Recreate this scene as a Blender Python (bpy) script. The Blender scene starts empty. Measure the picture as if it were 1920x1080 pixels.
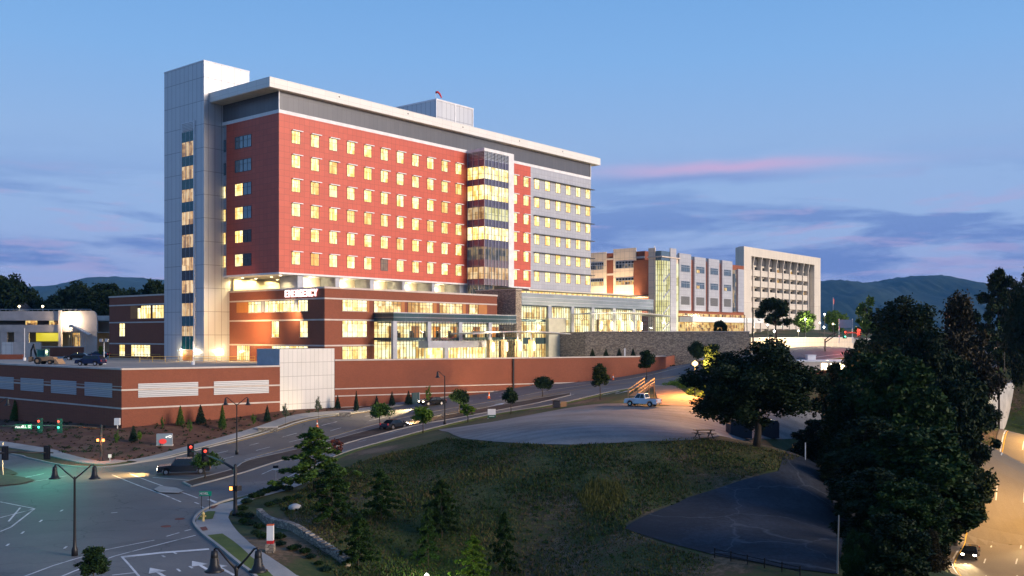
import bpy, bmesh, math, random
import numpy as np
from mathutils import Vector, Matrix
from mathutils.geometry import delaunay_2d_cdt
random.seed(7); rng = np.random.default_rng(7)
sc = bpy.context.scene
C = sc.collection
# eye at the origin, looking along +Y; F is the focal length and HY the horizon row of a 1920x1080 frame
F = 1820.0; HY = 628.0
def PX(px, d): return (px-960.0)/F*d
def PZ(py, d): return (HY-py)/F*d
def P(px, py, z):
    d = -z*F/(py-HY); return Vector((PX(px, d), d, z))
def Q(px, py, d): return Vector((PX(px, d), d, PZ(py, d)))

# ---------------------------------------------------------------- materials
MATS = {}
def nd(nt, t, **kw):
    n = nt.nodes.new(t)
    for k, v in kw.items(): setattr(n, k, v)
    return n
def base_mat(name):
    m = bpy.data.materials.new(name); m.use_nodes = True
    nt = m.node_tree; b = nt.nodes['Principled BSDF']; MATS[name] = m
    return m, nt, b
def rgb(c): return (c[0], c[1], c[2], 1.0)
def coords(nt, scale=(1,1,1), kind='Object'):
    tc = nd(nt, 'ShaderNodeTexCoord'); mp = nd(nt, 'ShaderNodeMapping')
    mp.inputs['Scale'].default_value = scale
    nt.links.new(tc.outputs[kind], mp.inputs['Vector']); return mp.outputs['Vector']
def ramp(nt, fac, stops, interp='LINEAR'):
    r = nd(nt, 'ShaderNodeValToRGB'); r.color_ramp.interpolation = interp
    e = r.color_ramp.elements
    while len(e) < len(stops): e.new(0.5)
    for i, (p, c) in enumerate(stops):
        e[i].position = p; e[i].color = rgb(c)
    nt.links.new(fac, r.inputs['Fac']); return r.outputs['Color']
def noise(nt, vec, scale, detail=4, rough=0.55, dist=0.0):
    n = nd(nt, 'ShaderNodeTexNoise'); n.inputs['Scale'].default_value = scale
    n.inputs['Detail'].default_value = detail; n.inputs['Roughness'].default_value = rough
    n.inputs['Distortion'].default_value = dist
    nt.links.new(vec, n.inputs['Vector']); return n.outputs['Fac']
def mixc(nt, fac, a, b, mode='MIX'):
    m = nd(nt, 'ShaderNodeMix', data_type='RGBA', blend_type=mode)
    if isinstance(fac, (int, float)): m.inputs[0].default_value = fac
    else: nt.links.new(fac, m.inputs[0])
    for s, i in ((a, 6), (b, 7)):
        if isinstance(s, (tuple, list)): m.inputs[i].default_value = rgb(s)
        else: nt.links.new(s, m.inputs[i])
    return m.outputs[2]
def bump(nt, b, h, strength=0.3, dist=0.05):
    n = nd(nt, 'ShaderNodeBump'); n.inputs['Strength'].default_value = strength; n.inputs['Distance'].default_value = dist
    nt.links.new(h, n.inputs['Height']); nt.links.new(n.outputs['Normal'], b.inputs['Normal'])
def m_plain(name, c, rough=0.6, metal=0.0, var=0.12, vs=0.7, spec=0.5, kind='Object'):
    m, nt, b = base_mat(name)
    v = coords(nt, kind=kind)
    n = noise(nt, v, vs, 5)
    lo = tuple(x*(1-var) for x in c); hi = tuple(min(1, x*(1+var)) for x in c)
    nt.links.new(ramp(nt, n, [(0.3, lo), (0.7, hi)]), b.inputs['Base Color'])
    b.inputs['Roughness'].default_value = rough; b.inputs['Metallic'].default_value = metal
    b.inputs['Specular IOR Level'].default_value = spec
    return m
def wallvec(nt):
    # (x+y, z) so a brick or panel grid runs along any upright wall of an axis-aligned building
    tc = nd(nt, 'ShaderNodeTexCoord'); s = nd(nt, 'ShaderNodeSeparateXYZ'); nt.links.new(tc.outputs['Object'], s.inputs[0])
    a = nd(nt, 'ShaderNodeMath', operation='ADD'); nt.links.new(s.outputs[0], a.inputs[0]); nt.links.new(s.outputs[1], a.inputs[1])
    c = nd(nt, 'ShaderNodeCombineXYZ'); nt.links.new(a.outputs[0], c.inputs[0]); nt.links.new(s.outputs[2], c.inputs[1])
    return c.outputs[0], tc.outputs['Object']
def m_grid(name, c1, c2, seam, w, h, mortar, offset=0.0, rough=0.6, metal=0.0, var=0.1, bmp=0.15, spec=0.5):
    m, nt, b = base_mat(name)
    v, obj = wallvec(nt)
    br = nd(nt, 'ShaderNodeTexBrick'); br.offset = offset; br.squash = 1.0
    br.inputs['Scale'].default_value = 1.0; br.inputs['Color1'].default_value = rgb(c1); br.inputs['Color2'].default_value = rgb(c2)
    br.inputs['Mortar'].default_value = rgb(seam); br.inputs['Mortar Size'].default_value = mortar
    br.inputs['Brick Width'].default_value = w; br.inputs['Row Height'].default_value = h; br.inputs['Mortar Smooth'].default_value = 0.1
    nt.links.new(v, br.inputs['Vector'])
    n = noise(nt, obj, 0.22, 5, 0.6)
    f = ramp(nt, n, [(0.25, (1-var,)*3), (0.75, (1+var if 1+var <= 1 else 1.0,)*3)])
    nt.links.new(mixc(nt, 1.0, br.outputs['Color'], f, 'MULTIPLY'), b.inputs['Base Color'])
    b.inputs['Roughness'].default_value = rough; b.inputs['Metallic'].default_value = metal
    b.inputs['Specular IOR Level'].default_value = spec
    inv = nd(nt, 'ShaderNodeMath', operation='SUBTRACT'); inv.inputs[0].default_value = 1; nt.links.new(br.outputs['Fac'], inv.inputs[1])
    bump(nt, b, inv.outputs[0], bmp, 0.03)
    return m
def m_stone(name, cols, scale, seam=(0.05, 0.04, 0.035), stretch=(1, 1, 2.2)):
    m, nt, b = base_mat(name)
    v = coords(nt, stretch)
    w = nd(nt, 'ShaderNodeTexNoise'); w.inputs['Scale'].default_value = 1.5; nt.links.new(v, w.inputs['Vector'])
    ad = mixc(nt, 0.12, v, w.outputs['Color'])
    vo = nd(nt, 'ShaderNodeTexVoronoi', feature='F1'); vo.inputs['Scale'].default_value = scale; nt.links.new(ad, vo.inputs['Vector'])
    ve = nd(nt, 'ShaderNodeTexVoronoi', feature='DISTANCE_TO_EDGE'); ve.inputs['Scale'].default_value = scale; nt.links.new(ad, ve.inputs['Vector'])
    sp = nd(nt, 'ShaderNodeSeparateColor'); nt.links.new(vo.outputs['Color'], sp.inputs[0])
    k = len(cols); col = ramp(nt, sp.outputs[0], [((i+0.5)/k, c) for i, c in enumerate(cols)], 'CONSTANT')
    e = ramp(nt, ve.outputs['Distance'], [(0.0, (0, 0, 0)), (0.09, (1, 1, 1))])
    nt.links.new(mixc(nt, e, seam, col), b.inputs['Base Color']); b.inputs['Roughness'].default_value = 0.85
    bump(nt, b, e, 0.5, 0.06)
    return m
def m_emit(name, c, s):
    m, nt, b = base_mat(name)
    b.inputs['Base Color'].default_value = (0.02, 0.02, 0.02, 1)
    b.inputs['Emission Color'].default_value = rgb(c); b.inputs['Emission Strength'].default_value = s
    return m
def m_litroom(name, dark, mid, hot, s, bw=1.0, bh=0.9, rough=0.15, edges=(0.30, 0.48, 0.66), jitter=0.3):
    # what one sees through a lit window: upright patches of wall, door, curtain and fitting
    m, nt, b = base_mat(name)
    v, obj = wallvec(nt); oi = nd(nt, 'ShaderNodeObjectInfo')
    off = nd(nt, 'ShaderNodeVectorMath', operation='SCALE'); off.inputs[0].default_value = (37.3, 11.9, 5.0); nt.links.new(oi.outputs['Random'], off.inputs['Scale'])
    ad0 = nd(nt, 'ShaderNodeVectorMath', operation='ADD'); nt.links.new(v, ad0.inputs[0]); nt.links.new(off.outputs[0], ad0.inputs[1])
    def bricks(w_, h_, o_):
        br = nd(nt, 'ShaderNodeTexBrick'); br.offset = o_; br.inputs['Scale'].default_value = 1.0; br.inputs['Color1'].default_value = (0, 0, 0, 1); br.inputs['Color2'].default_value = (1, 1, 1, 1)
        br.inputs['Mortar Size'].default_value = 0.0; br.inputs['Brick Width'].default_value = w_; br.inputs['Row Height'].default_value = h_; nt.links.new(ad0.outputs[0], br.inputs['Vector'])
        sc_ = nd(nt, 'ShaderNodeSeparateColor'); nt.links.new(br.outputs['Color'], sc_.inputs[0]); return sc_.outputs[0]
    n = noise(nt, ad0.outputs[0], 0.9, 3, 0.6)
    def madd(x, k, c):
        q = nd(nt, 'ShaderNodeMath', operation='MULTIPLY_ADD'); nt.links.new(x, q.inputs[0]); q.inputs[1].default_value = k
        if isinstance(c, float): q.inputs[2].default_value = c
        else: nt.links.new(c, q.inputs[2])
        return q.outputs[0]
    f = madd(bricks(bw*0.37, bh*2.3, 0.33), 0.30, madd(bricks(bw, bh, 0.5), 0.32, madd(n, 0.55, -0.08)))
    col = ramp(nt, f, [(edges[0], dark), (edges[1], mid), (edges[2], hot)])
    st = madd(oi.outputs['Random'], s*jitter*2, s*(1-jitter))
    b.inputs['Base Color'].default_value = (0.03, 0.03, 0.03, 1); b.inputs['Roughness'].default_value = rough
    nt.links.new(col, b.inputs['Emission Color']); nt.links.new(st, b.inputs['Emission Strength'])
    return m
def m_glass(name, tint=(0.9, 0.97, 0.97), refl=0.12):
    m = bpy.data.materials.new(name); m.use_nodes = True; nt = m.node_tree; MATS[name] = m
    nt.nodes.clear()
    o = nd(nt, 'ShaderNodeOutputMaterial'); t = nd(nt, 'ShaderNodeBsdfTransparent'); g = nd(nt, 'ShaderNodeBsdfGlossy')
    t.inputs[0].default_value = rgb(tint); g.inputs['Roughness'].default_value = 0.03
    lw = nd(nt, 'ShaderNodeFresnel'); lw.inputs[0].default_value = 1.5
    mx = nd(nt, 'ShaderNodeMixShader'); nt.links.new(lw.outputs[0], mx.inputs[0])
    nt.links.new(t.outputs[0], mx.inputs[1]); nt.links.new(g.outputs[0], mx.inputs[2]); nt.links.new(mx.outputs[0], o.inputs[0])
    return m
def m_ground(name, stops, scale, rough=0.9, fine=8.0, kind='Object', bmp=0.3, spec=0.3):
    m, nt, b = base_mat(name)
    v = coords(nt, kind=kind)
    n1 = noise(nt, v, scale, 6, 0.6); n2 = noise(nt, v, fine, 4, 0.7)
    a = nd(nt, 'ShaderNodeMath', operation='MULTIPLY_ADD'); nt.links.new(n2, a.inputs[0]); a.inputs[1].default_value = 0.35; a.inputs[2].default_value = -0.175
    ad = nd(nt, 'ShaderNodeMath', operation='ADD'); nt.links.new(n1, ad.inputs[0]); nt.links.new(a.outputs[0], ad.inputs[1])
    nt.links.new(ramp(nt, ad.outputs[0], stops), b.inputs['Base Color'])
    b.inputs['Roughness'].default_value = rough; b.inputs['Specular IOR Level'].default_value = spec
    bump(nt, b, n2, bmp, 0.05)
    return m
def m_leaf(name, stops, scale=0.7, rough=0.6):
    m, nt, b = base_mat(name)
    v = coords(nt)
    n1 = noise(nt, v, scale, 3, 0.6)
    oi = nd(nt, 'ShaderNodeObjectInfo')
    a = nd(nt, 'ShaderNodeMath', operation='MULTIPLY_ADD'); nt.links.new(oi.outputs['Random'], a.inputs[0]); a.inputs[1].default_value = 0.16; a.inputs[2].default_value = -0.08
    ad = nd(nt, 'ShaderNodeMath', operation='ADD'); nt.links.new(n1, ad.inputs[0]); nt.links.new(a.outputs[0], ad.inputs[1])
    nt.links.new(ramp(nt, ad.outputs[0], stops), b.inputs['Base Color'])
    b.inputs['Roughness'].default_value = rough; b.inputs['Specular IOR Level'].default_value = 0.12
    return m

# ---------------------------------------------------------------- mesh builder
class MB:
    def __init__(s): s.v = []; s.f = []; s.m = []
    def face(s, pts, mi=0):
        i = len(s.v); s.v += [tuple(p) for p in pts]; s.f.append(tuple(range(i, i+len(pts)))); s.m.append(mi)
    def box(s, x0, y0, z0, x1, y1, z1, mi=0):
        if x0 > x1: x0, x1 = x1, x0
        if y0 > y1: y0, y1 = y1, y0
        if z0 > z1: z0, z1 = z1, z0
        i = len(s.v)
        s.v += [(x0,y0,z0),(x1,y0,z0),(x1,y1,z0),(x0,y1,z0),(x0,y0,z1),(x1,y0,z1),(x1,y1,z1),(x0,y1,z1)]
        for f in ((0,3,2,1),(4,5,6,7),(0,1,5,4),(1,2,6,5),(2,3,7,6),(3,0,4,7)):
            s.f.append(tuple(i+k for k in f)); s.m.append(mi)
        return s
    def prism(s, poly, z0, z1, mi=0):
        n = len(poly); i = len(s.v)
        s.v += [(p[0], p[1], z0) for p in poly] + [(p[0], p[1], z1) for p in poly]
        s.f.append(tuple(i+k for k in reversed(range(n)))); s.f.append(tuple(i+n+k for k in range(n))); s.m += [mi, mi]
        for k in range(n):
            q = (k+1) % n; s.f.append((i+k, i+q, i+n+q, i+n+k)); s.m.append(mi)
        return s
    def xprism(s, prof, y0, y1, mi=0):   # profile in x,z swept along y
        n = len(prof); i = len(s.v)
        s.v += [(p[0], y0, p[1]) for p in prof] + [(p[0], y1, p[1]) for p in prof]
        s.f.append(tuple(i+k for k in range(n))); s.f.append(tuple(i+n+k for k in reversed(range(n)))); s.m += [mi, mi]
        for k in range(n):
            q = (k+1) % n; s.f.append((i+k, i+n+k, i+n+q, i+q)); s.m.append(mi)
        return s
    def tube(s, pts, radii, n=8, mi=0):
        pts = [Vector(p) for p in pts]
        if not hasattr(radii, '__len__'): radii = [radii]*len(pts)
        rings = []; up = None
        for k, p in enumerate(pts):
            a = pts[max(0, k-1)]; b = pts[min(len(pts)-1, k+1)]
            t = (b-a).normalized()
            if up is None: up = t.orthogonal().normalized()
            up = (up - t*up.dot(t)).normalized() if (up - t*up.dot(t)).length > 1e-4 else t.orthogonal().normalized()
            w = t.cross(up); i = len(s.v)
            for q in range(n):
                an = 2*math.pi*q/n; s.v.append(tuple(p+(up*math.cos(an)+w*math.sin(an))*radii[k]))
            rings.append(i)
        for a, b in zip(rings, rings[1:]):
            for q in range(n):
                r = (q+1) % n; s.f.append((a+q, a+r, b+r, b+q)); s.m.append(mi)
        s.f.append(tuple(rings[0]+q for q in reversed(range(n)))); s.f.append(tuple(rings[-1]+q for q in range(n))); s.m += [mi, mi]
        return s
    def lathe(s, prof, c=(0, 0, 0), n=16, mi=0):
        rings = []
        for r, z in prof:
            i = len(s.v); rings.append(i)
            for q in range(n):
                an = 2*math.pi*q/n; s.v.append((c[0]+r*math.cos(an), c[1]+r*math.sin(an), c[2]+z))
        for a, b in zip(rings, rings[1:]):
            for q in range(n):
                r = (q+1) % n; s.f.append((a+q, a+r, b+r, b+q)); s.m.append(mi)
        s.f.append(tuple(rings[0]+q for q in reversed(range(n)))); s.f.append(tuple(rings[-1]+q for q in range(n))); s.m += [mi, mi]
        return s
    def build(s, name, mats, parent=None, smooth=False, **kw):
        me = bpy.data.meshes.new(name); me.from_pydata(s.v, [], s.f)
        if not isinstance(mats, (list, tuple)): mats = [mats]
        for m in mats: me.materials.append(m if not isinstance(m, str) else MATS[m])
        me.polygons.foreach_set('material_index', s.m)
        if smooth: me.polygons.foreach_set('use_smooth', [True]*len(me.polygons))
        me.update()
        o = bpy.data.objects.new(name, me); C.objects.link(o)
        if parent: o.parent = parent
        for k, v in kw.items(): o[k] = v
        return o
def tag(o, label, cat, group=None):
    o['label'] = label; o['category'] = cat
    if group: o['group'] = group
    return o
def thing(name, label, cat, loc=(0, 0, 0), rot=0.0, group=None, scale=1.0):
    o = bpy.data.objects.new(name, None); C.objects.link(o); o.empty_display_size = 0.3
    o.location = loc; o.rotation_euler = (0, 0, rot); o.scale = (scale,)*3
    return tag(o, label, cat, group)
def dup(root, label=None, loc=None, rot=None, scale=None):
    r = root.copy(); C.objects.link(r)
    if loc is not None: r.location = loc
    if rot is not None: r.rotation_euler = (0, 0, rot)
    if scale is not None: r.scale = (scale,)*3 if not hasattr(scale, '__len__') else scale
    if label: r['label'] = label
    for ch in list(root.children):
        c = ch.copy(); C.objects.link(c); c.parent = r
        for g in list(ch.children):
            d = g.copy(); C.objects.link(d); d.parent = c
    return r
def struct(o): o['kind'] = 'structure'; return o
def lamp(kind, loc, power, col=(1, 0.75, 0.42), size=0.3, rot=None, spot=None, aim=None, blend=0.6, sy=None):
    l = bpy.data.lights.new('lamp_light', kind); l.energy = power; l.color = col
    if kind == 'AREA':
        l.size = size
        if sy: l.shape = 'RECTANGLE'; l.size_y = sy
    else: l.shadow_soft_size = size
    if kind == 'SPOT': l.spot_size = math.radians(spot or 90); l.spot_blend = blend
    o = bpy.data.objects.new('lamp_light', l); C.objects.link(o); o.location = loc
    if aim is not None:
        o.rotation_euler = (Vector(aim)-Vector(loc)).to_track_quat('-Z', 'Y').to_euler()
    elif rot: o.rotation_euler = rot
    return o

# building frame: origin at the red block's near corner, x along the long facade, y along the short one
class Frame:
    def __init__(s, px, d, ang): s.o = Vector((PX(px, d), d)); s.a = ang; s.u = Vector((math.cos(ang), math.sin(ang))); s.w = Vector((-math.sin(ang), math.cos(ang)))
    def xy(s, u, v): p = s.o+s.u*u+s.w*v; return p
    def W(s, u, v, z): p = s.xy(u, v); return Vector((p.x, p.y, z))
    def u_at(s, px, v):
        r = (px-960)/F; p = s.o+s.w*v; return (r*p.y-p.x)/(s.u.x-r*s.u.y)
    def v_at(s, px, u):
        r = (px-960)/F; p = s.o+s.u*u; return (r*p.y-p.x)/(s.w.x-r*s.w.y)
    def z_at(s, u, v, py): return PZ(py, s.xy(u, v).y)
    def uv(s, X, D): q = Vector((X, D))-s.o; return q.dot(s.u), q.dot(s.w)
A = Frame(523, 181.8, math.atan2(1820, 1500))
# ---------------------------------------------------------------- camera, sky, sun
cam = bpy.data.cameras.new('camera'); co = bpy.data.objects.new('camera', cam); C.objects.link(co); sc.camera = co
cam.sensor_width = 36; cam.lens = F/1920*36; cam.shift_y = (HY-540)/1920; cam.clip_end = 30000; cam.clip_start = 0.5
co.location = (0, 0, 0); co.rotation_euler = (math.pi/2, 0, 0)
sc.view_settings.view_transform = 'Standard'; sc.view_settings.look = 'None'; sc.view_settings.gamma = 1; sc.view_settings.exposure = 0
sc.cycles.use_denoising = True; sc.cycles.max_bounces = 5; sc.cycles.diffuse_bounces = 3; sc.cycles.glossy_bounces = 3
sc.cycles.transparent_max_bounces = 8; sc.cycles.sample_clamp_indirect = 4.0; sc.cycles.caustics_reflective = False; sc.cycles.caustics_refractive = False
SUN_EL = math.radians(14); SUN_AZ = math.radians(112)   # azimuth clockwise from +Y
w = bpy.data.worlds.new('World'); sc.world = w; w.use_nodes = True; nt = w.node_tree
bg = nt.nodes['Background']; bg.inputs['Strength'].default_value = 1.06
tc = nd(nt, 'ShaderNodeTexCoord'); sp = nd(nt, 'ShaderNodeSeparateXYZ'); nt.links.new(tc.outputs['Generated'], sp.inputs[0])
S = lambda r, g, b: tuple(((c/255+0.055)/1.055)**2.4 if c > 10 else c/255/12.92 for c in (r, g, b))
grad = ramp(nt, sp.outputs[2], [(0.0, S(150, 158, 208)), (0.05, S(156, 168, 216)), (0.11, S(152, 178, 222)), (0.19, S(146, 178, 222)), (0.27, S(128, 174, 226)), (0.36, S(110, 162, 220)), (0.8, S(70, 116, 186))])
# sky texture: adds the glow of the set sun to the rest of the dome
sk = nd(nt, 'ShaderNodeTexSky', sky_type='NISHITA'); sk.sun_disc = False; sk.sun_elevation = math.radians(2); sk.sun_rotation = SUN_AZ; sk.altitude = 650
skm = mixc(nt, 1.0, sk.outputs[0], (0.006, 0.009, 0.012), 'MULTIPLY')
# cloud bands low in the sky
mp = nd(nt, 'ShaderNodeMapping'); mp.inputs['Scale'].default_value = (3.2, 3.2, 19.0); nt.links.new(tc.outputs['Generated'], mp.inputs[0])
n1 = noise(nt, mp.outputs[0], 1.55, 7, 0.6, 0.35)
mp2 = nd(nt, 'ShaderNodeMapping'); mp2.inputs['Scale'].default_value = (5.0, 5.0, 34.0); mp2.inputs['Location'].default_value = (3.1, 0, 1.0); nt.links.new(tc.outputs['Generated'], mp2.inputs[0])
n2 = noise(nt, mp2.outputs[0], 1.9, 6, 0.62, 0.3)
lowband = ramp(nt, sp.outputs[2], [(0.0, (0.25, 0.25, 0.25)), (0.035, (0.75, 0.75, 0.75)), (0.07, (1, 1, 1)), (0.12, (0.8, 0.8, 0.8)), (0.165, (0.12, 0.12, 0.12)), (0.2, (0, 0, 0))])
cm = mixc(nt, 1.0, ramp(nt, n1, [(0.45, (0, 0, 0)), (0.57, (1, 1, 1))]), lowband, 'MULTIPLY')
dark = mixc(nt, mixc(nt, 1.0, cm, (0.75, 0.75, 0.75), 'MULTIPLY'), grad, S(84, 114, 186))
pk = mixc(nt, 1.0, ramp(nt, n2, [(0.55, (0, 0, 0)), (0.64, (1, 1, 1))]), lowband, 'MULTIPLY')
pinkish = mixc(nt, mixc(nt, 1.0, pk, (0.6, 0.6, 0.6), 'MULTIPLY'), dark, S(176, 166, 210))
# one long thin pink cloud to the right
def gauss(val_out, c, wd):
    a = nd(nt, 'ShaderNodeMath', operation='SUBTRACT'); nt.links.new(val_out, a.inputs[0]); a.inputs[1].default_value = c
    d = nd(nt, 'ShaderNodeMath', operation='DIVIDE'); nt.links.new(a.outputs[0], d.inputs[0]); d.inputs[1].default_value = wd
    q = nd(nt, 'ShaderNodeMath', operation='POWER'); nt.links.new(d.outputs[0], q.inputs[0]); q.inputs[1].default_value = 2
    e = nd(nt, 'ShaderNodeMath', operation='MULTIPLY'); nt.links.new(q.outputs[0], e.inputs[0]); e.inputs[1].default_value = -1
    x = nd(nt, 'ShaderNodeMath', operation='EXPONENT'); nt.links.new(e.outputs[0], x.inputs[0]); return x.outputs[0]
def mul(a, b):
    n = nd(nt, 'ShaderNodeMath', operation='MULTIPLY')
    for i, s in enumerate((a, b)):
        if isinstance(s, float): n.inputs[i].default_value = s
        else: nt.links.new(s, n.inputs[i])
    return n.outputs[0]
wob = nd(nt, 'ShaderNodeMath', operation='MULTIPLY_ADD'); nt.links.new(n1, wob.inputs[0]); wob.inputs[1].default_value = 0.022; nt.links.new(sp.outputs[2], wob.inputs[2])
st = mul(mul(gauss(wob.outputs[0], 0.177, 0.0065), gauss(sp.outputs[0], 0.21, 0.12)), 1.0)
st2 = mul(mul(gauss(wob.outputs[0], 0.167, 0.005), gauss(sp.outputs[0], 0.19, 0.10)), 0.5)
sky1 = mixc(nt, st, pinkish, S(196, 172, 212)); sky1 = mixc(nt, st2, sky1, S(112, 134, 198))
tot = mixc(nt, 1.0, sky1, skm, 'ADD')
nt.links.new(tot, bg.inputs['Color'])
sun = bpy.data.lights.new('sun', 'SUN'); sun.energy = 4.3; sun.angle = math.radians(25); sun.color = (1.0, 0.82, 0.66)
so = bpy.data.objects.new('sun', sun); C.objects.link(so)
sdir = Vector((math.sin(SUN_AZ)*math.cos(SUN_EL), math.cos(SUN_AZ)*math.cos(SUN_EL), math.sin(SUN_EL)))
so.rotation_euler = (-sdir).to_track_quat('-Z', 'Y').to_euler()

# ---------------------------------------------------------------- materials
m_grid('red_panel', (0.53, 0.082, 0.042), (0.59, 0.096, 0.05), (0.34, 0.052, 0.028), 1.2, 1.15, 0.03, rough=0.45, var=0.08)
m_grid('brick', (0.215, 0.052, 0.024), (0.285, 0.073, 0.033), (0.25, 0.10, 0.055), 0.24, 0.08, 0.010, 0.5, rough=0.85, var=0.16)
m_grid('metal_panel', (0.52, 0.53, 0.55), (0.56, 0.57, 0.58), (0.22, 0.22, 0.24), 1.5, 4.6, 0.05, rough=0.38, metal=0.25, var=0.08)
m_grid('grey_panel', (0.40, 0.41, 0.45), (0.45, 0.46, 0.49), (0.31, 0.31, 0.34), 1.2, 1.15, 0.04, rough=0.4, metal=0.2, var=0.07)
m_grid('beige_panel', (0.70, 0.58, 0.44), (0.75, 0.62, 0.48), (0.28, 0.26, 0.24), 1.6, 1.9, 0.03, rough=0.6, var=0.1)
m_grid('white_panel', (0.62, 0.61, 0.57), (0.66, 0.64, 0.60), (0.30, 0.29, 0.27), 1.25, 2.3, 0.035, rough=0.5, var=0.1)
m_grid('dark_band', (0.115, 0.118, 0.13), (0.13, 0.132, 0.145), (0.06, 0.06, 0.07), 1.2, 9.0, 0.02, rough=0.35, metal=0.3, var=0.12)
m_grid('fascia', (0.74, 0.72, 0.66), (0.78, 0.76, 0.70), (0.45, 0.44, 0.41), 3.0, 0.95, 0.02, rough=0.4, var=0.05)
m_grid('teal_band', (0.09, 0.16, 0.165), (0.11, 0.18, 0.185), (0.25, 0.28, 0.28), 3.4, 5.0, 0.03, rough=0.12, metal=0.5, var=0.15)
m_grid('blue_glass', (0.30, 0.36, 0.38), (0.35, 0.41, 0.43), (0.5, 0.52, 0.54), 3.4, 0.55, 0.02, rough=0.25, metal=0.5, var=0.2)
m_grid('concrete', (0.72, 0.65, 0.54), (0.78, 0.70, 0.58), (0.42, 0.30, 0.26), 2.6, 12.0, 0.03, rough=0.8, var=0.15)
m_grid('louvre', (0.46, 0.47, 0.49), (0.48, 0.49, 0.51), (0.25, 0.26, 0.28), 60.0, 0.28, 0.05, rough=0.4, metal=0.3, var=0.05, bmp=0.5)
m_grid('grey_louvre', (0.12, 0.12, 0.125), (0.13, 0.13, 0.135), (0.05, 0.05, 0.05), 60.0, 0.25, 0.05, rough=0.5, var=0.05, bmp=0.5)
m_plain('coping', (0.55, 0.47, 0.41), 0.7)
m_plain('white_paint', (0.72, 0.72, 0.72), 0.5)
m_plain('grey_paint', (0.36, 0.38, 0.42), 0.45, 0.2)
m_plain('dark_metal', (0.018, 0.019, 0.022), 0.4, 0.5)
m_plain('black_paint', (0.012, 0.012, 0.014), 0.45, 0.0, spec=0.35)
m_plain('steel', (0.42, 0.43, 0.45), 0.35, 0.7)
m_plain('soffit', (0.62, 0.58, 0.48), 0.7)
m_plain('plaster', (0.62, 0.56, 0.44), 0.8)
m_plain('cream_wall', (0.58, 0.55, 0.40), 0.8)
m_plain('orange_wood', (0.45, 0.16, 0.03), 0.6)
m_plain('roof_deck', (0.20, 0.19, 0.18), 0.9)
m_plain('mullion', (0.07, 0.08, 0.085), 0.4, 0.5)
m_plain('dark_glass', (0.012, 0.016, 0.020), 0.12, 0.0, spec=0.45)
m_plain('sky_glass', (0.16, 0.23, 0.27), 0.08, 0.6)
m_plain('teal_glass', (0.012, 0.10, 0.115), 0.1, 0.3)
m_plain('plum_glass', (0.19, 0.17, 0.22), 0.15, 0.5)
m_plain('rose_glass', (0.25, 0.19, 0.20), 0.2, 0.3)
m_plain('sandstone', (0.48, 0.36, 0.22), 0.85)
m_plain('concrete_plain', (0.42, 0.40, 0.37), 0.85, vs=0.4, var=0.2)
m_plain('tan_screen', (0.30, 0.19, 0.10), 0.8)
m_plain('wood', (0.42, 0.24, 0.10), 0.75)
m_plain('dark_wood', (0.05, 0.035, 0.025), 0.8)
m_plain('roof_shingle', (0.05, 0.05, 0.06), 0.85)
m_plain('garage_concrete', (0.60, 0.47, 0.40), 0.85, vs=0.4, var=0.15)
m_plain('bark', (0.045, 0.032, 0.022), 0.9, vs=6)
m_plain('tyre', (0.01, 0.01, 0.01), 0.8)
m_plain('rim', (0.5, 0.5, 0.52), 0.25, 0.8)
m_plain('car_white', (0.62, 0.66, 0.70), 0.25)
m_plain('car_blue', (0.012, 0.022, 0.07), 0.15, 0.3)
m_plain('car_black', (0.008, 0.009, 0.012), 0.12, 0.3)
m_plain('car_charcoal', (0.04, 0.045, 0.055), 0.2, 0.5)
m_plain('machine_teal', (0.03, 0.11, 0.12), 0.5)
m_plain('machine_tan', (0.32, 0.20, 0.11), 0.7)
m_plain('orange_plastic', (0.75, 0.13, 0.02), 0.6)
m_plain('red_paint', (0.5, 0.02, 0.02), 0.5)
m_plain('green_sign', (0.0, 0.26, 0.15), 0.4)
m_plain('sign_green', (0.01, 0.10, 0.05), 0.5)
m_plain('yellow_paint', (0.6, 0.38, 0.06), 0.6)
m_plain('hydrant', (0.62, 0.45, 0.16), 0.5)
m_plain('navy_box', (0.010, 0.015, 0.028), 0.6)
m_plain('windsock', (0.65, 0.04, 0.03), 0.8)
m_stone('stone', [(0.27, 0.21, 0.15), (0.38, 0.30, 0.22), (0.46, 0.37, 0.27), (0.32, 0.26, 0.20), (0.50, 0.40, 0.28), (0.22, 0.18, 0.14)], 2.9, (0.12, 0.10, 0.08))
m_stone('stone_small', [(0.22, 0.18, 0.14), (0.30, 0.25, 0.19), (0.38, 0.32, 0.25), (0.25, 0.21, 0.18)], 2.6)
m_ground('grass', [(0.30, (0.013, 0.028, 0.006)), (0.44, (0.034, 0.052, 0.011)), (0.52, (0.066, 0.068, 0.020)), (0.57, (0.080, 0.055, 0.025)), (0.66, (0.20, 0.125, 0.070))], 0.085, fine=2.2, bmp=0.6)
m_ground('lawn', [(0.3, (0.06, 0.09, 0.015)), (0.7, (0.11, 0.14, 0.03))], 0.4)
m_ground('mulch', [(0.3, (0.075, 0.032, 0.018)), (0.5, (0.13, 0.060, 0.034)), (0.7, (0.18, 0.10, 0.055))], 0.35, fine=5.0, bmp=0.8)
m_ground('median_mulch', [(0.3, (0.05, 0.03, 0.022)), (0.7, (0.10, 0.07, 0.05))], 0.5, fine=5.0, bmp=0.8)
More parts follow.
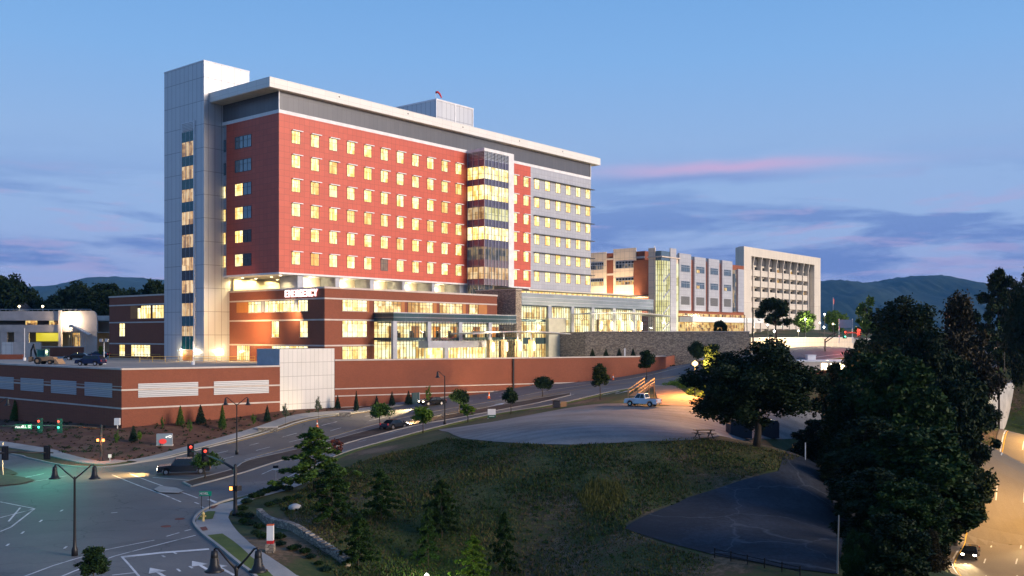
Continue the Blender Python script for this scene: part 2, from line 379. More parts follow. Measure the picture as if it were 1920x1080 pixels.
def m_worn(name, stops, scale, fine, track=0.0, crack=0.0, patch=0.0, rough=0.85, cs=0.16):
    # paved or gravelled ground with tyre polish, tar lines and repair patches
    m, nt, b = base_mat(name); v = coords(nt)
    n1 = noise(nt, v, scale, 6, 0.62); n2 = noise(nt, v, fine, 4, 0.7)
    a = nd(nt, 'ShaderNodeMath', operation='MULTIPLY_ADD'); nt.links.new(n2, a.inputs[0]); a.inputs[1].default_value = 0.4; a.inputs[2].default_value = -0.2
    ad = nd(nt, 'ShaderNodeMath', operation='ADD'); nt.links.new(n1, ad.inputs[0]); nt.links.new(a.outputs[0], ad.inputs[1])
    col = ramp(nt, ad.outputs[0], stops)
    if track:
        w_ = nd(nt, 'ShaderNodeTexWave', wave_type='RINGS'); w_.inputs['Scale'].default_value = 0.10; w_.inputs['Distortion'].default_value = 5.0; w_.inputs['Detail'].default_value = 4; w_.inputs['Detail Scale'].default_value = 0.4
        mp_ = nd(nt, 'ShaderNodeMapping'); mp_.inputs['Location'].default_value = (-8, -118, 0); mp_.inputs['Scale'].default_value = (0.55, 1.3, 0.4); nt.links.new(v, mp_.inputs[0]); nt.links.new(mp_.outputs[0], w_.inputs['Vector'])
        col = mixc(nt, 1.0, col, ramp(nt, w_.outputs['Fac'], [(0.2, (1-track,)*3), (0.6, (1, 1, 1))]), 'MULTIPLY')
    if patch:
        vp_ = nd(nt, 'ShaderNodeTexVoronoi', feature='F1', distance='CHEBYCHEV'); vp_.inputs['Scale'].default_value = 0.09; nt.links.new(v, vp_.inputs['Vector'])
        s3 = nd(nt, 'ShaderNodeSeparateColor'); nt.links.new(vp_.outputs['Color'], s3.inputs[0])
        col = mixc(nt, 1.0, col, ramp(nt, s3.outputs[0], [(0.25, (1-patch,)*3), (0.3, (1, 1, 1)), (0.85, (1, 1, 1)), (0.9, (1-patch*0.6,)*3)], 'LINEAR'), 'MULTIPLY')
    if crack:
        nn_ = nd(nt, 'ShaderNodeTexNoise'); nn_.inputs['Scale'].default_value = 0.35; nn_.inputs['Detail'].default_value = 5; nt.links.new(v, nn_.inputs['Vector'])
        vv_ = mixc(nt, 0.02, v, nn_.outputs['Color']); 
        sc2 = nd(nt, 'ShaderNodeVectorMath', operation='MULTIPLY_ADD'); nt.links.new(nn_.outputs['Color'], sc2.inputs[0]); sc2.inputs[1].default_value = (3.5, 3.5, 0); nt.links.new(v, sc2.inputs[2])
        ve = nd(nt, 'ShaderNodeTexVoronoi', feature='DISTANCE_TO_EDGE'); ve.inputs['Scale'].default_value = cs; nt.links.new(sc2.outputs[0], ve.inputs['Vector'])
        cf = ramp(nt, ve.outputs['Distance'], [(0.0, (abs(crack),)*3), (0.012, (0, 0, 0))])
        col = mixc(nt, cf, col, (0.02, 0.02, 0.02) if crack > 0 else (0.10, 0.11, 0.12))
    nt.links.new(col, b.inputs['Base Color']); b.inputs['Roughness'].default_value = rough; b.inputs['Specular IOR Level'].default_value = 0.35
    bump(nt, b, n2, 0.4, 0.04); return m
m_worn('gravel', [(0.28, (0.13, 0.12, 0.11)), (0.5, (0.20, 0.19, 0.175)), (0.72, (0.30, 0.28, 0.255))], 0.10, 3.0, track=0.16)
m_worn('asphalt', [(0.25, (0.095, 0.092, 0.088)), (0.5, (0.135, 0.130, 0.122)), (0.75, (0.185, 0.175, 0.158))], 0.07, 5.0, crack=0.55, patch=0.16, rough=0.7)
m_ground('dirt', [(0.3, (0.26, 0.15, 0.09)), (0.7, (0.38, 0.25, 0.16))], 0.25, fine=4.0)
m_ground('sidewalk', [(0.3, (0.24, 0.235, 0.22)), (0.7, (0.33, 0.32, 0.30))], 0.3, fine=6)
m_ground('curb', [(0.3, (0.26, 0.25, 0.23)), (0.7, (0.36, 0.34, 0.31))], 0.5, fine=6)
m_ground('deck_slab', [(0.3, (0.24, 0.22, 0.19)), (0.7, (0.34, 0.31, 0.27))], 0.12, fine=2)
m_ground('road_paint', [(0.30, (0.20, 0.20, 0.19)), (0.42, (0.50, 0.50, 0.48)), (0.7, (0.72, 0.71, 0.68))], 0.7, fine=6.0, bmp=0.1)
m_ground('yellow_trail_line', [(0.3, (0.55, 0.30, 0.03)), (0.7, (0.70, 0.42, 0.05))], 0.9, fine=12.0, bmp=0.1)  # paint colour that stands in for yellow light trails
m_ground('brick_ramp', [(0.3, (0.12, 0.04, 0.03)), (0.7, (0.18, 0.06, 0.045))], 0.9)
m_ground('forest_hill', [(0.3, (0.012, 0.026, 0.018)), (0.5, (0.020, 0.040, 0.026)), (0.7, (0.032, 0.055, 0.034))], 0.010, fine=0.055, bmp=1.0)
m_ground('highway', [(0.3, (0.13, 0.11, 0.085)), (0.7, (0.20, 0.165, 0.12))], 0.05, fine=5)
m_worn('cracked_asphalt', [(0.3, (0.007, 0.008, 0.010)), (0.5, (0.014, 0.016, 0.022)), (0.66, (0.034, 0.040, 0.052))], 0.07, 3.0, crack=-0.5, cs=0.11)
# foliage
m_leaf('leaf_forest', [(0.35, (0.006, 0.015, 0.004)), (0.6, (0.014, 0.028, 0.007)), (0.8, (0.032, 0.046, 0.012))], 0.25)
m_leaf('leaf_rust', [(0.35, (0.020, 0.016, 0.005)), (0.6, (0.034, 0.026, 0.008)), (0.8, (0.055, 0.034, 0.010))], 0.3)
m_leaf('leaf_dark', [(0.35, (0.010, 0.024, 0.008)), (0.6, (0.020, 0.042, 0.012)), (0.8, (0.035, 0.062, 0.016))], 0.6)
m_leaf('leaf_mid', [(0.35, (0.035, 0.075, 0.012)), (0.6, (0.07, 0.125, 0.018)), (0.8, (0.13, 0.18, 0.025))], 0.8)
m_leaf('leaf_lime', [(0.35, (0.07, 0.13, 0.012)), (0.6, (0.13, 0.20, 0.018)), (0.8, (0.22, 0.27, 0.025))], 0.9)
m_leaf('leaf_night', [(0.35, (0.011, 0.026, 0.005)), (0.6, (0.022, 0.050, 0.009)), (0.8, (0.048, 0.088, 0.016))], 0.5)
m_leaf('leaf_spruce', [(0.35, (0.010, 0.026, 0.014)), (0.6, (0.018, 0.042, 0.020)), (0.8, (0.03, 0.06, 0.026))], 0.9)
m_leaf('leaf_pale', [(0.35, (0.08, 0.10, 0.06)), (0.7, (0.15, 0.17, 0.10))], 0.9)
m_leaf('leaf_drygrass', [(0.35, (0.045, 0.055, 0.012)), (0.7, (0.08, 0.08, 0.022))], 0.9)
m_leaf('leaf_hillgrass', [(0.32, (0.016, 0.036, 0.006)), (0.5, (0.048, 0.068, 0.014)), (0.64, (0.105, 0.100, 0.030))], 0.09)
m_leaf('leaf_drybrown', [(0.35, (0.045, 0.033, 0.016)), (0.65, (0.15, 0.095, 0.046))], 0.09)
m_leaf('leaf_red', [(0.35, (0.12, 0.03, 0.02)), (0.7, (0.22, 0.07, 0.04))], 0.9)
# lights
W1 = (1.0, 0.72, 0.30); W2 = (1.0, 0.88, 0.58)
m_litroom('lit_window', (0.95, 0.46, 0.10), (1.0, 0.70, 0.22), (1.0, 0.90, 0.50), 1.6, 0.9, 1.3, jitter=0.22)
m_litroom('lit_tall', (0.80, 0.50, 0.12), (1.0, 0.80, 0.32), (1.0, 0.94, 0.62), 1.55, 1.2, 1.4, jitter=0.1)
m_litroom('lit_lobby', (0.45, 0.22, 0.05), (0.95, 0.70, 0.28), (1.0, 0.92, 0.60), 1.5, 2.2, 1.5, jitter=0.1)
m_litroom('lit_amber', (0.08, 0.04, 0.015), (0.85, 0.42, 0.09), (1.0, 0.75, 0.26), 0.9, 1.5, 0.9, jitter=0.2)
m_litroom('lit_stair', (0.55, 0.50, 0.18), (0.92, 0.85, 0.38), (1.0, 0.96, 0.62), 1.05, 1.6, 2.2, jitter=0.1)
m_litroom('lit_elevator', (0.30, 0.16, 0.07), (0.80, 0.46, 0.18), (1.0, 0.74, 0.42), 0.8, 1.1, 1.6, jitter=0.25)
m_litroom('lit_dim', (0.03, 0.05, 0.06), (0.10, 0.10, 0.10), (0.42, 0.30, 0.16), 0.8, 1.4, 1.3)
m_litroom('lit_blind', (0.42, 0.24, 0.15), (0.50, 0.30, 0.19), (0.56, 0.36, 0.22), 0.8)
m_emit('lamp_warm', (1.0, 0.80, 0.48), 9.0); m_emit('lamp_white', (1.0, 0.97, 0.88), 14.0); m_emit('lamp_sodium', (1.0, 0.60, 0.20), 5.0)
m_emit('signal_green', (0.08, 1.0, 0.60), 4.0); m_emit('signal_red', (1.0, 0.06, 0.03), 4.0); m_emit('hand_orange', (1.0, 0.25, 0.05), 8.0)
m_emit('letter_white', (1.0, 0.90, 0.88), 2.2); m_emit('letter_halo', (1.0, 0.30, 0.25), 1.0)
m_emit('headlight', (1.0, 0.86, 0.6), 22.0); m_emit('taillight', (0.7, 0.02, 0.02), 0.5)
m_emit('sign_red_glow', (1.0, 0.05, 0.04), 0.9); m_emit('sign_white_glow', (1.0, 0.95, 0.9), 1.4)
m_emit('garage_lime_glow', (0.75, 0.62, 0.03), 0.9)
m_glass('clear_glass')

# still evening air: pales and blues the far ridges
hz = MB(); hz.box(-7000, -420, -80, 7000, 6300, 420); hzo = hz.build('haze', [], None)
hm_ = bpy.data.materials.new('haze_air'); hm_.use_nodes = True; n_t = hm_.node_tree; n_t.nodes.clear()
ho = nd(n_t, 'ShaderNodeOutputMaterial'); hv = nd(n_t, 'ShaderNodeVolumePrincipled'); hv.inputs['Color'].default_value = (0.16, 0.50, 1.0, 1); hv.inputs['Density'].default_value = 0.00005; hv.inputs['Anisotropy'].default_value = 0.0
n_t.links.new(hv.outputs[0], ho.inputs['Volume']); hzo.data.materials.append(hm_); hzo['kind'] = 'stuff'; hzo['label'] = 'thin blue evening haze over the far hills'
sc.cycles.volume_bounces = 0; sc.cycles.volume_max_steps = 64
# ---------------------------------------------------------------- terrain height field (thin-plate spline through surveyed points)
ctl = []
def cp(px, py, z): p = P(px, py, z); ctl.append((p.x, p.y, z))
def cq(px, d, z): ctl.append((PX(px, d), d, z))
def cr_(X, D, z): ctl.append((X, D, z))
for px, py in ((0, 850), (90, 869), (183, 877), (267, 868), (340, 857), (300, 930), (0, 1000), (200, 1075), (400, 1050), (441, 965), (150, 900), (0, 900)): cp(px, py, -16.0)
for X, D, z in ((-100, 150, -16), (-130, 160, -15.8), (-100, 60, -16.2), (-150, 100, -15), (-40, 35, -17), (0, 30, -20), (-18, 55, -16.8), (-20, 45, -17), (-200, 200, -9), (-160, 250, -6), (-140, 200, -8)): cr_(X, D, z)
stations = [((300, 860), (470, 948), -16.0), ((400, 838), (560, 892), -15.7), ((525, 805), (700, 834), -14.8), ((663, 776), (888, 785), -13.3),
            ((842, 744), (1052, 757), -11.3), ((1000, 717), (1200, 727), -9.3), ((1280, 682), (1480, 691), -6.6)]
FAR = []; NEAR = []
for (a, b, z) in stations:
    cp(a[0], a[1], z); cp(b[0], b[1], z); FAR.append(P(a[0], a[1], z)); NEAR.append(P(b[0], b[1], z))
FAR.append(Vector((66, 246, -5.0))); NEAR.append(Vector((84, 214, -5.2))); FAR.append(Vector((112, 276, -3.6))); NEAR.append(Vector((126, 248, -3.8))); FAR.append(Vector((190, 310, -3))); NEAR.append(Vector((200, 285, -3.2)))
for p in FAR[-3:]+NEAR[-3:]: ctl.append(tuple(p))
# foot of the walls
K0 = Vector((PX(228, 145), 145)); K1 = Vector((PX(525, 159.6), 159.6)); K2 = Vector((PX(628, 168), 168)); K3 = Vector((PX(1248, 200.6), 200.6))
KL = K0+A.w*60
cr_(K0.x, K0.y, -13.95); cr_(*(K0+A.w*41.7), -14.9); cr_(K1.x, K1.y, -12.5); cr_(K2.x, K2.y, -12.6); cr_(*(K2+(K3-K2)*0.36), -11.3); cr_(*(K2+(K3-K2)*0.62), -9.6); cr_(K3.x, K3.y, -7.0)
cq(1330, 212, -5.6); cq(1400, 216, -4.3)
for X, D, z in ((-40, 190, -13), (0, 210, -12), (40, 220, -7.5), (20, 260, -8), (-60, 240, -8), (70, 260, -3.5), (60, 320, -2.5), (110, 330, -2), (160, 380, -1.5), (0, 420, -4), (200, 420, -3), (-100, 400, -2)): cr_(X, D, z)
# gravel lot and the hill under it
for px, py, z in ((830, 812, -12.6), (900, 826, -11.8), (1050, 833, -11.1), (1200, 828, -10.8), (1320, 814, -10.8), (1420, 832, -11.2), (1200, 768, -10.4), (1060, 765, -11.3), (920, 789, -12.7),
                  (1270, 742, -9.4), (1340, 760, -10.2), (1480, 775, -11.4), (1300, 722, -8.6),
                  (700, 862, -14.0), (620, 880, -15.0), (545, 914, -15.6), (800, 860, -13.6), (1000, 890, -13.2), (1200, 905, -13.2), (1320, 890, -13.0), (700, 930, -14.8), (900, 950, -15.0), (1100, 960, -14.9), (1250, 935, -14.3),
                  (1170, 990, -15.3), (1290, 937, -14.3), (1530, 868, -12.7), (1560, 1075, -16.0), (1350, 1045, -15.9), (1000, 1080, -18.4), (800, 1075, -18.4), (650, 1000, -15.9), (640, 1065, -17.0), (540, 1060, -16.3), (520, 985, -16.1), (480, 1000, -16.05), (560, 960, -15.8)): cp(px, py, z)
for X, D, z in ((20, 50, -19), (10, 40, -20), (50, 60, -26), (35, 70, -18.5), (60, 90, -26.5), (34, 100, -15.5), (38, 85, -21), (45, 98, -25.5), (35, 75, -20.5), (41, 88, -24), (47, 112, -24.5), (70, 150, -15.5), (52, 150, -12), (46, 185, -11.2), (62, 185, -11.5), (80, 190, -13), (95, 215, -11), (100, 180, -20)): cr_(X, D, z)
# the highway in its cutting
HW = [Vector((44, 70, -27)), Vector((49.6, 108.7, -27)), Vector((61, 132, -27)), Vector((84, 170, -27)), Vector((117, 221, -26.6)), Vector((150, 262, -26)), Vector((200, 320, -25))]
for p in HW: ctl.append(tuple(p)); ctl.append((p.x+26, p.y-10, p.z))
for X, D, z in ((50, 128, -24), (70, 160, -23.5), (98, 205, -19), (120, 240, -17), (110, 262, -9.5), (150, 330, -8), (140, 285, -15), (230, 260, -24), (200, 150, -25), (120, 60, -26), (40, 30, -25), (300, 200, -15), (300, 350, -8)): cr_(X, D, z)
ctl = np.array(ctl, dtype=float)
_P = ctl[:, :2]; _z = ctl[:, 2]
def _tps(r2): return np.where(r2 > 1e-9, 0.5*r2*np.log(np.maximum(r2, 1e-9)), 0.0)
_n = len(_P); _K = _tps(((_P[:, None, :]-_P[None, :, :])**2).sum(-1)) + np.eye(_n)*6.0
_L = np.zeros((_n+3, _n+3)); _L[:_n, :_n] = _K; _L[:_n, _n] = 1; _L[:_n, _n+1:] = _P; _L[_n, :_n] = 1; _L[_n+1:, :_n] = _P.T
_w = np.linalg.solve(_L, np.concatenate([_z, np.zeros(3)]))
def hgt_many(X, D):
    X = np.asarray(X, float); D = np.asarray(D, float); sh = X.shape; X = X.ravel(); D = D.ravel(); out = np.zeros(len(X))
    for s in range(0, len(X), 20000):
        q = np.stack([X[s:s+20000], D[s:s+20000]], 1)
        r2 = ((q[:, None, :]-_P[None, :, :])**2).sum(-1)
        out[s:s+20000] = _tps(r2)@_w[:_n] + _w[_n] + q@_w[_n+1:]
    cx = np.clip(X, -170, 260); cd = np.clip(D, 30, 400); dist = np.hypot(X-cx, D-cd)
    t = np.clip(dist/120, 0, 1); t = t*t*(3-2*t)
    out = np.clip(out, -28, 2)
    far = -6.0 + 3*np.sin(X*0.004)*np.cos(D*0.003)
    return (out*(1-t)+far*t).reshape(sh)
def hgt(x, y): return float(hgt_many([x], [y])[0])
def G(px, py, dmin=40, dmax=420):
    # where the ray through a photograph pixel meets the ground
    d = np.arange(dmin, dmax, 0.25); X = (px-960)/F*d; zr = (HY-py)/F*d; g = hgt_many(X, d)
    k = np.argmax(zr < g)
    if not (zr < g).any(): k = len(d)-1
    if k > 0:
        a = zr[k-1]-g[k-1]; b = zr[k]-g[k]; f = a/(a-b) if a != b else 0
        dd = d[k-1]+0.25*f
    else: dd = d[0]
    return Vector((PX(px, dd), dd, hgt(PX(px, dd), dd)))
def axis(lo, hi, step, far_lo, far_hi):
    a = list(np.arange(lo, hi+1e-6, step)); s = step; x = hi; R = []
    while x < far_hi: s *= 1.25; x += s; R.append(x)
    s = step; x = lo; Lf = []
    while x > far_lo: s *= 1.25; x -= s; Lf.append(x)
    return np.array(Lf[::-1]+a+R)
gx = axis(-110, 150, 1.3, -9000, 9000); gy = axis(36, 270, 1.3, -400, 9000)
GX, GY = np.meshgrid(gx, gy); GZ = hgt_many(GX, GY)
nx, ny = len(gx), len(gy)
vv = np.stack([GX.ravel(), GY.ravel(), GZ.ravel()], 1)
idx = np.arange(nx*ny).reshape(ny, nx)
ff = np.stack([idx[:-1, :-1].ravel(), idx[:-1, 1:].ravel(), idx[1:, 1:].ravel(), idx[1:, :-1].ravel()], 1)
def fast_mesh(name, v, f, mat):
    me = bpy.data.meshes.new(name); k = f.shape[1]
    me.vertices.add(len(v)); me.vertices.foreach_set('co', np.asarray(v, np.float32).ravel())
    me.loops.add(f.size); me.loops.foreach_set('vertex_index', f.astype(np.int32).ravel())
    me.polygons.add(len(f)); me.polygons.foreach_set('loop_start', np.arange(0, f.size, k, dtype=np.int32))
    me.update(calc_edges=True); me.materials.append(MATS[mat] if isinstance(mat, str) else mat)
    return me
me = fast_mesh('ground', vv, ff, 'grass'); me.polygons.foreach_set('use_smooth', [True]*len(me.polygons))
o = bpy.data.objects.new('ground', me); C.objects.link(o); struct(o); o['label'] = 'dark grassy ground falling away under the town'

def inside(poly, x, y):
    c = False; n = len(poly)
    for i in range(n):
        x1, y1 = poly[i]; x2, y2 = poly[i-1]
        if (y1 > y) != (y2 > y) and x < (x2-x1)*(y-y1)/(y2-y1)+x1: c = not c
    return c
def densify(poly, step, closed=True):
    out = []; n = len(poly); R = range(n if closed else n-1)
    for i in R:
        a = Vector(poly[i][:2]); b = Vector(poly[(i+1) % n][:2]); k = max(1, int((b-a).length/step))
        for j in range(k): out.append(tuple(a+(b-a)*j/k))
    if not closed: out.append(tuple(poly[-1][:2]))
    return out
def smooth_line(pts, n=6):
    # Catmull-Rom through plan points
    P_ = [Vector(p[:2]) for p in pts]; out = []
    for i in range(len(P_)-1):
        p0 = P_[max(0, i-1)]; p1 = P_[i]; p2 = P_[i+1]; p3 = P_[min(len(P_)-1, i+2)]
        for k in range(n):
            t = k/n; out.append(0.5*((2*p1)+(-p0+p2)*t+(2*p0-5*p1+4*p2-p3)*t*t+(-p0+3*p1-3*p2+p3)*t**3))
    out.append(P_[-1]); return out
def drape(name, poly, off, mat, step=1.3, zf=None, **kw):
    b = densify(poly, step); n = len(b)
    xs = [p[0] for p in b]; ys = [p[1] for p in b]
    pts = [Vector(p) for p in b]
    x = min(xs)+step*0.5
    while x < max(xs):
        y = min(ys)+step*0.5
        while y < max(ys):
            if inside(b, x, y): pts.append(Vector((x, y)))
            y += step
        x += step
    r = delaunay_2d_cdt(pts, [(i, (i+1) % n) for i in range(n)], [], 1, 1e-4)
    X = np.array([p.x for p in r[0]]); Y = np.array([p.y for p in r[0]])
    Z = hgt_many(X, Y)+off if zf is None else zf(X, Y)
    mb = MB(); mb.v = [(x, y, z) for x, y, z in zip(X, Y, Z)]
    for f in r[2]:
        a, b_, c = [Vector((X[i], Y[i])) for i in f[:3]]
        f = list(f)
        if (b_-a).cross(c-a) < 0: f.reverse()
        mb.f.append(tuple(f)); mb.m.append(0)
    o = mb.build(name, mat)
    for k, v in kw.items(): o[k] = v
    return o
def offset_line(line, d):
    out = []
    for i, p in enumerate(line):
        a = line[max(0, i-1)]; b = line[min(len(line)-1, i+1)]; t = (Vector(b[:2])-Vector(a[:2])).normalized()
        out.append(Vector(p[:2])+Vector((-t.y, t.x))*d)
    return out
def ribbon(name, line, w0, w1, off, mat, thick=0.0, step=1.2, **kw):
    # a strip between two offsets of a plan line, laid on the ground (raised by its thickness when it has one)
    ln = [Vector(p) for p in densify([tuple(Vector(p)[:2]) for p in line], step, False)]
    a = offset_line(ln, w0); b = offset_line(ln, w1)
    k = max(1, int(abs(w1-w0)/1.3)); rows = []
    for j in range(k+1):
        rows.append([p+(q-p)*j/k for p, q in zip(a, b)])
    mb = MB(); n = len(ln)
    X = np.array([[p.x for p in r] for r in rows]); Y = np.array([[p.y for p in r] for r in rows]); Z = hgt_many(X, Y)+off+thick
    for j in range(k+1):
        for i in range(n): mb.v.append((X[j, i], Y[j, i], Z[j, i]))
    for j in range(k):
        for i in range(n-1):
            f = (j*n+i, j*n+i+1, (j+1)*n+i+1, (j+1)*n+i)
            if w1 < w0: f = f[::-1]
            mb.f.append(f); mb.m.append(0)
    if thick > 0:
        for j in (0, k):
            base = len(mb.v)
            for i in range(n): mb.v.append((X[j, i], Y[j, i], Z[j, i]-thick-0.15))
            for i in range(n-1): mb.f.append((j*n+i, j*n+i+1, base+i+1, base+i)); mb.m.append(0)
    o = mb.build(name, mat)
    for kk, v in kw.items(): o[kk] = v
    return o
# ---------------------------------------------------------------- roads
def GP(px, py): p = G(px, py); return (p.x, p.y)
farcurb = [Vector((-140, 178)), Vector((-105, 156))]+[Vector(GP(*q)) for q in ((0, 850), (50, 860), (90, 869), (127, 875), (183, 877), (225, 874), (267, 868), (320, 859))]+[p.xy for p in FAR[1:]]
farline = smooth_line(farcurb, 5)
corner_px = [(545, 906), (480, 926), (437, 936), (415, 942), (400, 948), (384, 955), (373, 962), (365, 970), (361, 979), (363, 986), (370, 995), (380, 1005), (391, 1014), (410, 1029), (430, 1046), (452, 1064), (475, 1082)]
nearpts = [p.xy for p in NEAR[::-1][:-1]]+[Vector(GP(*q)) for q in corner_px]
last = nearpts[-1]; dirn = (nearpts[-1]-nearpts[-3]).normalized()
nearpts += [last+dirn*12, last+dirn*30]
nearline = smooth_line(nearpts, 4)
roadpoly = [tuple(p) for p in farline]+[tuple(p) for p in nearline]+[(-60, 30), (-120, 60), (-150, 120)]
OR_ = 0.05
o = drape('road', roadpoly, OR_, 'asphalt', 1.3, label='grey asphalt road and wide crossing climbing past the hospital', kind='structure')
def line_px(pts, w=0.15, name='marking', mat='road_paint', off=0.012, plan=None):
    ln = plan if plan is not None else [Vector(GP(*q)) for q in pts]
    return ln, w
MARK = MB()
def paint(mb, line, w, off=OR_+0.012, step=1.0):
    ln = [Vector(p) for p in densify([tuple(Vector(p)[:2]) for p in line], step, False)]
    a = offset_line(ln, -w/2); b = offset_line(ln, w/2)
    za = hgt_many([p.x for p in a], [p.y for p in a])+off; zb = hgt_many([p.x for p in b], [p.y for p in b])+off
    i0 = len(mb.v); n = len(ln)
    mb.v += [(p.x, p.y, z) for p, z in zip(a, za)]+[(p.x, p.y, z) for p, z in zip(b, zb)]
    for i in range(n-1): mb.f.append((i0+i, i0+i+1, i0+n+i+1, i0+n+i)); mb.m.append(0)
def paint_px(mb, pts, w=0.16): paint(mb, [GP(*q) for q in pts], w)
def dashes(mb, line, w, L=3.0, gap=6.0, off=OR_+0.012):
    ln = [Vector(p) for p in densify([tuple(Vector(p)[:2]) for p in line], 1.0, False)]; acc = 0; cur = []
    for a, b in zip(ln, ln[1:]):
        if acc % (L+gap) < L: cur.append(a)
        elif cur:
            cur.append(a)
            if len(cur) > 1: paint(mb, cur, w, off)
            cur = []
        acc += (b-a).length
mk = MARK
for q in [((210, 891), (339, 942)), ((243, 889), (371, 935)), ((286, 896), (368, 902)),          # far crosswalk and stop lines
          ((0, 972), (65, 955)), ((65, 955), (0, 942)), ((38, 953), (16, 979)), ((65, 955), (20, 990), (0, 998)),
          ((0, 1100), (100, 1062), (200, 1032), (290, 1014)), ((40, 1115), (140, 1072), (215, 1044), (300, 1022), (367, 1005)),
          ((312, 1007), (336, 1000)), ((346, 997), (358, 994)), ((48, 896), (82, 889)), ((62, 904), (125, 893)),
          ((228, 1045), (262, 1084)), ((210, 1080), (256, 1075)), ((365, 943), (373, 946)), ((377, 951), (384, 954)),
          ((304, 1043), (309, 1046)), ((325, 1037), (331, 1040)), ((332, 1068), (338, 1073)), ((355, 1063), (361, 1067)), ((120, 1030), (125, 1026)), ((40, 1002), (45, 998)), ((74, 980), (79, 976)), ((12, 1025), (17, 1021)), ((208, 963), (220, 962)), ((113, 960), (118, 957))]:
    paint_px(mk, q, 0.16)
paint_px(mk, ((228, 1046), (300, 1038), (392, 1031)), 0.55)
paint_px(mk, ((391, 937), (407, 944)), 0.35)
# arrows before the stop bar
def arrow(mb, px, py, ang, s=1.0):
    p = G(px, py); c_, s_ = math.cos(ang), math.sin(ang)
    for poly in ([(-0.1, -1.6), (0.1, -1.6), (0.1, 0.2), (-0.1, 0.2)], [(-0.5, 0.2), (0.5, 0.2), (0, 1.4)]):
        i0 = len(mb.v)
        for x, y in poly:
            X = p.x+(x*c_-y*s_)*s; Y = p.y+(x*s_+y*c_)*s; mb.v.append((X, Y, hgt(X, Y)+OR_+0.014))
        mb.f.append(tuple(range(i0, i0+len(poly)))); mb.m.append(0)
arrow(mk, 298, 1076, 0.7, 1.2); arrow(mk, 378, 1063, 0.7, 1.2); arrow(mk, 415, 1067, 0.75, 1.2)
# main road: edge lines and lane dashes along each carriageway
def lerp_line(t, i0=0, i1=None): 
    a = smooth_line([p.xy for p in FAR], 5); b = smooth_line([p.xy for p in NEAR], 5)
    return [p+(q-p)*t for p, q in zip(a, b)][i0:i1]
edge_near = lerp_line(0.955, 4); paint(mk, edge_near, 0.14)
paint(mk, lerp_line(0.42, 5), 0.14); 
dashes(mk, lerp_line(0.145, 4), 0.14, 3, 6); dashes(mk, lerp_line(0.285, 4), 0.14, 3, 6); dashes(mk, lerp_line(0.76, 4), 0.14, 3, 6)
for px, py in ((545, 858), (690, 803), (925, 758), (1130, 728)): pass
arrow(mk, 714, 806, -0.75, 1.5); arrow(mk, 1148, 737, -0.8, 1.6); arrow(mk, 1172, 735, -0.8, 1.6); arrow(mk, 930, 760, -0.8, 1.6)
mk.build('road_markings', 'road_paint', kind='structure', label='white painted lines and arrows on the road')
yl = MB(); paint(yl, lerp_line(0.015, 6), 0.14); paint(yl, lerp_line(0.405, 6), 0.12); paint(yl, lerp_line(0.57, 6), 0.12)  # yellow stripes painted to echo the light trails of traffic
yl.build('yellow_road_trail_lines', 'yellow_trail_line', kind='structure', label='yellow lines painted to echo light trails along the main road lanes')
# kerbs, pavements, verges
ribbon('far_kerb', farline, 0.0, 0.22, OR_, 'curb', 0.13, kind='structure', label='concrete kerb under the hospital bank')
ribbon('near_kerb', nearline, 0.0, 0.22, OR_, 'curb', 0.13, kind='structure', label='concrete kerb round the near corner')
fi = next(i for i, p in enumerate(farline) if p.x > -47)
ribbon('far_pavement', farline[:fi+3], 2.6, 4.6, 0.06, 'sidewalk', 0.06, kind='structure', label='pale pavement curving below the mulch bank')
ribbon('upper_pavement', farline[fi+2:], 1.0, 2.9, 0.06, 'sidewalk', 0.06, kind='structure', label='pavement climbing beside the main road')
nl = nearline
ci = next(i for i, p in enumerate(nl) if (p-Vector(GP(545, 906))).length < 1.5)
ribbon('near_verge', nl[:ci+10], 0.22, 1.6, 0.05, 'lawn', 0.03, kind='structure', label='narrow green verge between kerb and pavement')
swpoly = [GP(*q) for q in ((590, 894), (545, 906), (437, 941), (415, 946), (400, 951), (386, 958), (376, 965), (369, 972), (367, 981), (372, 990), (384, 1003), (396, 1013), (432, 1014), (470, 1046), (505, 1078), (520, 1092), (585, 1092), (555, 1080), (519, 1055), (490, 1036), (468, 1020), (450, 1003), (435, 985), (428, 972), (432, 962), (445, 950), (480, 936), (545, 918), (585, 903))]
drape('near_pavement', swpoly, 0.09, 'sidewalk', 1.0, kind='structure', label='pale concrete pavement round the near corner')
drape('corner_lawn', [GP(*q) for q in ((372, 974), (378, 966), (390, 961), (404, 961), (399, 975), (370, 977))], 0.13, 'lawn', 0.8, kind='structure', label='small grass patch round the hydrant')
drape('kerb_lawn', [GP(*q) for q in ((389, 1006), (417, 1003), (432, 1013), (470, 1046), (515, 1086), (482, 1082), (455, 1061), (430, 1040), (405, 1020))], 0.12, 'lawn', 0.9, kind='structure', label='grass strip between the near kerb and pavement')
for nm, q in (('ramp_pad', ((375, 992), (386, 990), (390, 996), (379, 998))), ('ramp_pad', ((396, 952), (410, 949), (402, 955), (395, 956)))):
    drape(nm, [GP(*k) for k in q], 0.14, 'brick_ramp', 0.6, kind='structure', label='red tactile paving pad in the corner pavement')
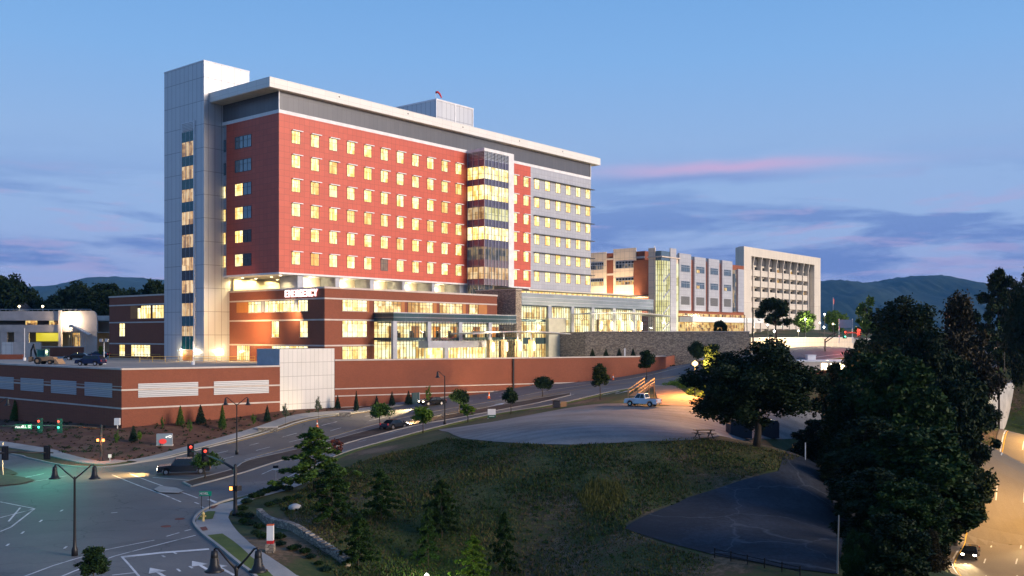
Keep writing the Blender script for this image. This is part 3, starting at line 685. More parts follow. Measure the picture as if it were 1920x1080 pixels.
# median with mulch
medT = [(343, 906), (359, 902), (385, 895), (437, 881), (462, 866), (530, 850), (610, 830), (675, 812), (770, 789), (850, 777), (930, 762), (1010, 748), (1070, 738)]
medB = [(1070, 742), (1010, 756), (930, 771), (850, 786), (770, 801), (675, 825), (610, 844), (530, 864), (462, 886), (437, 893), (385, 907), (359, 914)]
mt = smooth_line([GP(*q) for q in medT], 3); mbm = smooth_line([GP(*q) for q in medB], 3)
mpoly = [tuple(p) for p in mt+mbm]
drape('median', mpoly, 0.16, 'median_mulch', 1.1, kind='structure', label='mulched median strip between the carriageways')
ribbon('median_kerb', mt+mbm+[mt[0]], -0.15, 0.06, OR_, 'curb', 0.13, kind='structure', label='concrete kerb round the median')
drape('median_nose', [GP(*q) for q in ((288, 920), (300, 913), (330, 917), (345, 923), (335, 927), (300, 926))], 0.16, 'curb', 0.7, kind='structure', label='rounded concrete nose in front of the median')
drape('corner_island', [GP(*q) for q in ((-60, 897), (0, 877), (20, 883), (34, 890), (20, 893), (55, 899), (66, 903), (40, 909), (0, 913), (-60, 922))], 0.16, 'median_mulch', 1.0, kind='structure', label='small traffic island at the road crossing')
# mulch bank under the walls
bank = [tuple(p) for p in offset_line(farline, 4.6)[6:fi+3]]+[tuple(p) for p in offset_line(farline, 2.9)[fi+3:-12]]
bank += [tuple(K3+Vector((0.6, 3))), tuple(K3), tuple(K2), tuple(K1), tuple(K0), tuple(K0+A.w*50)]
drape('planted_bank', bank, 0.05, 'mulch', 1.3, kind='structure', label='brown mulch bank below the brick wall')
drape('upper_lawn', [GP(*q) for q in ((1140, 700), (1250, 686), (1330, 678), (1330, 668), (1260, 672), (1200, 683), (1140, 692))], 0.09, 'lawn', 1.2, kind='structure', label='green lawn strip by the upper road')
# gravel lot, dirt path and the old lot
lot = [(822, 806), (880, 798), (925, 791), (985, 780), (1050, 768), (1110, 759), (1165, 757), (1230, 762), (1300, 756), (1400, 758), (1520, 770), (1560, 790), (1540, 815), (1450, 824), (1400, 824), (1340, 820), (1200, 828), (1110, 833), (1050, 834), (980, 832), (900, 826), (850, 816)]
lp = smooth_line([GP(*q) for q in lot]+[GP(*lot[0])], 3)
drape('gravel_lot', [tuple(p) for p in lp[:-1]], 0.05, 'gravel', 1.3, kind='structure', label='pale gravel lot on top of the hill')
drape('dirt_path', [GP(*q) for q in ((1238, 760), (1228, 735), (1222, 722), (1240, 724), (1290, 742), (1350, 758), (1300, 764))], 0.09, 'dirt', 1.0, kind='structure', label='orange dirt bank beside the wooden steps')
drape('old_lot', [GP(*q) for q in ((1168, 992), (1225, 962), (1290, 934), (1380, 905), (1460, 884), (1530, 866), (1600, 862), (1640, 940), (1570, 1078), (1470, 1066), (1350, 1044), (1250, 1018))], 0.06, 'cracked_asphalt', 1.2, kind='structure', label='old cracked dark parking lot below the hill')
# highway
hl = smooth_line(HW, 8)
ribbon('highway', hl, -26, 0.6, 0.0, 'highway', 0.12, step=2.0, kind='structure', label='wide highway curving through its cutting')
hm = MB()
HO = 0.12+0.014
def hpaint(off, w): paint(hm, offset_line(hl, off), w, HO, 1.5)
for off in (-0.4, -10.8, -12.6, -25.4): hpaint(off, 0.22)
for off in (-3.9, -7.3, -16.2, -19.8): dashes(hm, offset_line(hl, off), 0.16, 3, 7, HO)  # real lane lines plus extra ones that mimic light trails
hm.build('highway_markings', 'road_paint', kind='structure', label='white lane lines on the highway, partly echoing light trails')
hy = MB()
for off in (-0.75, -11.2, -12.2): paint(hy, offset_line(hl, off), 0.16, HO, 1.5)  # yellow stripes stand in for headlight trails
hy.build('yellow_highway_trail_lines', 'yellow_trail_line', kind='structure', label='yellow lines painted to echo light trails on the highway')
# ================================================================ hospital buildings
def broot(name, label, cat='building', group=None):
    return thing(name, label, cat, (A.o.x, A.o.y, 0), A.a, group)
LZ = 0.0
# ---- ward block (red upper floors)
ward = broot('hospital_ward_block', 'large hospital block with red panelled floors, grey end and wide white flat roof')
uE = A.u_at(1108, 0); VB = 18.2
z0, z1, z2, z3, z4 = 11.8, 41.65, 42.3, 45.75, 47.65
uG = A.u_at(995, 0)     # red panels end, grey ones begin
vR = A.v_at(424.5, 0)
mb = MB(); mb.box(0, 0, z0, uG, vR, z1, 0); mb.build('red_wall', ['red_panel'], ward)
mb = MB(); mb.box(uG, 0.0, z0-0.6, uE, VB, z1, 0); mb.box(0.35, vR, z0-0.6, uG, VB, z1, 0); mb.build('grey_wall', ['grey_panel'], ward)
mb = MB(); mb.box(0.0, 0.0, z1, uE, VB, z2, 0); mb.build('white_band', ['white_paint'], ward)
mb = MB(); mb.box(0.15, 0.15, z2, uE-0.15, VB, z3, 0); mb.build('dark_clerestory', ['dark_band'], ward)
mb = MB(); mb.box(-0.03, -0.03, z2, 0.15, 0.15, z3, 0); mb.box(uE-0.2, -0.03, z2, uE+0.03, 0.15, z3); mb.build('corner_trim', ['white_paint'], ward)
rf = MB(); rf.box(-2.9, -1.1, z3+0.05, uE+2.9, VB-0.02, z4, 0); roof = rf.build('roof', ['fascia'], ward)
mb = MB(); mb.box(-2.6, -0.8, z3-0.02, uE+2.6, VB-0.05, z3+0.05, 0); mb.build('soffit', ['soffit'], ward)
mb = MB()
for px in (636, 765, 868, 974, 1055):
    u = A.u_at(px, -1.1); mb = MB(); mb.tube([(u, -1.13, 47.0), (u, -1.05, 47.0)], 0.16, 8); mb.build('roof_drain', ['dark_metal'], ward)
# bottom plate and soffit under the overhang
mb = MB(); mb.box(0.05, 0.05, z0-0.35, uG, VB-0.02, z0-0.003, 0); mb.build('base_plate', ['white_paint'], ward)
# windows
def window_mesh(name, glass, wid, hgt_, sill=True, tr='mullion', split=0.36, cross=0.62):
    m = MB(); t = 0.07
    m.face([(0, 0.0, 0), (wid, 0.0, 0), (wid, 0.0, hgt_), (0, 0.0, hgt_)], 0)
    m.box(0, -0.05, 0, t, 0.0, hgt_, 1); m.box(wid-t, -0.05, 0, wid, 0.0, hgt_, 1); m.box(t, -0.05, 0, wid-t, 0.0, t, 1); m.box(t, -0.05, hgt_-t, wid-t, 0.0, hgt_, 1)
    if split: m.box(wid*split, -0.04, t, wid*split+0.05, -0.002, hgt_-t, 1)
    if cross: m.box(t, -0.045, hgt_*cross, wid-t, -0.003, hgt_*cross+0.05, 1)
    me = bpy.data.meshes.new(name); me.from_pydata(m.v, [], m.f)
    for k in (glass, tr): me.materials.append(MATS[k])
    me.polygons.foreach_set('material_index', m.m); return me
def shade_mesh(w_, d_, off=0.0):
    m = MB(); m.box(off, -d_, 0, w_+off, 0.0, 0.09, 0); m.box(off, -d_-0.02, -0.05, w_+off, -d_, 0.12, 0)
    me = bpy.data.meshes.new('sunshade'); me.from_pydata(m.v, [], m.f); me.materials.append(MATS['white_paint']); return me
WZT = [38.8-4.6*r for r in range(6)]
WW, WH = 2.05, 2.42
wm = window_mesh('window', 'lit_window', WW, WH); wmb = window_mesh('window', 'lit_blind', WW, WH); shm = shade_mesh(WW*1.18, 0.45, 0.06)
redL = [546.2, 582, 616.7, 650.5, 682.7, 713.7, 743.6, 772.5, 800.5, 827.5, 853.2]
ucols = [A.u_at(x, 0) for x in redL]
ub = np.polyfit(range(11), ucols, 1); ucols = [ub[0]*i+ub[1] for i in range(11)]
pitch = ub[0]
uw2 = A.u_at(981.2, 0); ucols += [A.u_at(981.2, 0)-pitch*0.98, uw2]
nw = 0
def put(me, name, parent, loc, rz=0.0):
    o = bpy.data.objects.new(name, me); C.objects.link(o); o.parent = parent; o.location = loc; o.rotation_euler = (0, 0, rz); return o
for r, zt in enumerate(WZT):
    for c, u in enumerate(ucols):
        o = put(wmb if (r == 5 and c == 5) else wm, 'window', ward, (u, -0.012, zt-WH)); nw += 1
        s = put(shm, 'sunshade', o, (0, 0.01, WH+0.03))
# grey end windows: the nearest ones as parts, the farthest columns as one mesh
gl = [1001.7, 1021.7, 1041.4, 1061.2, 1079.5, 1097.5]
gum = [A.u_at(x, 0) for x in gl]; gb = np.polyfit(range(6), gum, 1); gum = [gb[0]*i+gb[1] for i in range(6)]
far_w = MB()
for r, zt in enumerate(WZT):
    for c, u in enumerate(gum):
        if nw < 94: put(wm, 'window', ward, (u, -0.012, zt-WH)); nw += 1
        else:
            i0 = len(far_w.v)
            for v in wm.vertices: far_w.v.append((v.co.x+u, v.co.y-0.012, v.co.z+zt-WH))
            for p in wm.polygons: far_w.f.append(tuple(i0+k for k in p.vertices)); far_w.m.append(p.material_index)
far_w.build('far_windows', ['lit_window', 'mullion'], ward, kind='stuff')
for r, zt in enumerate(WZT):
    m = MB(); m.box(gum[0]-0.3, -0.75, zt+0.06, uE+0.9, 0.0, zt+0.2, 0); m.build('sun_ledge', ['mullion'], ward)
# short side windows (two panes), and the narrow ones in the recess
va = A.v_at(471.6, 0); vb = A.v_at(440.8, 0)
for r, zt in enumerate(WZT):
    wdt = (vb-va)
    for half in (0, 1):
        lit = (half == 0 and r >= 2)
        m = window_mesh('side_window', 'lit_window' if lit else ('sky_glass' if r < 4 else 'dark_glass'), wdt/2-0.04, WH, split=0.5)
        # local x of the mesh runs towards -v, so the lit half is the far one
        o = put(m, 'side_window', ward, (-0.014, vb-(wdt/2+0.02)*half, zt-WH), -math.pi/2)
    v1_ = A.v_at(424.5, 0.35); v2_ = A.v_at(417.5, 0.35)
    m = window_mesh('recess_window', 'lit_window' if r >= 2 else 'sky_glass', abs(v2_-v1_)-0.1, WH, split=None)
    put(m, 'recess_window', ward, (0.33, max(v1_, v2_), zt-WH), -math.pi/2)
# plant room on the roof and the windsock
uP = 62; 
pr = thing('plant_room', 'grey metal box room standing on the hospital roof', 'plant room', (A.o.x, A.o.y, 0), A.a)
vp = 7.0; up0 = A.u_at(818, vp); up1 = A.u_at(887, vp)
zt = A.z_at(up0, vp, 187.5)
m = MB(); m.box(up0, vp, z4-0.02, up1, vp+16, zt, 0); m.build('wall', ['metal_panel'], pr)
m = MB(); m.box(up0-0.1, vp-0.12, zt, up1+0.1, vp+16.1, zt+0.35, 0)
for u in (up0, (up0+up1)/2, up1-0.2): m.box(u-0.1, vp-0.1, z4, u+0.25, vp, zt, 0)
m.build('trim', ['white_paint'], pr)
wsx, wsy = A.xy(up0+0.4, vp+0.6)
ws = thing('windsock', 'small red windsock on a white mast above the roof plant room', 'windsock', (wsx, wsy, zt+0.35))
m = MB(); m.tube([(0, 0, 0), (0, 0, 1.6)], 0.06, 6); m.build('mast', ['white_paint'], ws)
m = MB(); m.tube([(0, 0, 1.55), (0.5, 0, 1.65), (0.9, 0, 1.3), (1.25, 0, 0.6), (1.35, 0, 0.3)], [0.28, 0.27, 0.22, 0.17, 0.13], 8); m.build('sock', ['windsock'], ws, True)

# glass bay projecting from the long facade
bay = A.u_at(876, 0)
vbay = A.v_at(908, bay); ub1 = A.u_at(963, vbay); ubf = A.u_at(953, vbay)
zb_t = A.z_at(bay, vbay, 277); zb_b = A.z_at(bay, vbay, 533.5)
bayr = thing('glass_bay', 'tall lit glass bay with dark bands projecting from the red facade', 'glass bay', (A.o.x, A.o.y, 0), A.a)
m = MB(); m.box(bay-0.1, vbay-0.12, zb_t-0.7, ub1, -0.03, zb_t, 0); m.box(ubf, vbay-0.12, zb_b-0.2, ub1, -0.03, zb_t-0.7, 0); m.build('white_frame', ['white_paint'], bayr)
m = MB()
for k in range(6): m.box(bay, vbay, zb_t-0.95-k*0.32, ubf, -0.05, zb_t-0.8-k*0.32)
m.build('louvres', ['steel'], bayr)
m = MB(); m.box(bay+0.4, vbay+0.4, zb_b, ubf, -0.05, zb_t-0.7); m.build('bay_core', ['plum_glass'], bayr)
zl = zb_t-2.75
bands = []
zc = A.z_at(bay, vbay, 298+6)
# band tops measured at the corner: spandrel / lit alternate every storey
ys = [(296, 311), (334, 346), (373, 387), (410, 424), (448, 462), (486, 500), (522, 534)]
zs = [(A.z_at(bay, vbay, a), A.z_at(bay, vbay, b_)) for a, b_ in ys]
litk = ['lit_window', 'lit_window', 'lit_elevator', 'lit_window', 'lit_dim', 'lit_elevator']
lits = ['lit_tall', 'lit_tall', 'lit_stair', 'lit_tall', 'lit_dim', 'lit_elevator']
for k, (a, b_) in enumerate(zs):
    m = MB(); m.box(bay+0.02, vbay+0.02, b_, ubf, -0.06, a, 0); m.build('spandrel', ['plum_glass' if k < 5 else 'rose_glass'], bayr)
    if k < 6:
        m = MB(); t_, bt = b_, zs[k+1][0]
        m.face([(bay+0.06, vbay+0.06, bt), (ubf, vbay+0.06, bt), (ubf, vbay+0.06, t_), (bay+0.06, vbay+0.06, t_)], 1)
        m.face([(bay+0.06, -0.06, bt), (bay+0.06, vbay+0.06, bt), (bay+0.06, vbay+0.06, t_), (bay+0.06, -0.06, t_)], 0)
        m.build('glazing', [litk[k], lits[k]], bayr)
        m = MB(); m.box(bay-0.01, vbay-0.01, bt+1.1, ubf, vbay+0.05, bt+1.16); m.box(bay-0.01, vbay+0.05, bt+1.1, bay+0.05, -0.06, bt+1.16); m.build('rail', ['mullion'], bayr)
m = MB()
for k in range(8):
    u = bay+(ubf-bay)*k/7; m.box(u-0.05, vbay-0.12, zb_b-0.1, u+0.05, vbay+0.05, zb_t-0.75)
for k in range(1, 3):
    v = vbay+(0-vbay)*k/3; m.box(bay-0.12, v-0.06, zb_b-5.4, bay+0.02, v+0.06, zb_t-0.75)
m.box(bay-0.12, -0.2, zb_b-5.4, bay, -0.06, zb_t-0.75)
m.build('mullions', ['steel'], bayr)
# glass foot of the bay under the overhang
m = MB(); m.box(bay+0.3, -3.0, 8.0, bay+6, -0.3, z0-0.5, 0); m.build('foot_glass', ['lit_dim'], bayr)

# ---- elevator tower
u0 = A.uv(-60.4, 190.2)[0]; v0t = VB; v1t = A.v_at(308, u0); u1t = A.u_at(467.5, VB); zt = A.z_at(u0, VB, 114.5); zb = -5.3
et = broot('elevator_tower', 'tallest plain silver panelled tower with a slim lit glass strip at its end', 'tower')
m = MB(); m.box(u0, v0t, zb, u1t, v1t, zt, 0); m.build('wall', ['metal_panel'], et)
m = MB(); m.box(u0-0.06, v0t-0.06, zt, u1t+0.06, v1t+0.06, zt+0.25); m.build('parapet', ['white_paint'], et)
sL = A.v_at(341.5, u0); sR = A.v_at(364, u0)
zz = lambda y: A.z_at(u0, (sL+sR)/2, y)
m = MB()
for k in range(6): m.box(u0-0.16, sR, zz(231+k*2.8), u0-0.02, sL, zz(229.4+k*2.8))
m.build('louvre', ['white_paint'], et)
m = MB(); m.box(u0-0.2, sR-0.35, zz(655), u0, sR, zz(229)); m.build('white_fin', ['white_paint'], et)
y = 247; k = 0; per = 42.6
yt = [247, 292.5, 336, 378.3, 421, 464, 507, 549.5, 592.5, 630]
pan = ['teal_glass', 'teal_glass', 'teal_glass', 'teal_glass', 'dark_glass', 'dark_glass', 'dark_glass', 'dark_glass', 'teal_glass', 'teal_glass']
for k, yy in enumerate(yt):
    bot = yy+(19 if k < 9 else 25)
    m = MB(); m.box(u0-0.06, sR, zz(bot), u0-0.005, sL, zz(yy)); m.build('spandrel', [pan[k]], et)
    if k < 9:
        m = MB(); m.face([(u0-0.03, sL, zz(yt[k+1])), (u0-0.03, sR, zz(yt[k+1])), (u0-0.03, sR, zz(bot)), (u0-0.03, sL, zz(bot))]); m.build('pane', ['lit_elevator'], et)
m = MB()
for f in (0, 0.33, 0.66, 1): m.box(u0-0.09, sR+(sL-sR)*f-0.04, zz(655), u0-0.02, sR+(sL-sR)*f+0.04, zz(247))
m.build('mullions', ['steel'], et)
m = MB(); m.box(u0-0.05, sR+0.3, -5.1, u0-0.01, sL-0.3, zz(656)); m.build('door', ['orange_wood'], et)

# ---- emergency podium (brick, three storeys)
uP0, vP0 = 1.61, -11.24
pod = broot('emergency_building', 'three storey brick podium with pale string courses under the red ward floors')
uPe = A.u_at(932, vP0); PT = 8.8; PB = -5.3
uT = A.u_at(430, VB)
m = MB(); m.box(uP0, vP0, PB, uPe, VB-0.02, PT-0.35, 0); m.build('brick_wall', ['brick'], pod)
m = MB(); m.box(uP0-0.15, vP0-0.15, PT-0.35, uPe+0.1, VB-0.04, PT, 0)
for z in (6.67, 2.8, -1.93): m.box(uP0-0.06, vP0-0.06, z-0.16, uPe, VB-0.06, z+0.12, 0)
m.build('string_course', ['coping'], pod)
def wall_win(parent, side, p0, p1, zb_, zt_, glass='lit_tall', n=4, h=(), name='window', uc=uP0, vc=vP0, depth=0.02):
    # side 'v': on the short face x=uc, 'u': on the long face y=vc; p0,p1 are photograph columns
    if side == 'u': a, b_ = A.u_at(p0, vc), A.u_at(p1, vc)
    else: a, b_ = A.v_at(p1, uc), A.v_at(p0, uc)
    w_ = b_-a
    m = MB(); m.face([(0, 0, 0), (w_, 0, 0), (w_, 0, zt_-zb_), (0, 0, zt_-zb_)], 0)
    t = 0.06; H = zt_-zb_
    m.box(-0.08, -0.08, -0.1, w_+0.08, 0, 0, 2)
    for k in range(n+1):
        x = w_*k/n; m.box(x-t/2, -0.06, 0, x+t/2, -0.003, H, 1)
    for q in list(h)+[0.0, 1.0]: m.box(0, -0.05, H*q-t/2, w_, -0.004, H*q+t/2, 1)
    o = m.build(name, [glass, 'mullion', 'coping'], parent)
    if side == 'u': o.location = (a, vc-depth, zb_)
    else: o.location = (uc-depth, b_, zb_); o.rotation_euler = (0, 0, -math.pi/2)
    return o
for a, b_, n in ((466, 490, 4), (497, 552.5, 8), (559, 577.5, 3)): wall_win(pod, 'v', a, b_, 4.4, 6.45, n=n, h=(0.75,))
for a, b_ in ((444, 466), (490, 497), (552.5, 559)):
    m = MB(); m.box(uP0-0.05, A.v_at(b_, uP0), 4.4, uP0-0.004, A.v_at(a, uP0), 6.45); m.build('infill_panel', ['orange_wood' if a < 450 else 'grey_paint'], pod)
for a, b_ in ((510, 523.5), (563, 577.5)): wall_win(pod, 'v', a, b_, -0.4, 2.6, n=2, h=(0.3,))
wall_win(pod, 'v', 445, 468.5, -5.0, -2.1, n=6, h=(0.7,), name='entrance_window')
wall_win(pod, 'v', 510, 577.5, -3.6, -2.1, n=8, name='window')
for a, b_ in ((641.5, 687.5),):
    wall_win(pod, 'u', a, b_, 4.45, 6.5, n=5, h=(0.75,)); wall_win(pod, 'u', a, b_, -0.35, 2.65, n=5, h=(0.3, 0.85)); wall_win(pod, 'u', a, b_, -4.5, -2.15, n=5, h=(0.7,))
for a, b_, n in ((701, 751.5, 7), (764.5, 811.5, 7), (824, 866.5, 7), (879, 896, 3)): wall_win(pod, 'u', a, b_, 4.3, 6.5, n=n, h=(0.75,), glass='lit_lobby')
for a, b_ in ((751.5, 758.5), (811.5, 818.5), (866.5, 873), (897, 913), (687.5, 692)):
    m = MB(); m.box(A.u_at(a, vP0), vP0-0.04, 4.3, A.u_at(b_, vP0), vP0-0.003, 6.5); m.build('infill_panel', ['orange_wood'], pod)
# EMERGENCY letters: strokes on a 4x6 grid, lit from within
GLY = {'E': [(0,0,0,6),(0,6,3.4,6),(0,3.1,2.9,3.1),(0,0,3.4,0)], 'M': [(0,0,0,6),(0,6,2.1,2.6),(2.1,2.6,4.2,6),(4.2,6,4.2,0)], 'R': [(0,0,0,6),(0,6,3,6),(3,6,3.6,5.2),(3.6,5.2,3.6,3.8),(3.6,3.8,3,3),(3,3,0,3),(1.8,3,3.7,0)],
       'G': [(3.8,5.1,2.9,6),(2.9,6,1,6),(1,6,0,5),(0,5,0,1),(0,1,1,0),(1,0,2.9,0),(2.9,0,3.8,1),(3.8,1,3.8,2.8),(3.8,2.8,2.2,2.8)], 'N': [(0,0,0,6),(0,6,3.7,0),(3.7,0,3.7,6)],
       'C': [(3.7,5,2.8,6),(2.8,6,1,6),(1,6,0,5),(0,5,0,1),(0,1,1,0),(1,0,2.8,0),(2.8,0,3.7,1)], 'Y': [(0,6,2,3.2),(2,3.2,4,6),(2,3.2,2,0)],
       'D': [(0,0,0,6),(0,6,2.4,6),(2.4,6,3.6,4.8),(3.6,4.8,3.6,1.2),(3.6,1.2,2.4,0),(2.4,0,0,0)], 'O': [(1,0,0,1),(0,1,0,5),(0,5,1,6),(1,6,2.7,6),(2.7,6,3.7,5),(3.7,5,3.7,1),(3.7,1,2.7,0),(2.7,0,1,0)],
       'W': [(0,6,1,0),(1,0,2.2,4.2),(2.2,4.2,3.4,0),(3.4,0,4.4,6)], 'L': [(0,6,0,0),(0,0,3.3,0)], 'S': [(3.5,5.2,2.7,6),(2.7,6,0.9,6),(0.9,6,0,5),(0,5,0.4,3.6),(0.4,3.6,3.2,2.5),(3.2,2.5,3.6,1.2),(3.6,1.2,2.7,0),(2.7,0,0.8,0),(0.8,0,0,0.9)],
       'T': [(0,6,3.8,6),(1.9,6,1.9,0)]}
def letters(mb, text, x, z, h, adv, thick, y0, y1, mi=0, lean=0.0):
    s = h/6.0
    for ch in text:
        if ch in GLY:
            for (a, b_, c, d) in GLY[ch]:
                p = Vector((x+a*s, z+b_*s)); q = Vector((x+c*s, z+d*s)); t = (q-p); L = t.length; t = t/L; n = Vector((-t.y, t.x))*thick/2
                p = p-t*thick/2; q = q+t*thick/2
                i0 = len(mb.v)
                for yy in (y0, y1):
                    for w_ in (p-n, q-n, q+n, p+n): mb.v.append((w_.x, yy, w_.y))
                for f in ((0,1,2,3),(7,6,5,4),(0,4,5,1),(1,5,6,2),(2,6,7,3),(3,7,4,0)): mb.f.append(tuple(i0+k for k in f)); mb.m.append(mi)
        x += adv
em = thing('emergency_sign', 'glowing white letters reading EMERGENCY across the top of the brick podium', 'sign', tuple(A.W(uP0-0.25, A.v_at(538, uP0), 7.18)), A.a-math.pi/2)
wtot = A.v_at(538, uP0)-A.v_at(598.5, uP0)
m = MB(); letters(m, 'EMERGENCY', 0.0, 0.0, 1.1, wtot/9, 0.17, -0.2, 0.0); m.build('lettering', ['letter_white'], em)
m = MB(); letters(m, 'EMERGENCY', 0.0, 0.0, 1.1, wtot/9, 0.24, 0.0, 0.16); m.build('letter_backing', ['letter_halo'], em)

# ---- open terrace between podium and ward floors: fins, back walls, soffit lights
ter = broot('mechanical_terrace', 'pale open terrace with deep fins lit by wall washers below the red floors', 'terrace')
m = MB(); m.box(2.2, VB-0.6, PT-0.3, 24, VB-0.1, z0-0.36, 0); m.build('back_wall', ['plaster'], ter)
fin_px = [(558, 569), (629, 637.5), (694, 702), (754.5, 760), (810, 816), (862, 875)]
fu = [(A.u_at(a, 0.5), A.u_at(b_, 0.5)) for a, b_ in fin_px]
for a, b_ in fu:
    m = MB(); m.box(a, 0.5, PT-0.35, b_, 6.0, z0-0.36, 0); m.build('fin', ['grey_paint'], ter)
m = MB(); m.box(fu[0][1]+0.02, 5.2, PT-0.35, fu[-1][0]-0.02, 5.7, z0-0.37, 0); m.box(fu[-1][1]+0.02, 5.2, PT-0.35, uE-1, 5.7, z0-0.37); m.build('niche_wall', ['plaster'], ter)
cw, cc = 110, (1.0, 0.80, 0.42)
for k in range(5):
    u = fu[k][1]*0.45+fu[k+1][0]*0.55
    p = A.W(u, 3.9, z0-0.5); lamp('SPOT', p, 1300, cc, 0.12, spot=110, aim=A.W(u, 5.4, PT))
    lamp('AREA', A.W((fu[k][1]+fu[k+1][0])/2, 2.6, z0-0.7), 520, cc, 1.5, aim=A.W((fu[k][1]+fu[k+1][0])/2+0.8, 5.6, z0-1.6))  # added fill light for the niche, without a fixture of its own
    m = MB(); m.box(u-0.2, 3.7, z0-0.44, u+0.2, 4.1, z0-0.37); m.build('washer_lamp', ['lamp_warm'], ter)
for u, v in ((3.2, VB-2.2), (6.4, VB-2.2), (11.5, VB-2.4), (5.0, 9.0), (10.0, 6.0), (3.0, 3.5)):
    p = A.W(u, v, z0-0.5); lamp('SPOT', p, 1900, (1.0, 0.76, 0.34), 0.15, spot=130, aim=A.W(u, v+(1.4 if v > 10 else 0.3), PT))
    m = MB(); m.tube([(u, v, z0-0.44), (u, v, z0-0.37)], 0.22, 8); m.build('down_lamp', ['lamp_warm'], ter)

# ---- annex behind the tower
an = broot('brick_annex', 'lower brick wing with pale bands left of the silver tower')
va0, va1 = v1t-0.5, A.v_at(205, 0)
m = MB(); m.box(0, va0, PB, 14, va1, PT-0.35); m.build('brick_wall', ['brick'], an)
m = MB(); m.box(-0.12, va0, PT-0.35, 14, va1+0.12, PT)
for z in (6.67, 2.8, -1.93): m.box(-0.06, va0, z-0.16, 14, va1+0.06, z+0.12)
m.build('string_course', ['coping'], an)
wall_win(an, 'v', 258.5, 265, 3.6, 5.9, n=1, uc=0, name='window'); wall_win(an, 'v', 265, 283, 3.6, 6.4, n=4, h=(0.75,), uc=0, name='window'); wall_win(an, 'v', 286.5, 307.5, 3.6, 6.4, n=4, h=(0.75,), uc=0, name='window')
m = MB(); m.box(-0.05, A.v_at(258.5, 0), 3.6, -0.003, A.v_at(245, 0), 6.4); m.build('infill_panel', ['orange_wood'], an)
wall_win(an, 'v', 224.5, 234.5, -0.3, 2.6, n=2, h=(0.6,), uc=0); wall_win(an, 'v', 224.5, 234.5, -4.7, -2.2, n=2, h=(0.7,), uc=0); wall_win(an, 'v', 246.5, 282, -4.7, -2.2, n=6, h=(0.8,), uc=0)

# ---- lower glass lobby in front of the podium
uL = A.u_at(701, vP0); vL = A.v_at(738, uL); uLe = A.u_at(968, vL)
lob = broot('lower_glass_lobby', 'two storey lit glass lobby with a teal band in front of the brick podium', 'glass lobby')
zl = lambda y: A.z_at(uL, vL, y)
bt, bb = zl(587), zl(602); fl1 = zl(633); fl0 = zl(638)
m = MB(); m.box(uL, vL, bb, uLe, vP0-0.02, bt); m.build('teal_band', ['teal_band'], lob)
m = MB(); m.box(uL-0.05, vL-0.05, bt, uLe+0.05, vP0-0.02, bt+0.2); m.box(uL-0.04, vL-0.04, (bt+bb)/2-0.04, uLe, vP0-0.02, (bt+bb)/2+0.03); m.box(uL-0.04, vL-0.04, bb-0.1, uLe, vP0-0.02, bb-0.003); m.build('trim', ['steel'], lob)
m = MB(); m.box(uL, vL, fl0, uLe, vP0-0.02, fl1-0.0); m.build('floor_slab', ['teal_band'], lob)
m = MB(); m.box(uL+0.1, vP0-0.5, PB, uLe, vP0-0.03, bb-0.1); m.build('lit_interior', ['lit_lobby'], lob)
m = MB(); m.face([(uL, vL+0.06, PB), (uLe, vL+0.06, PB), (uLe, vL+0.06, bb), (uL, vL+0.06, bb)]); m.face([(uL+0.04, vP0, PB), (uL+0.04, vL, PB), (uL+0.04, vL, bb), (uL+0.04, vP0, bb)]); m.build('glazing', ['clear_glass'], lob)
m = MB(); n = 44
for k in range(n+1):
    u = uL+(uLe-uL)*k/n; m.box(u-0.035, vL-0.06, PB, u+0.035, vL+0.04, bb)
for k in range(5):
    v = vL+(vP0-vL)*k/5; m.box(uL-0.04, v-0.035, PB, uL+0.03, v+0.035, bb)
for z in (fl1+1.0, bb-0.9, fl0-0.8): m.box(uL, vL-0.05, z, uLe, vL+0.02, z+0.06); m.box(uL-0.03, vL, z, uL+0.02, vP0-0.1, z+0.06)
m.build('mullions', ['mullion'], lob)
for px in (739, 803.5, 862, 917.5):
    u = A.u_at(px, vL); m = MB(); m.box(u-0.5, vL-0.3, PB, u+0.5, vL+0.3, bb); m.build('column', ['grey_paint'], lob)
m = MB(); m.box(uL+0.3, vL+0.4, bb-0.35, uLe-0.2, vP0-0.6, bb-0.15); m.box(uL+0.3, vL+0.4, fl0-0.3, uLe-0.2, vP0-0.6, fl0-0.02); m.build('ceiling', ['soffit'], lob)
for u_ in np.linspace(uL+3, uLe-3, 6):   # furniture and timber screens inside
    m = MB(); m.box(u_, vP0-1.6, fl1, u_+1.6, vP0-0.9, fl1+2.2); m.build('timber_screen', ['orange_wood'], lob)
for u_ in np.linspace(uL+2, uLe-5, 9):
    m = MB(); m.box(u_, vL+0.9, fl1, u_+0.7, vL+1.6, fl1+0.9); m.box(u_, vL+1.5, fl1+0.9, u_+0.7, vL+1.6, fl1+1.3); m.build('lobby_chair', ['dark_wood'], lob)
for k in range(4):
    u = uL+(uLe-uL)*(k+0.5)/4
    for z in (bb-0.5, fl0-0.4): lamp('AREA', A.W(u, (vL+vP0)/2, z), 300, (1.0, 0.84, 0.5), 2.0, rot=(0, 0, 0))
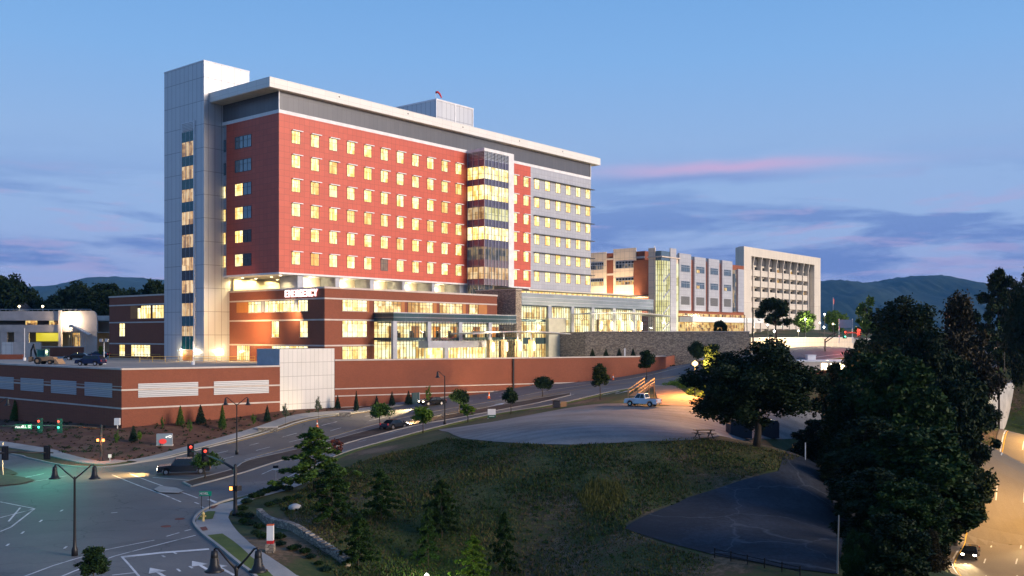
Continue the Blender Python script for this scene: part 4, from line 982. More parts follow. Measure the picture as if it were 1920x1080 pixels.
# entrance vestibule
ve = broot('entrance_vestibule', 'pale grey porch frame round the lit lower entrance doors', 'entrance porch')
a, b_ = A.u_at(803, vL-3), A.u_at(912, vL-3); zt_ = zl(639.5)
m = MB(); m.box(a, vL-3, zt_-1.35, b_, vL-0.32, zt_); a2, b2 = A.u_at(834, vL-3), A.u_at(841, vL-3); m.box(a2, vL-3, PB, b2, vL-0.32, zt_-1.35); m.build('porch_frame', ['grey_paint'], ve)
m = MB(); m.face([(b2, vL-2.6, PB), (b_, vL-2.6, PB), (b_, vL-2.6, zt_-1.35), (b2, vL-2.6, zt_-1.35)]); m.face([(a, vL-2.4, PB), (a2, vL-2.4, PB), (a2, vL-2.4, zt_-1.35), (a, vL-2.4, zt_-1.35)]); m.build('lit_doors', ['lit_tall'], ve)
m = MB()
for k in range(13):
    u = b2+(b_-b2)*k/12; m.box(u-0.05, vL-2.68, PB, u+0.05, vL-2.61, zt_-1.36)
m.build('door_frame', ['mullion'], ve)

# ---- stone pier between the lobbies
pier = broot('stone_pier', 'tall rubble stone pier rising between the two glass lobbies', 'stone pier')
vq = vL+2.2
uq = A.u_at(967, vq); uq2 = A.u_at(978, vq); vq2 = A.v_at(930, uq)
m = MB(); m.box(uq, vq, PB, uq2, vq2+6, A.z_at(uq, vq, 543)); m.build('stonework', ['stone'], pier)
m = MB(); m.box(uq-0.1, vq-0.1, A.z_at(uq, vq, 543), uq2+0.1, vq2+6.1, A.z_at(uq, vq, 541.5)); m.build('coping', ['coping'], pier)

# ---- upper glass lobby
vU = -12.0; uU0 = A.u_at(977, vU); uU1 = A.u_at(1225, vU)
ul = broot('upper_glass_lobby', 'long lit glass lobby under a blue glass band behind the stone retaining wall', 'glass lobby')
zu = lambda px, y: A.z_at(A.u_at(px, vU), vU, y)
ut, ubn = zu(978, 549.5), zu(978, 571.5)
m = MB(); m.box(uU0, vU, ubn, uU1, 4.0, ut); m.build('glass_band', ['blue_glass'], ul)
m = MB(); m.box(uU0, vU-0.06, ut, uU1+0.1, 4.0, ut+0.15)
for f in (0.33, 0.66): m.box(uU0, vU-0.06, ubn+(ut-ubn)*f, uU1, vU, ubn+(ut-ubn)*f+0.08)
m.build('trim', ['steel'], ul)
m = MB(); m.box(uU0, vU+3.5, PB, uU1-0.3, vU+4, ubn); m.build('lit_interior', ['lit_lobby'], ul)
m = MB(); m.face([(uU0, vU+0.05, PB), (uU1, vU+0.05, PB), (uU1, vU+0.05, ubn), (uU0, vU+0.05, ubn)]); m.build('glazing', ['clear_glass'], ul)
m = MB()
for k in range(61):
    u = uU0+(uU1-uU0)*k/60; m.box(u-0.045, vU-0.06, PB, u+0.045, vU+0.03, ubn)
for z in (2.6, 3.9, ubn-0.6): m.box(uU0, vU-0.05, z, uU1, vU+0.02, z+0.08)
m.build('mullions', ['mullion'], ul)
for px in (1029, 1072, 1110, 1150, 1187):
    u = A.u_at(px, vU); m = MB(); m.box(u-0.6, vU-0.35, 0.6, u+0.6, vU+0.3, ubn); m.build('column', ['grey_paint'], ul)
m = MB(); m.box(uU0, vU-0.1, 3.0, A.u_at(1029, vU), vU+3, 3.6); m.box(uU0+0.2, vU+0.3, ubn-0.3, uU1, vU+3.4, ubn-0.1); m.build('floor_slab', ['teal_band'], ul)
for px in (995, 1050, 1095, 1140, 1180, 1210):
    lamp('AREA', A.W(A.u_at(px, vU), vU+1.8, ubn-0.4), 400, (1.0, 0.84, 0.5), 2.0, rot=(0, 0, 0))
# teal spandrel panels low in the facade
m = MB()
for a, b_ in ((980, 998), (1003, 1028)): m.box(A.u_at(a, vU), vU-0.12, zu(a, 645), A.u_at(b_, vU), vU-0.06, zu(a, 633))
m.build('teal_panel', ['teal_band'], ul)
# beige wall between levels
bw = broot('beige_wall', 'smooth cream wall between the lower plaza and the stone retaining wall', 'wall')
uB0, uB1 = A.u_at(1029, vU-1.2), A.u_at(1061, vU-1.2)
zB = A.z_at(uB0, vU-1.2, 597)
m = MB(); m.box(uB0, vU-1.2, PB, uB1, vU-0.2, zB); m.build('wall', ['cream_wall'], bw)
m = MB(); m.box(uB0-0.05, vU-1.25, zB, uB1+0.05, vU-0.15, zB+0.2); m.build('coping', ['grey_paint'], bw)
# canopy roof terrace strip behind the glass band (between band and grey floors)
cs = broot('roof_terrace_glazing', 'low lit strip of windows behind the blue glass band under the grey floors', 'terrace')
a, b_ = A.u_at(975, 1.0), A.u_at(1200, 1.0)
m = MB(); m.box(a, 1.0, 9.2, b_, 1.4, z0-0.9, 0); m.build('glazing', ['lit_window'], cs)
m = MB(); m.box(a-1.5, -3.0, z0-0.95, b_+4, 2.0, z0-0.62); m.build('canopy', ['soffit'], cs)
m = MB()
for k in range(24): u = a+(b_-a)*k/23; m.box(u-0.12, 0.85, 9.2, u+0.12, 1.0, z0-0.95)
m.build('post', ['soffit'], cs)

# ---- stone retaining wall and its upper plaza
Sc = Vector((PX(1097, 223), 223)); Se = Vector((PX(1405, 215), 215)); Sb = Vector(tuple(A.xy(A.uv(Sc.x, Sc.y)[0], vU-1.2)))
zs = A.z_at(0, 0, 0)*0+PZ(622.6, 223)
rw = thing('stone_retaining_wall', 'long rubble stone retaining wall below the upper entrance', 'retaining wall')
def wall_strip(mb, pts, zb_, zt_, th, mi=0):
    for a, b_ in zip(pts, pts[1:]):
        d = (b_-a).normalized(); n = Vector((-d.y, d.x))*th
        mb.prism([(a.x, a.y), (b_.x, b_.y), (b_.x+n.x, b_.y+n.y), (a.x+n.x, a.y+n.y)], zb_, zt_, mi)
m = MB(); wall_strip(m, [Sc, Se], -8.0, zs, 0.8); m.build('stonework', ['stone'], rw)
m = MB(); wall_strip(m, [Sb, Sc], -8.0, zs, 0.8); m.build('side_stonework', ['stone'], rw)
m = MB(); wall_strip(m, [Sc+Vector((-0.1, -0.12)), Se+Vector((0.1, -0.12))], zs, zs+0.16, 1.0); m.build('coping', ['coping'], rw)
m = MB(); m.prism([(Sb.x, Sb.y), (Sc.x+0.3, Sc.y+0.5), (Se.x, Se.y+0.5), (Se.x+14, Se.y+60), (Se.x+20, 330), (Sb.x+60, 340), (Sb.x, Sb.y+30)], -1.0, zs-0.45); o = m.build('upper_plaza', ['deck_slab']); struct(o)
# ---- parking deck / plaza with brick retaining walls
deck = thing('parking_deck', 'brick walled parking deck with silver louvred openings in front of the hospital', 'parking deck')
DZ = -5.15
KLp = K0+A.w*60
m = MB(); wall_strip(m, [KLp, K0], -19, -5.25, 0.5); m.build('left_brick_wall', ['brick'], deck)
m = MB(); wall_strip(m, [K0, K1], -19, -5.25, 0.5); m.build('front_brick_wall', ['brick'], deck)
m = MB(); wall_strip(m, [K2, K3], -16, -4.5, 0.5); m.build('plaza_brick_wall', ['brick'], deck)
m = MB(); wall_strip(m, [K3, K3+Vector((6, 22))], -14, -4.6, 0.5); m.build('end_brick_wall', ['brick'], deck)
def strip_out(pts, d): 
    out = []
    for a, b_ in zip(pts, pts[1:]):
        t = (b_-a).normalized(); n = Vector((t.y, -t.x))*d; out.append((a+n, b_+n))
    return out
def band(mb, a, b_, z0_, z1_, out=0.06, th=0.3, mi=0):
    t = (b_-a).normalized(); n = Vector((t.y, -t.x))
    p = [a+n*out, b_+n*out, b_-n*th, a-n*th]; mb.prism([(q.x, q.y) for q in p], z0_, z1_, mi)
m = MB()
band(m, KLp, K0, -5.25, -4.98, 0.12, 0.7); band(m, K0, K1, -5.25, -4.99, 0.12, 0.7); band(m, K2, K3, -4.5, -4.26, 0.12, 0.7)
for z in (-8.25, -11.0): 
    band(m, KLp, K0, z-0.12, z+0.12, 0.06); band(m, K0, K1, z-0.12, z+0.12, 0.06)
band(m, KLp, K0, -10.0+2.2, -10.0+2.3, 0.03)
for z in (-9.35, -7.1-3.5, -12.6): band(m, K2, K3, z-0.09, z+0.09, 0.06)
m.build('string_course', ['coping'], deck)
def plan_at(px, a, b_):
    r = (px-960)/F; d = b_-a; t = (r*a.y-a.x)/(d.x-r*d.y); return a+d*t
def louv(a, b_, p0, p1, zt_, zb_, base=(K0, K1)):
    q0 = plan_at(p0, *base); q1 = plan_at(p1, *base); mm = MB(); band(mm, q0, q1, zb_, zt_, 0.05, 0.1); mm.build('louvre_panel', ['louvre'], deck)
for p0, p1 in ((259, 371.5), (401, 504)): louv(0, 0, p0, p1, -7.35, -9.45)
for p0, p1 in ((-60, -22), (-10, 26), (39, 82), (96, 143.5), (159, 210.5)): louv(0, 0, p0, p1, -7.35, -9.5, (KLp, K0))
# deck slab (gently crowned sheet at parking level)
_in = Vector((-0.15, 0.35)); dk = [K0+_in+Vector((0, .2)), K1+_in, K2+_in, K3+_in+Vector((-.3, 0)), Sc, Sb, Vector(A.xy(uU0, vU+4)), Vector(A.xy(uPe, vP0+4)), Vector(A.xy(uP0+4, vP0+4)), Vector(A.xy(uP0+4, VB+20)), Vector(A.xy(20, va1)), Vector(A.xy(20, va1+120)), KLp+A.w*60-A.u*2, KLp]
m = MB(); cx = [(p.x, p.y) for p in dk]
m.prism(cx, -6.0, DZ); o = m.build('deck_surface', ['deck_slab'], deck)
# white service box projecting from the wall
wb = thing('service_enclosure', 'tall pale panelled box projecting from the brick deck wall', 'enclosure')
Ws = A.w
k1 = K1; k2 = K1+(K2-K1)*0.99
q = [k1, k2, k2+Ws*6, k1+Ws*2.0]
zt_w = PZ(654.3, 160)
sd = k1+Ws*6.2
m = MB(); m.prism([(p.x, p.y) for p in (k1, k2, k2+Ws*6.2, sd)], -13.2, zt_w); m.build('panel_wall', ['white_panel'], wb)
m = MB(); m.prism([(p.x, p.y) for p in (k1-Vector((.06, .06)), k1+(k2-k1)*0.02, sd+(k2-k1)*0.02, sd-Vector((.06, 0)))], DZ, zt_w-0.1); m.build('blue_side', ['grey_paint'], wb)
m = MB(); q_ = plan_at(961, K2, K3); band(m, q_, plan_at(963, K2, K3), -12.0, -4.5, 0.3, 0.02); m.build('downpipe', ['dark_metal'], deck)
# ================================================================ buildings further back
# ---- beige wing with brick stripes
def frame_at(px, d): return A.uv(PX(px, d), d)
uC, vC = frame_at(1209, 284)
bg_ = broot('beige_wing', 'beige panelled wing with brick stripes right of the ward block')
zt = PZ(468, 284)
vA_ = A.v_at(1080, uC)
m = MB(); m.box(uC, vC, -1, uC+14, vA_, zt-0.4); m.build('brick_wall', ['brick'], bg_)
def vpan(root, a, b_, z0_, z1_, out=0.25, mat='beige_panel', nm='wall_panel', uu=None):
    uu = uC if uu is None else uu
    mm = MB(); mm.box(uu-out, A.v_at(b_, uu-out), z0_, uu-0.004, A.v_at(a, uu-out), z1_); return mm.build(nm, [mat], root)
zy = lambda y: PZ(y, 290)
vpan(bg_, 1095, 1137, -1, zt); vpan(bg_, 1150, 1192.5, -1, zt+0.7)
for z in (zy(485), zy(514)): vpan(bg_, 1137.2, 1149.8, z-0.3, z+0.3, 0.1, 'coping', 'string_course'); vpan(bg_, 1193, 1208.8, z-0.3, z+0.3, 0.1, 'coping', 'string_course')
for row, (a_, b_) in enumerate(((490.5, 503.5), (521.5, 534.5))):
    for (p0, p1) in ((1108, 1131.5), (1155, 1189)):
        za, zb_ = zy(b_), zy(a_)
        uu = uC-0.25; va_, vb_ = A.v_at(p1, uu), A.v_at(p0, uu); w_ = vb_-va_; H = zb_-za
        m = MB(); m.face([(0, 0, 0), (w_*0.35, 0, 0), (w_*0.35, 0, H*0.62), (0, 0, H*0.62)], 1 if row else 0); m.face([(w_*0.35, 0, 0), (w_, 0, 0), (w_, 0, H*0.62), (w_*0.35, 0, H*0.62)], 1 if row else 2); m.face([(0, 0, H*0.62), (w_, 0, H*0.62), (w_, 0, H), (0, 0, H)], 0)
        for k in range(7): m.box(w_*k/6-0.06, -0.08, 0, w_*k/6+0.06, -0.003, H, 3)
        for q in (0, 0.62, 1): m.box(0, -0.07, H*q-0.06, w_, -0.004, H*q+0.06, 3)
        o = m.build('window', ['dark_glass', 'lit_amber', 'lit_dim', 'steel'], bg_); o.location = (uu-0.02, vb_, za); o.rotation_euler = (0, 0, -math.pi/2)
for px in (1110, 1150, 1190): v_ = A.v_at(px, uC-5); lamp('AREA', A.W(uC-5, v_, 8.0), 2600, (1, 0.72, 0.42), 4, aim=A.W(uC, v_, 16))
# ---- glass stair tower
uS, vS = frame_at(1240, 268)
stt = broot('glass_stair_tower', 'slim glass stair tower glowing pale yellow between beige and grey wings', 'stair tower')
zsy = lambda y: PZ(y, 268)
uS1 = A.u_at(1272, vS); vS1 = A.v_at(1216.5, uS)
m = MB(); m.box(uS+0.1, vS+0.1, -1, uS1, vS1, zsy(481)); m.build('core', ['beige_panel'], stt)
m = MB(); m.box(uS-0.2, A.v_at(1229, uS), -1, uS+0.09, vS1, zsy(464)); m.build('beige_pier', ['beige_panel'], stt)
m = MB(); m.box(A.u_at(1256, vS), vS-0.2, -1, A.u_at(1267, vS), vS+0.09, zsy(463)); m.build('grey_pier', ['grey_panel'], stt)
m = MB(); m.box(uS-0.5, vS-0.5, zsy(482), uS1+0.3, vS1+0.3, zsy(480)); m.build('cornice', ['coping'], stt)
m = MB(); m.box(uS, vS, zsy(488), A.u_at(1256, vS)-0.01, A.v_at(1229, uS)-0.01, zsy(482.2)); m.box(uS, vS, zsy(479.9), A.u_at(1256, vS)-0.01, A.v_at(1229, uS)-0.01, zsy(470)); m.build('dark_glazing', ['sky_glass'], stt)
m = MB(); e0, e1 = A.u_at(1256, vS)-0.02, A.v_at(1229, uS)-0.02
m.face([(uS, vS, 0.2), (e0, vS, 0.2), (e0, vS, zsy(488)), (uS, vS, zsy(488))]); m.face([(uS, e1, 0.2), (uS, vS, 0.2), (uS, vS, zsy(488)), (uS, e1, zsy(488))])
m.build('glazing', ['lit_stair'], stt)
m = MB()
for k in range(6): u = uS+(e0-uS)*k/5; m.box(u-0.05, vS-0.08, 0.2, u+0.05, vS-0.003, zsy(488))
for k in range(4): v = vS+(e1-vS)*k/3; m.box(uS-0.08, v-0.05, 0.2, uS-0.003, v+0.05, zsy(488))
for k in range(14): z = 0.6+k*1.45; m.box(uS-0.07, vS-0.07, z, e0, vS-0.004, z+0.06); m.box(uS-0.07, vS-0.07, z, uS-0.004, e1, z+0.06)
m.build('mullions', ['mullion'], stt)
for k in range(4):   # flights of stairs seen through the glass
    z = 1.0+k*4.47; m = MB(); a = (uS+0.8, z); b_ = (e0-0.3, z+2.4)
    m.xprism([(a[0], a[1]), (b_[0], b_[1]), (b_[0], b_[1]+0.55), (a[0], a[1]+0.55)], vS-0.02, vS-0.1)
    m.build('stair_flight', ['steel'], stt)
m = MB(); m.box(A.u_at(1267, vS)+0.02, vS-0.02, 0.2, uS1-0.05, vS+0.09, zsy(491)); m.build('slit_window', ['lit_stair'], stt)
m = MB(); q = A.xy(uS+1, vS+2); m.tube([(uS+0.5, vS1-1.5, zsy(464)), (uS+0.5, vS1-1.5, zsy(460))], 0.15, 6); m.build('roof_mast', ['white_paint'], stt)
# ---- grey panelled wing
gw = broot('grey_wing', 'grey panelled wing with slim brick stripes and square louvres')
u0_, u1_ = uS1+0.1, A.u_at(1397, vS)
gz = lambda px, y: A.z_at(A.u_at(px, vS), vS, y)
ztg = gz(1272.5, 474.5)
m = MB(); m.box(u0_, vS+0.4, -1, u1_, vS+15, ztg-1.4); m.build('brick_wall', ['brick'], gw)
m = MB(); m.box(u0_, vS+0.3, gz(1300, 595), u1_, vS+0.398, gz(1300, 585)); m.build('string_course', ['brick'], gw)
for k, (a, b_) in enumerate(((1272.5, 1294.5), (1301, 1322), (1327.5, 1347.5), (1353, 1372))):
    ua, ub_ = A.u_at(a, vS), A.u_at(b_, vS); zb_ = gz(1300, 583)
    m = MB(); m.box(ua, vS-0.25, zb_, ub_, vS+0.39, ztg-(0.0 if k == 0 else 0.5)); m.build('wall_panel', ['grey_panel'], gw)
    for (y0_, y1_, mt_) in ((497.5, 510, 'sky_glass'), (527.5, 540, 'sky_glass'), (556, 571.5, 'grey_louvre')):
        s = 1; za, zb2 = gz(1285, y1_), gz(1285, y0_)
        wa, wb_ = A.u_at(a+3, vS), A.u_at(b_-3, vS); H = zb2-za; w_ = wb_-wa
        m = MB(); m.face([(0, 0, 0), (w_, 0, 0), (w_, 0, H), (0, 0, H)], 0)
        if mt_ == 'sky_glass':
            if (k, y0_) in ((1, 527.5), (3, 527.5), (1, 497.5)): m.face([(0.2, -0.01, 0.1), (w_*0.4, -0.01, 0.1), (w_*0.4, -0.01, H*0.5), (0.2, -0.01, H*0.5)], 2)
            for q in (0, 0.72, 1): m.box(0, -0.06, H*q-0.05, w_, -0.012, H*q+0.05, 1)
            for q in range(6): m.box(w_*q/5-0.04, -0.05, 0, w_*q/5+0.04, -0.013, H, 1)
        o = m.build('window' if mt_ == 'sky_glass' else 'louvre_panel', [mt_, 'steel', 'lit_amber'], gw); o.location = (wa, vS-0.28, za)
m = MB(); m.box(A.u_at(1375, vS), vS-0.1, gz(1375, 585), A.u_at(1380, vS), vS+0.39, ztg-3); m.build('glazed_strip', ['lit_dim'], gw)
m = MB(); m.box(A.u_at(1383, vS), vS-0.2, gz(1385, 585), A.u_at(1394, vS), vS+0.39, ztg-2.6); m.build('wall_panel', ['grey_panel'], gw)
m = MB(); m.box(u0_, vS-4.5, gz(1300, 604), u1_+4, vS-0.3, gz(1300, 594.5)); m.build('white_canopy', ['white_paint'], gw)
m = MB(); m.box(u0_+0.1, vS+0.2, 0.2, u1_, vS+0.38, gz(1300, 604)); m.build('lit_ground_floor', ['lit_amber'], gw)
m = MB(); m.box(u0_+0.1, vS-0.1, gz(1300, 593), u1_, vS+0.29, gz(1300, 588)); m.build('clerestory', ['lit_amber'], gw)
m = MB(); m.box(u0_+8, vS+6, ztg-1.4, u1_+2, vS+14, ztg+0.5); m.build('roof_plant_screen', ['sky_glass'], gw)
for px in (1290, 1330, 1370): lamp('AREA', A.W(A.u_at(px, vS), vS-2.3, gz(1300, 604)-0.2), 300, (1, 0.7, 0.3), 3, rot=(0, 0, 0))
# ---- concrete building with deep balcony grid
uK, vK = frame_at(1395, 357)
cb = broot('concrete_building', 'old cream concrete block with a deep grid of balconies and slanted braces at the right')
Kz = lambda px, y: A.z_at(A.u_at(px, vK), vK, y)
vKb = max(vK+2.8, A.v_at(1379, uK)); uKe = A.u_at(1538.5, vK); ztk = Kz(1407, 463.5); iL, iR = A.u_at(1409, vK), A.u_at(1527, vK)
m = MB(); m.box(uK, vK+2.4, -3, uKe, vKb, ztk-0.3); m.build('back_wall', ['concrete'], cb)
m = MB(); m.box(uK, vK, -3, iL, vK+2.39, ztk); m.build('left_pier', ['concrete'], cb)
m = MB(); m.box(iR, vK, -3, uKe, vK+2.39, ztk); m.build('right_pier', ['concrete'], cb)
m = MB(); m.box(iL, vK, Kz(1412, 480.5), iR, vK+2.39, ztk); m.build('roof_beam', ['concrete'], cb)
rowz = []
for r in range(6):
    zc_ = Kz(1415, 511)-3.99*r; rowz.append(zc_)
    m = MB(); m.box(iL, vK+1.1, zc_-1.15, A.u_at(1519.5, vK), vK+2.39, zc_+1.1); m.build('balcony', ['concrete'], cb)
fpx = [1416, 1430.5, 1445, 1459, 1472, 1484.5, 1497, 1509, 1519]
for i, p in enumerate(fpx):
    u = A.u_at(p, vK); m = MB(); m.box(u-0.2, vK+0.7, -3, u+0.2, vK+2.3, Kz(1412, 494)); 
    zt_ = Kz(1412, 494); m.face([(u-0.2, vK+0.7, zt_-0.01), (u-0.2, vK+0.1, zt_+2.9), (u-0.2, vK+2.3, zt_+2.9), (u-0.2, vK+2.3, zt_-0.01)][::-1]); m.face([(u+0.2, vK+0.7, zt_-0.01), (u+0.2, vK+0.1, zt_+2.9), (u+0.2, vK+2.3, zt_+2.9), (u+0.2, vK+2.3, zt_-0.01)])
    m.face([(u-0.2, vK+0.7, zt_-0.01), (u+0.2, vK+0.7, zt_-0.01), (u+0.2, vK+0.1, zt_+2.9), (u-0.2, vK+0.1, zt_+2.9)])
    m.build('fin', ['white_paint' if False else 'concrete'], cb)
random.seed(3)
litset = {(0, 4), (0, 6), (1, 4), (2, 8), (5, 1), (5, 2)}
for r in range(6):
    for i in range(len(fpx)-0):
        ua = A.u_at(fpx[i], vK)-2.2; 
        if i == 0: ua += 0.5
        zt_ = rowz[r]+2.25 if r else rowz[0]+2.4
        lit = (r, i) in litset
        m = MB(); m.box(ua, vK+2.28, rowz[r]+1.25, ua+1.55, vK+2.39, zt_); m.build('window', ['lit_amber' if lit else 'dark_glass'], cb)
# braces and a dark panel painting the shade under the roof beam
m = MB(); m.box(iL, vK+2.1, Kz(1412, 495), iR, vK+2.35, Kz(1412, 480.8)); m.build('beam_shade_panel', ['dark_band'], cb)
# ---- parking structure at the far left
gl_ = thing('parking_garage', 'two level cream concrete parking garage with lit openings at the far left', 'garage', (0, 0, 0))
D = 262; X = lambda px: PX(px, D); Z = lambda y: PZ(y, D)
m = MB(); m.box(X(-120), D, Z(601), X(111), D+0.6, Z(583.5)); m.box(X(-120), D, Z(622.5), X(111), D+0.6, Z(609)); m.build('parapet', ['garage_concrete'], gl_)
m = MB(); m.box(X(111), D-0.5, -8, X(116), D+0.5, Z(582)); m.build('column', ['garage_concrete'], gl_)
m = MB(); rr = 3.2; pr_ = [(X(116), Z(622)), (X(182), Z(622)), (X(182), Z(584)-rr+1)]+[(X(182)-1.4+1.4*math.cos(t), Z(584)-rr+1.0+1.6*math.sin(t)*1.5) for t in np.linspace(0.1, math.pi/2, 6)]+[(X(116), Z(584))]
m.xprism(pr_, D, D+0.6); m.build('end_wall', ['garage_concrete'], gl_)
m = MB(); 
for q0, q1 in ((-120, -20), (0, 13), (26, 54), (150, 181)): m = MB(); m.box(X(q0), D+0.1, -8, X(q1), D+0.5, Z(622.6)); m.build('lower_wall', ['garage_concrete'], gl_)
m = MB(); m.box(X(-120), D+14, -8, X(181), D+15, Z(590)); m.box(X(-120), D+0.7, Z(624), X(181), D+14, Z(622.6)); m.box(X(-120), D+0.7, Z(601), X(181), D+14, Z(600)); m.build('inner_wall', ['concrete_plain'], gl_)
for p0, p1 in ((45.5, 66), (90, 110)): m = MB(); m.box(X(p0), D+0.7, Z(608.8), X(p1), D+1.2, Z(601.2)); m.build('lit_opening', ['lit_amber'], gl_)
m = MB(); m.box(X(54), D+4, Z(640), X(98), D+4.4, Z(623)); m.build('lime_glow_wall', ['garage_lime_glow'], gl_)  # wall glows by emission in place of the lamplight on it
m = MB(); m.box(X(124), D+4, -8, X(150), D+4.4, Z(623)); m.build('lit_opening', ['lit_amber'], gl_)
m = MB(); m.xprism([(X(135), Z(612)), (X(140), Z(608)), (X(172), Z(626)), (X(172), Z(628)), (X(140), Z(611)), (X(137), Z(614))], D-2.4, D-0.2); m.build('outside_stair', ['white_paint'], gl_)
m = MB()
for k in range(9): xx = X(137)+(X(172)-X(137))*k/8; m.tube([(xx, D-2.4, -5.2), (xx, D-2.4, Z(606+k*2.3))], 0.05, 5)
m.tube([(X(137), D-2.4, Z(605)), (X(172), D-2.4, Z(623.5))], 0.06, 5); m.build('stair_rail', ['steel'], gl_)
m = MB(); m.box(X(133), D-0.6, Z(601), X(135), D-0.05, Z(598)); m.build('wall_lamp', ['lamp_white'], gl_)
m = MB(); m.tube([(X(-60), D+0.3, Z(580)), (X(170), D+0.3, Z(580))], 0.07, 5)
for k in range(24): xx = X(-60+k*10); m.tube([(xx, D+0.3, Z(583.5)), (xx, D+0.3, Z(580))], 0.05, 4)
m.build('roof_rail', ['steel'], gl_)
lamp('POINT', (X(134), D-1.5, Z(601)), 2600, (1, 0.85, 0.6), 0.3); lamp('AREA', (X(78), D+2.5, Z(623)-0.3), 500, (0.95, 0.85, 0.2), 4, rot=(0, 0, 0)); lamp('POINT', (X(137), D+2.4, Z(630)), 400, (1, 0.85, 0.4), 0.3)
# roof-top lamps of the garage
for i, (px, pt, ph, lb) in enumerate(((36, 573, 583, 'short roof lamp over the garage, left of its pair'), (80, 573, 583, 'short roof lamp over the garage, right of its pair'))):
    l_ = thing('roof_lamp', lb, 'lamp', (PX(px, D+8), D+8, PZ(583.5, D)-0.6), 0, 'lamps on the garage roof')
    m = MB(); m.tube([(0, 0, 0), (0, 0, 1.9)], 0.06, 6); m.build('post', ['steel'], l_)
    m = MB(); m.lathe([(0.02, 1.9), (0.3, 2.0), (0.34, 2.2), (0.05, 2.45)], n=8); m.build('lamp_head', ['lamp_warm'], l_, True)
    lamp('POINT', (PX(px, D+8), D+7.5, PZ(583.5, D)+1.4), 160, (1, 0.8, 0.5), 0.2)
# low walls in front of it
lw = thing('low_brick_wall', 'long low red brick wall in front of the garage', 'wall', (0, 0, 0))
D2 = 232; m = MB(); m.box(PX(78, D2), D2, -7, PX(156, D2), D2+0.5, PZ(651, D2)); m.build('brickwork', ['brick'], lw); m = MB(); m.box(PX(78, D2)-0.1, D2-0.1, PZ(651, D2), PX(156, D2)+0.1, D2+0.6, PZ(649.5, D2)); m.build('coping', ['coping'], lw)
lw = thing('screen_wall', 'plain pink and tan screen wall beside the backhoe', 'wall', (0, 0, 0))
D2 = 222; m = MB(); m.box(PX(4, D2), D2, -7, PX(24, D2), D2+0.4, PZ(641.5, D2)); m.build('pink_panel', ['white_panel'], lw); m = MB(); m.box(PX(24.1, D2), D2, -7, PX(76, D2), D2+0.38, PZ(641.5, D2)); m.build('tan_panel', ['coping'], lw)
lw = thing('kerb_wall', 'short red brick kerb wall at the left edge of the deck', 'wall', (0, 0, 0))
D2 = 205; m = MB(); m.box(PX(-60, D2), D2, -7, PX(42, D2), D2+0.5, PZ(664.5, D2)); m.build('brickwork', ['brick'], lw)
# gable house on the hill
D3 = 330; hs = thing('gable_house', 'small gabled house with pale siding above the garage', 'house', (PX(24, D3), D3, PZ(583, D3)-1))
m = MB(); m.box(-2.6, 0, 0, 2.6, 8, 2.0); m.face([(-2.6, 0, 2), (2.6, 0, 2), (0, 0, 4.0)]); m.build('wall', ['white_panel'], hs)
m = MB(); m.face([(-3.0, -0.3, 1.7), (0, -0.3, 4.1), (0, 8.3, 4.1), (-3.0, 8.3, 1.7)]); m.face([(0, -0.3, 4.1), (3.0, -0.3, 1.7), (3.0, 8.3, 1.7), (0, 8.3, 4.1)]); m.face([(-7.5, 0.5, 1.5), (-2.6, 0.5, 1.5), (-2.4, 4, 3.5), (-7.0, 4, 3.5)]); m.build('roof', ['roof_shingle'], hs)
hs = thing('dark_roofed_house', 'house with a low dark roof among trees above the garage', 'house', (PX(70, 345), 345, PZ(584, 345)-1))
m = MB(); m.box(-6, 0, 0, 6, 6, 1.6); m.build('wall', ['white_panel'], hs)
m = MB(); m.face([(-6.5, -0.4, 1.5), (6.5, -0.4, 1.5), (5, 3, 3.2), (-5, 3, 3.2)]); m.face([(-6.5, 6.4, 1.5), (-5, 3, 3.2), (5, 3, 3.2), (6.5, 6.4, 1.5)]); m.build('roof', ['roof_shingle'], hs)
# low flat-roofed building among the trees at the right, with lit square windows
lb = thing('flat_roofed_building', 'low building with a pale flat roof and square lit windows behind the big dark tree', 'building', (0, 0, 0))
D4 = 190; zr = PZ(676, D4); x0_, x1_ = PX(1340, D4), PX(1600, D4)
m = MB(); m.box(x0_, D4, -16, x1_, D4+14, zr-1.9); m.build('brick_wall', ['brick'], lb)
m = MB(); m.box(x0_-0.4, D4-0.4, zr-1.9, x1_+0.4, D4+14.4, zr-0.3); m.build('fascia', ['coping'], lb)
m = MB(); m.box(x0_-0.5, D4-0.5, zr-0.3, x1_+0.5, D4+15, zr); m.build('roof', ['white_paint'], lb)
for px in (1349, 1370, 1380, 1402, 1413, 1454, 1544, 1561, 1577):
    m = MB(); xx = PX(px, D4); m.box(xx-0.55, D4-0.46, zr-1.75, xx+0.55, D4-0.41, zr-0.55); m.build('window', ['lamp_warm'], lb)
uu_ = thing('roof_unit', 'small white box unit on the low flat roof', 'roof unit', (PX(1520, D4+6), D4+6, zr)); m = MB(); m.box(-0.8, -0.8, 0, 0.8, 0.8, 0.9); m.box(-0.9, -0.9, 0.9, 0.9, 0.9, 1.0); m.build('case', ['white_paint'], uu_)

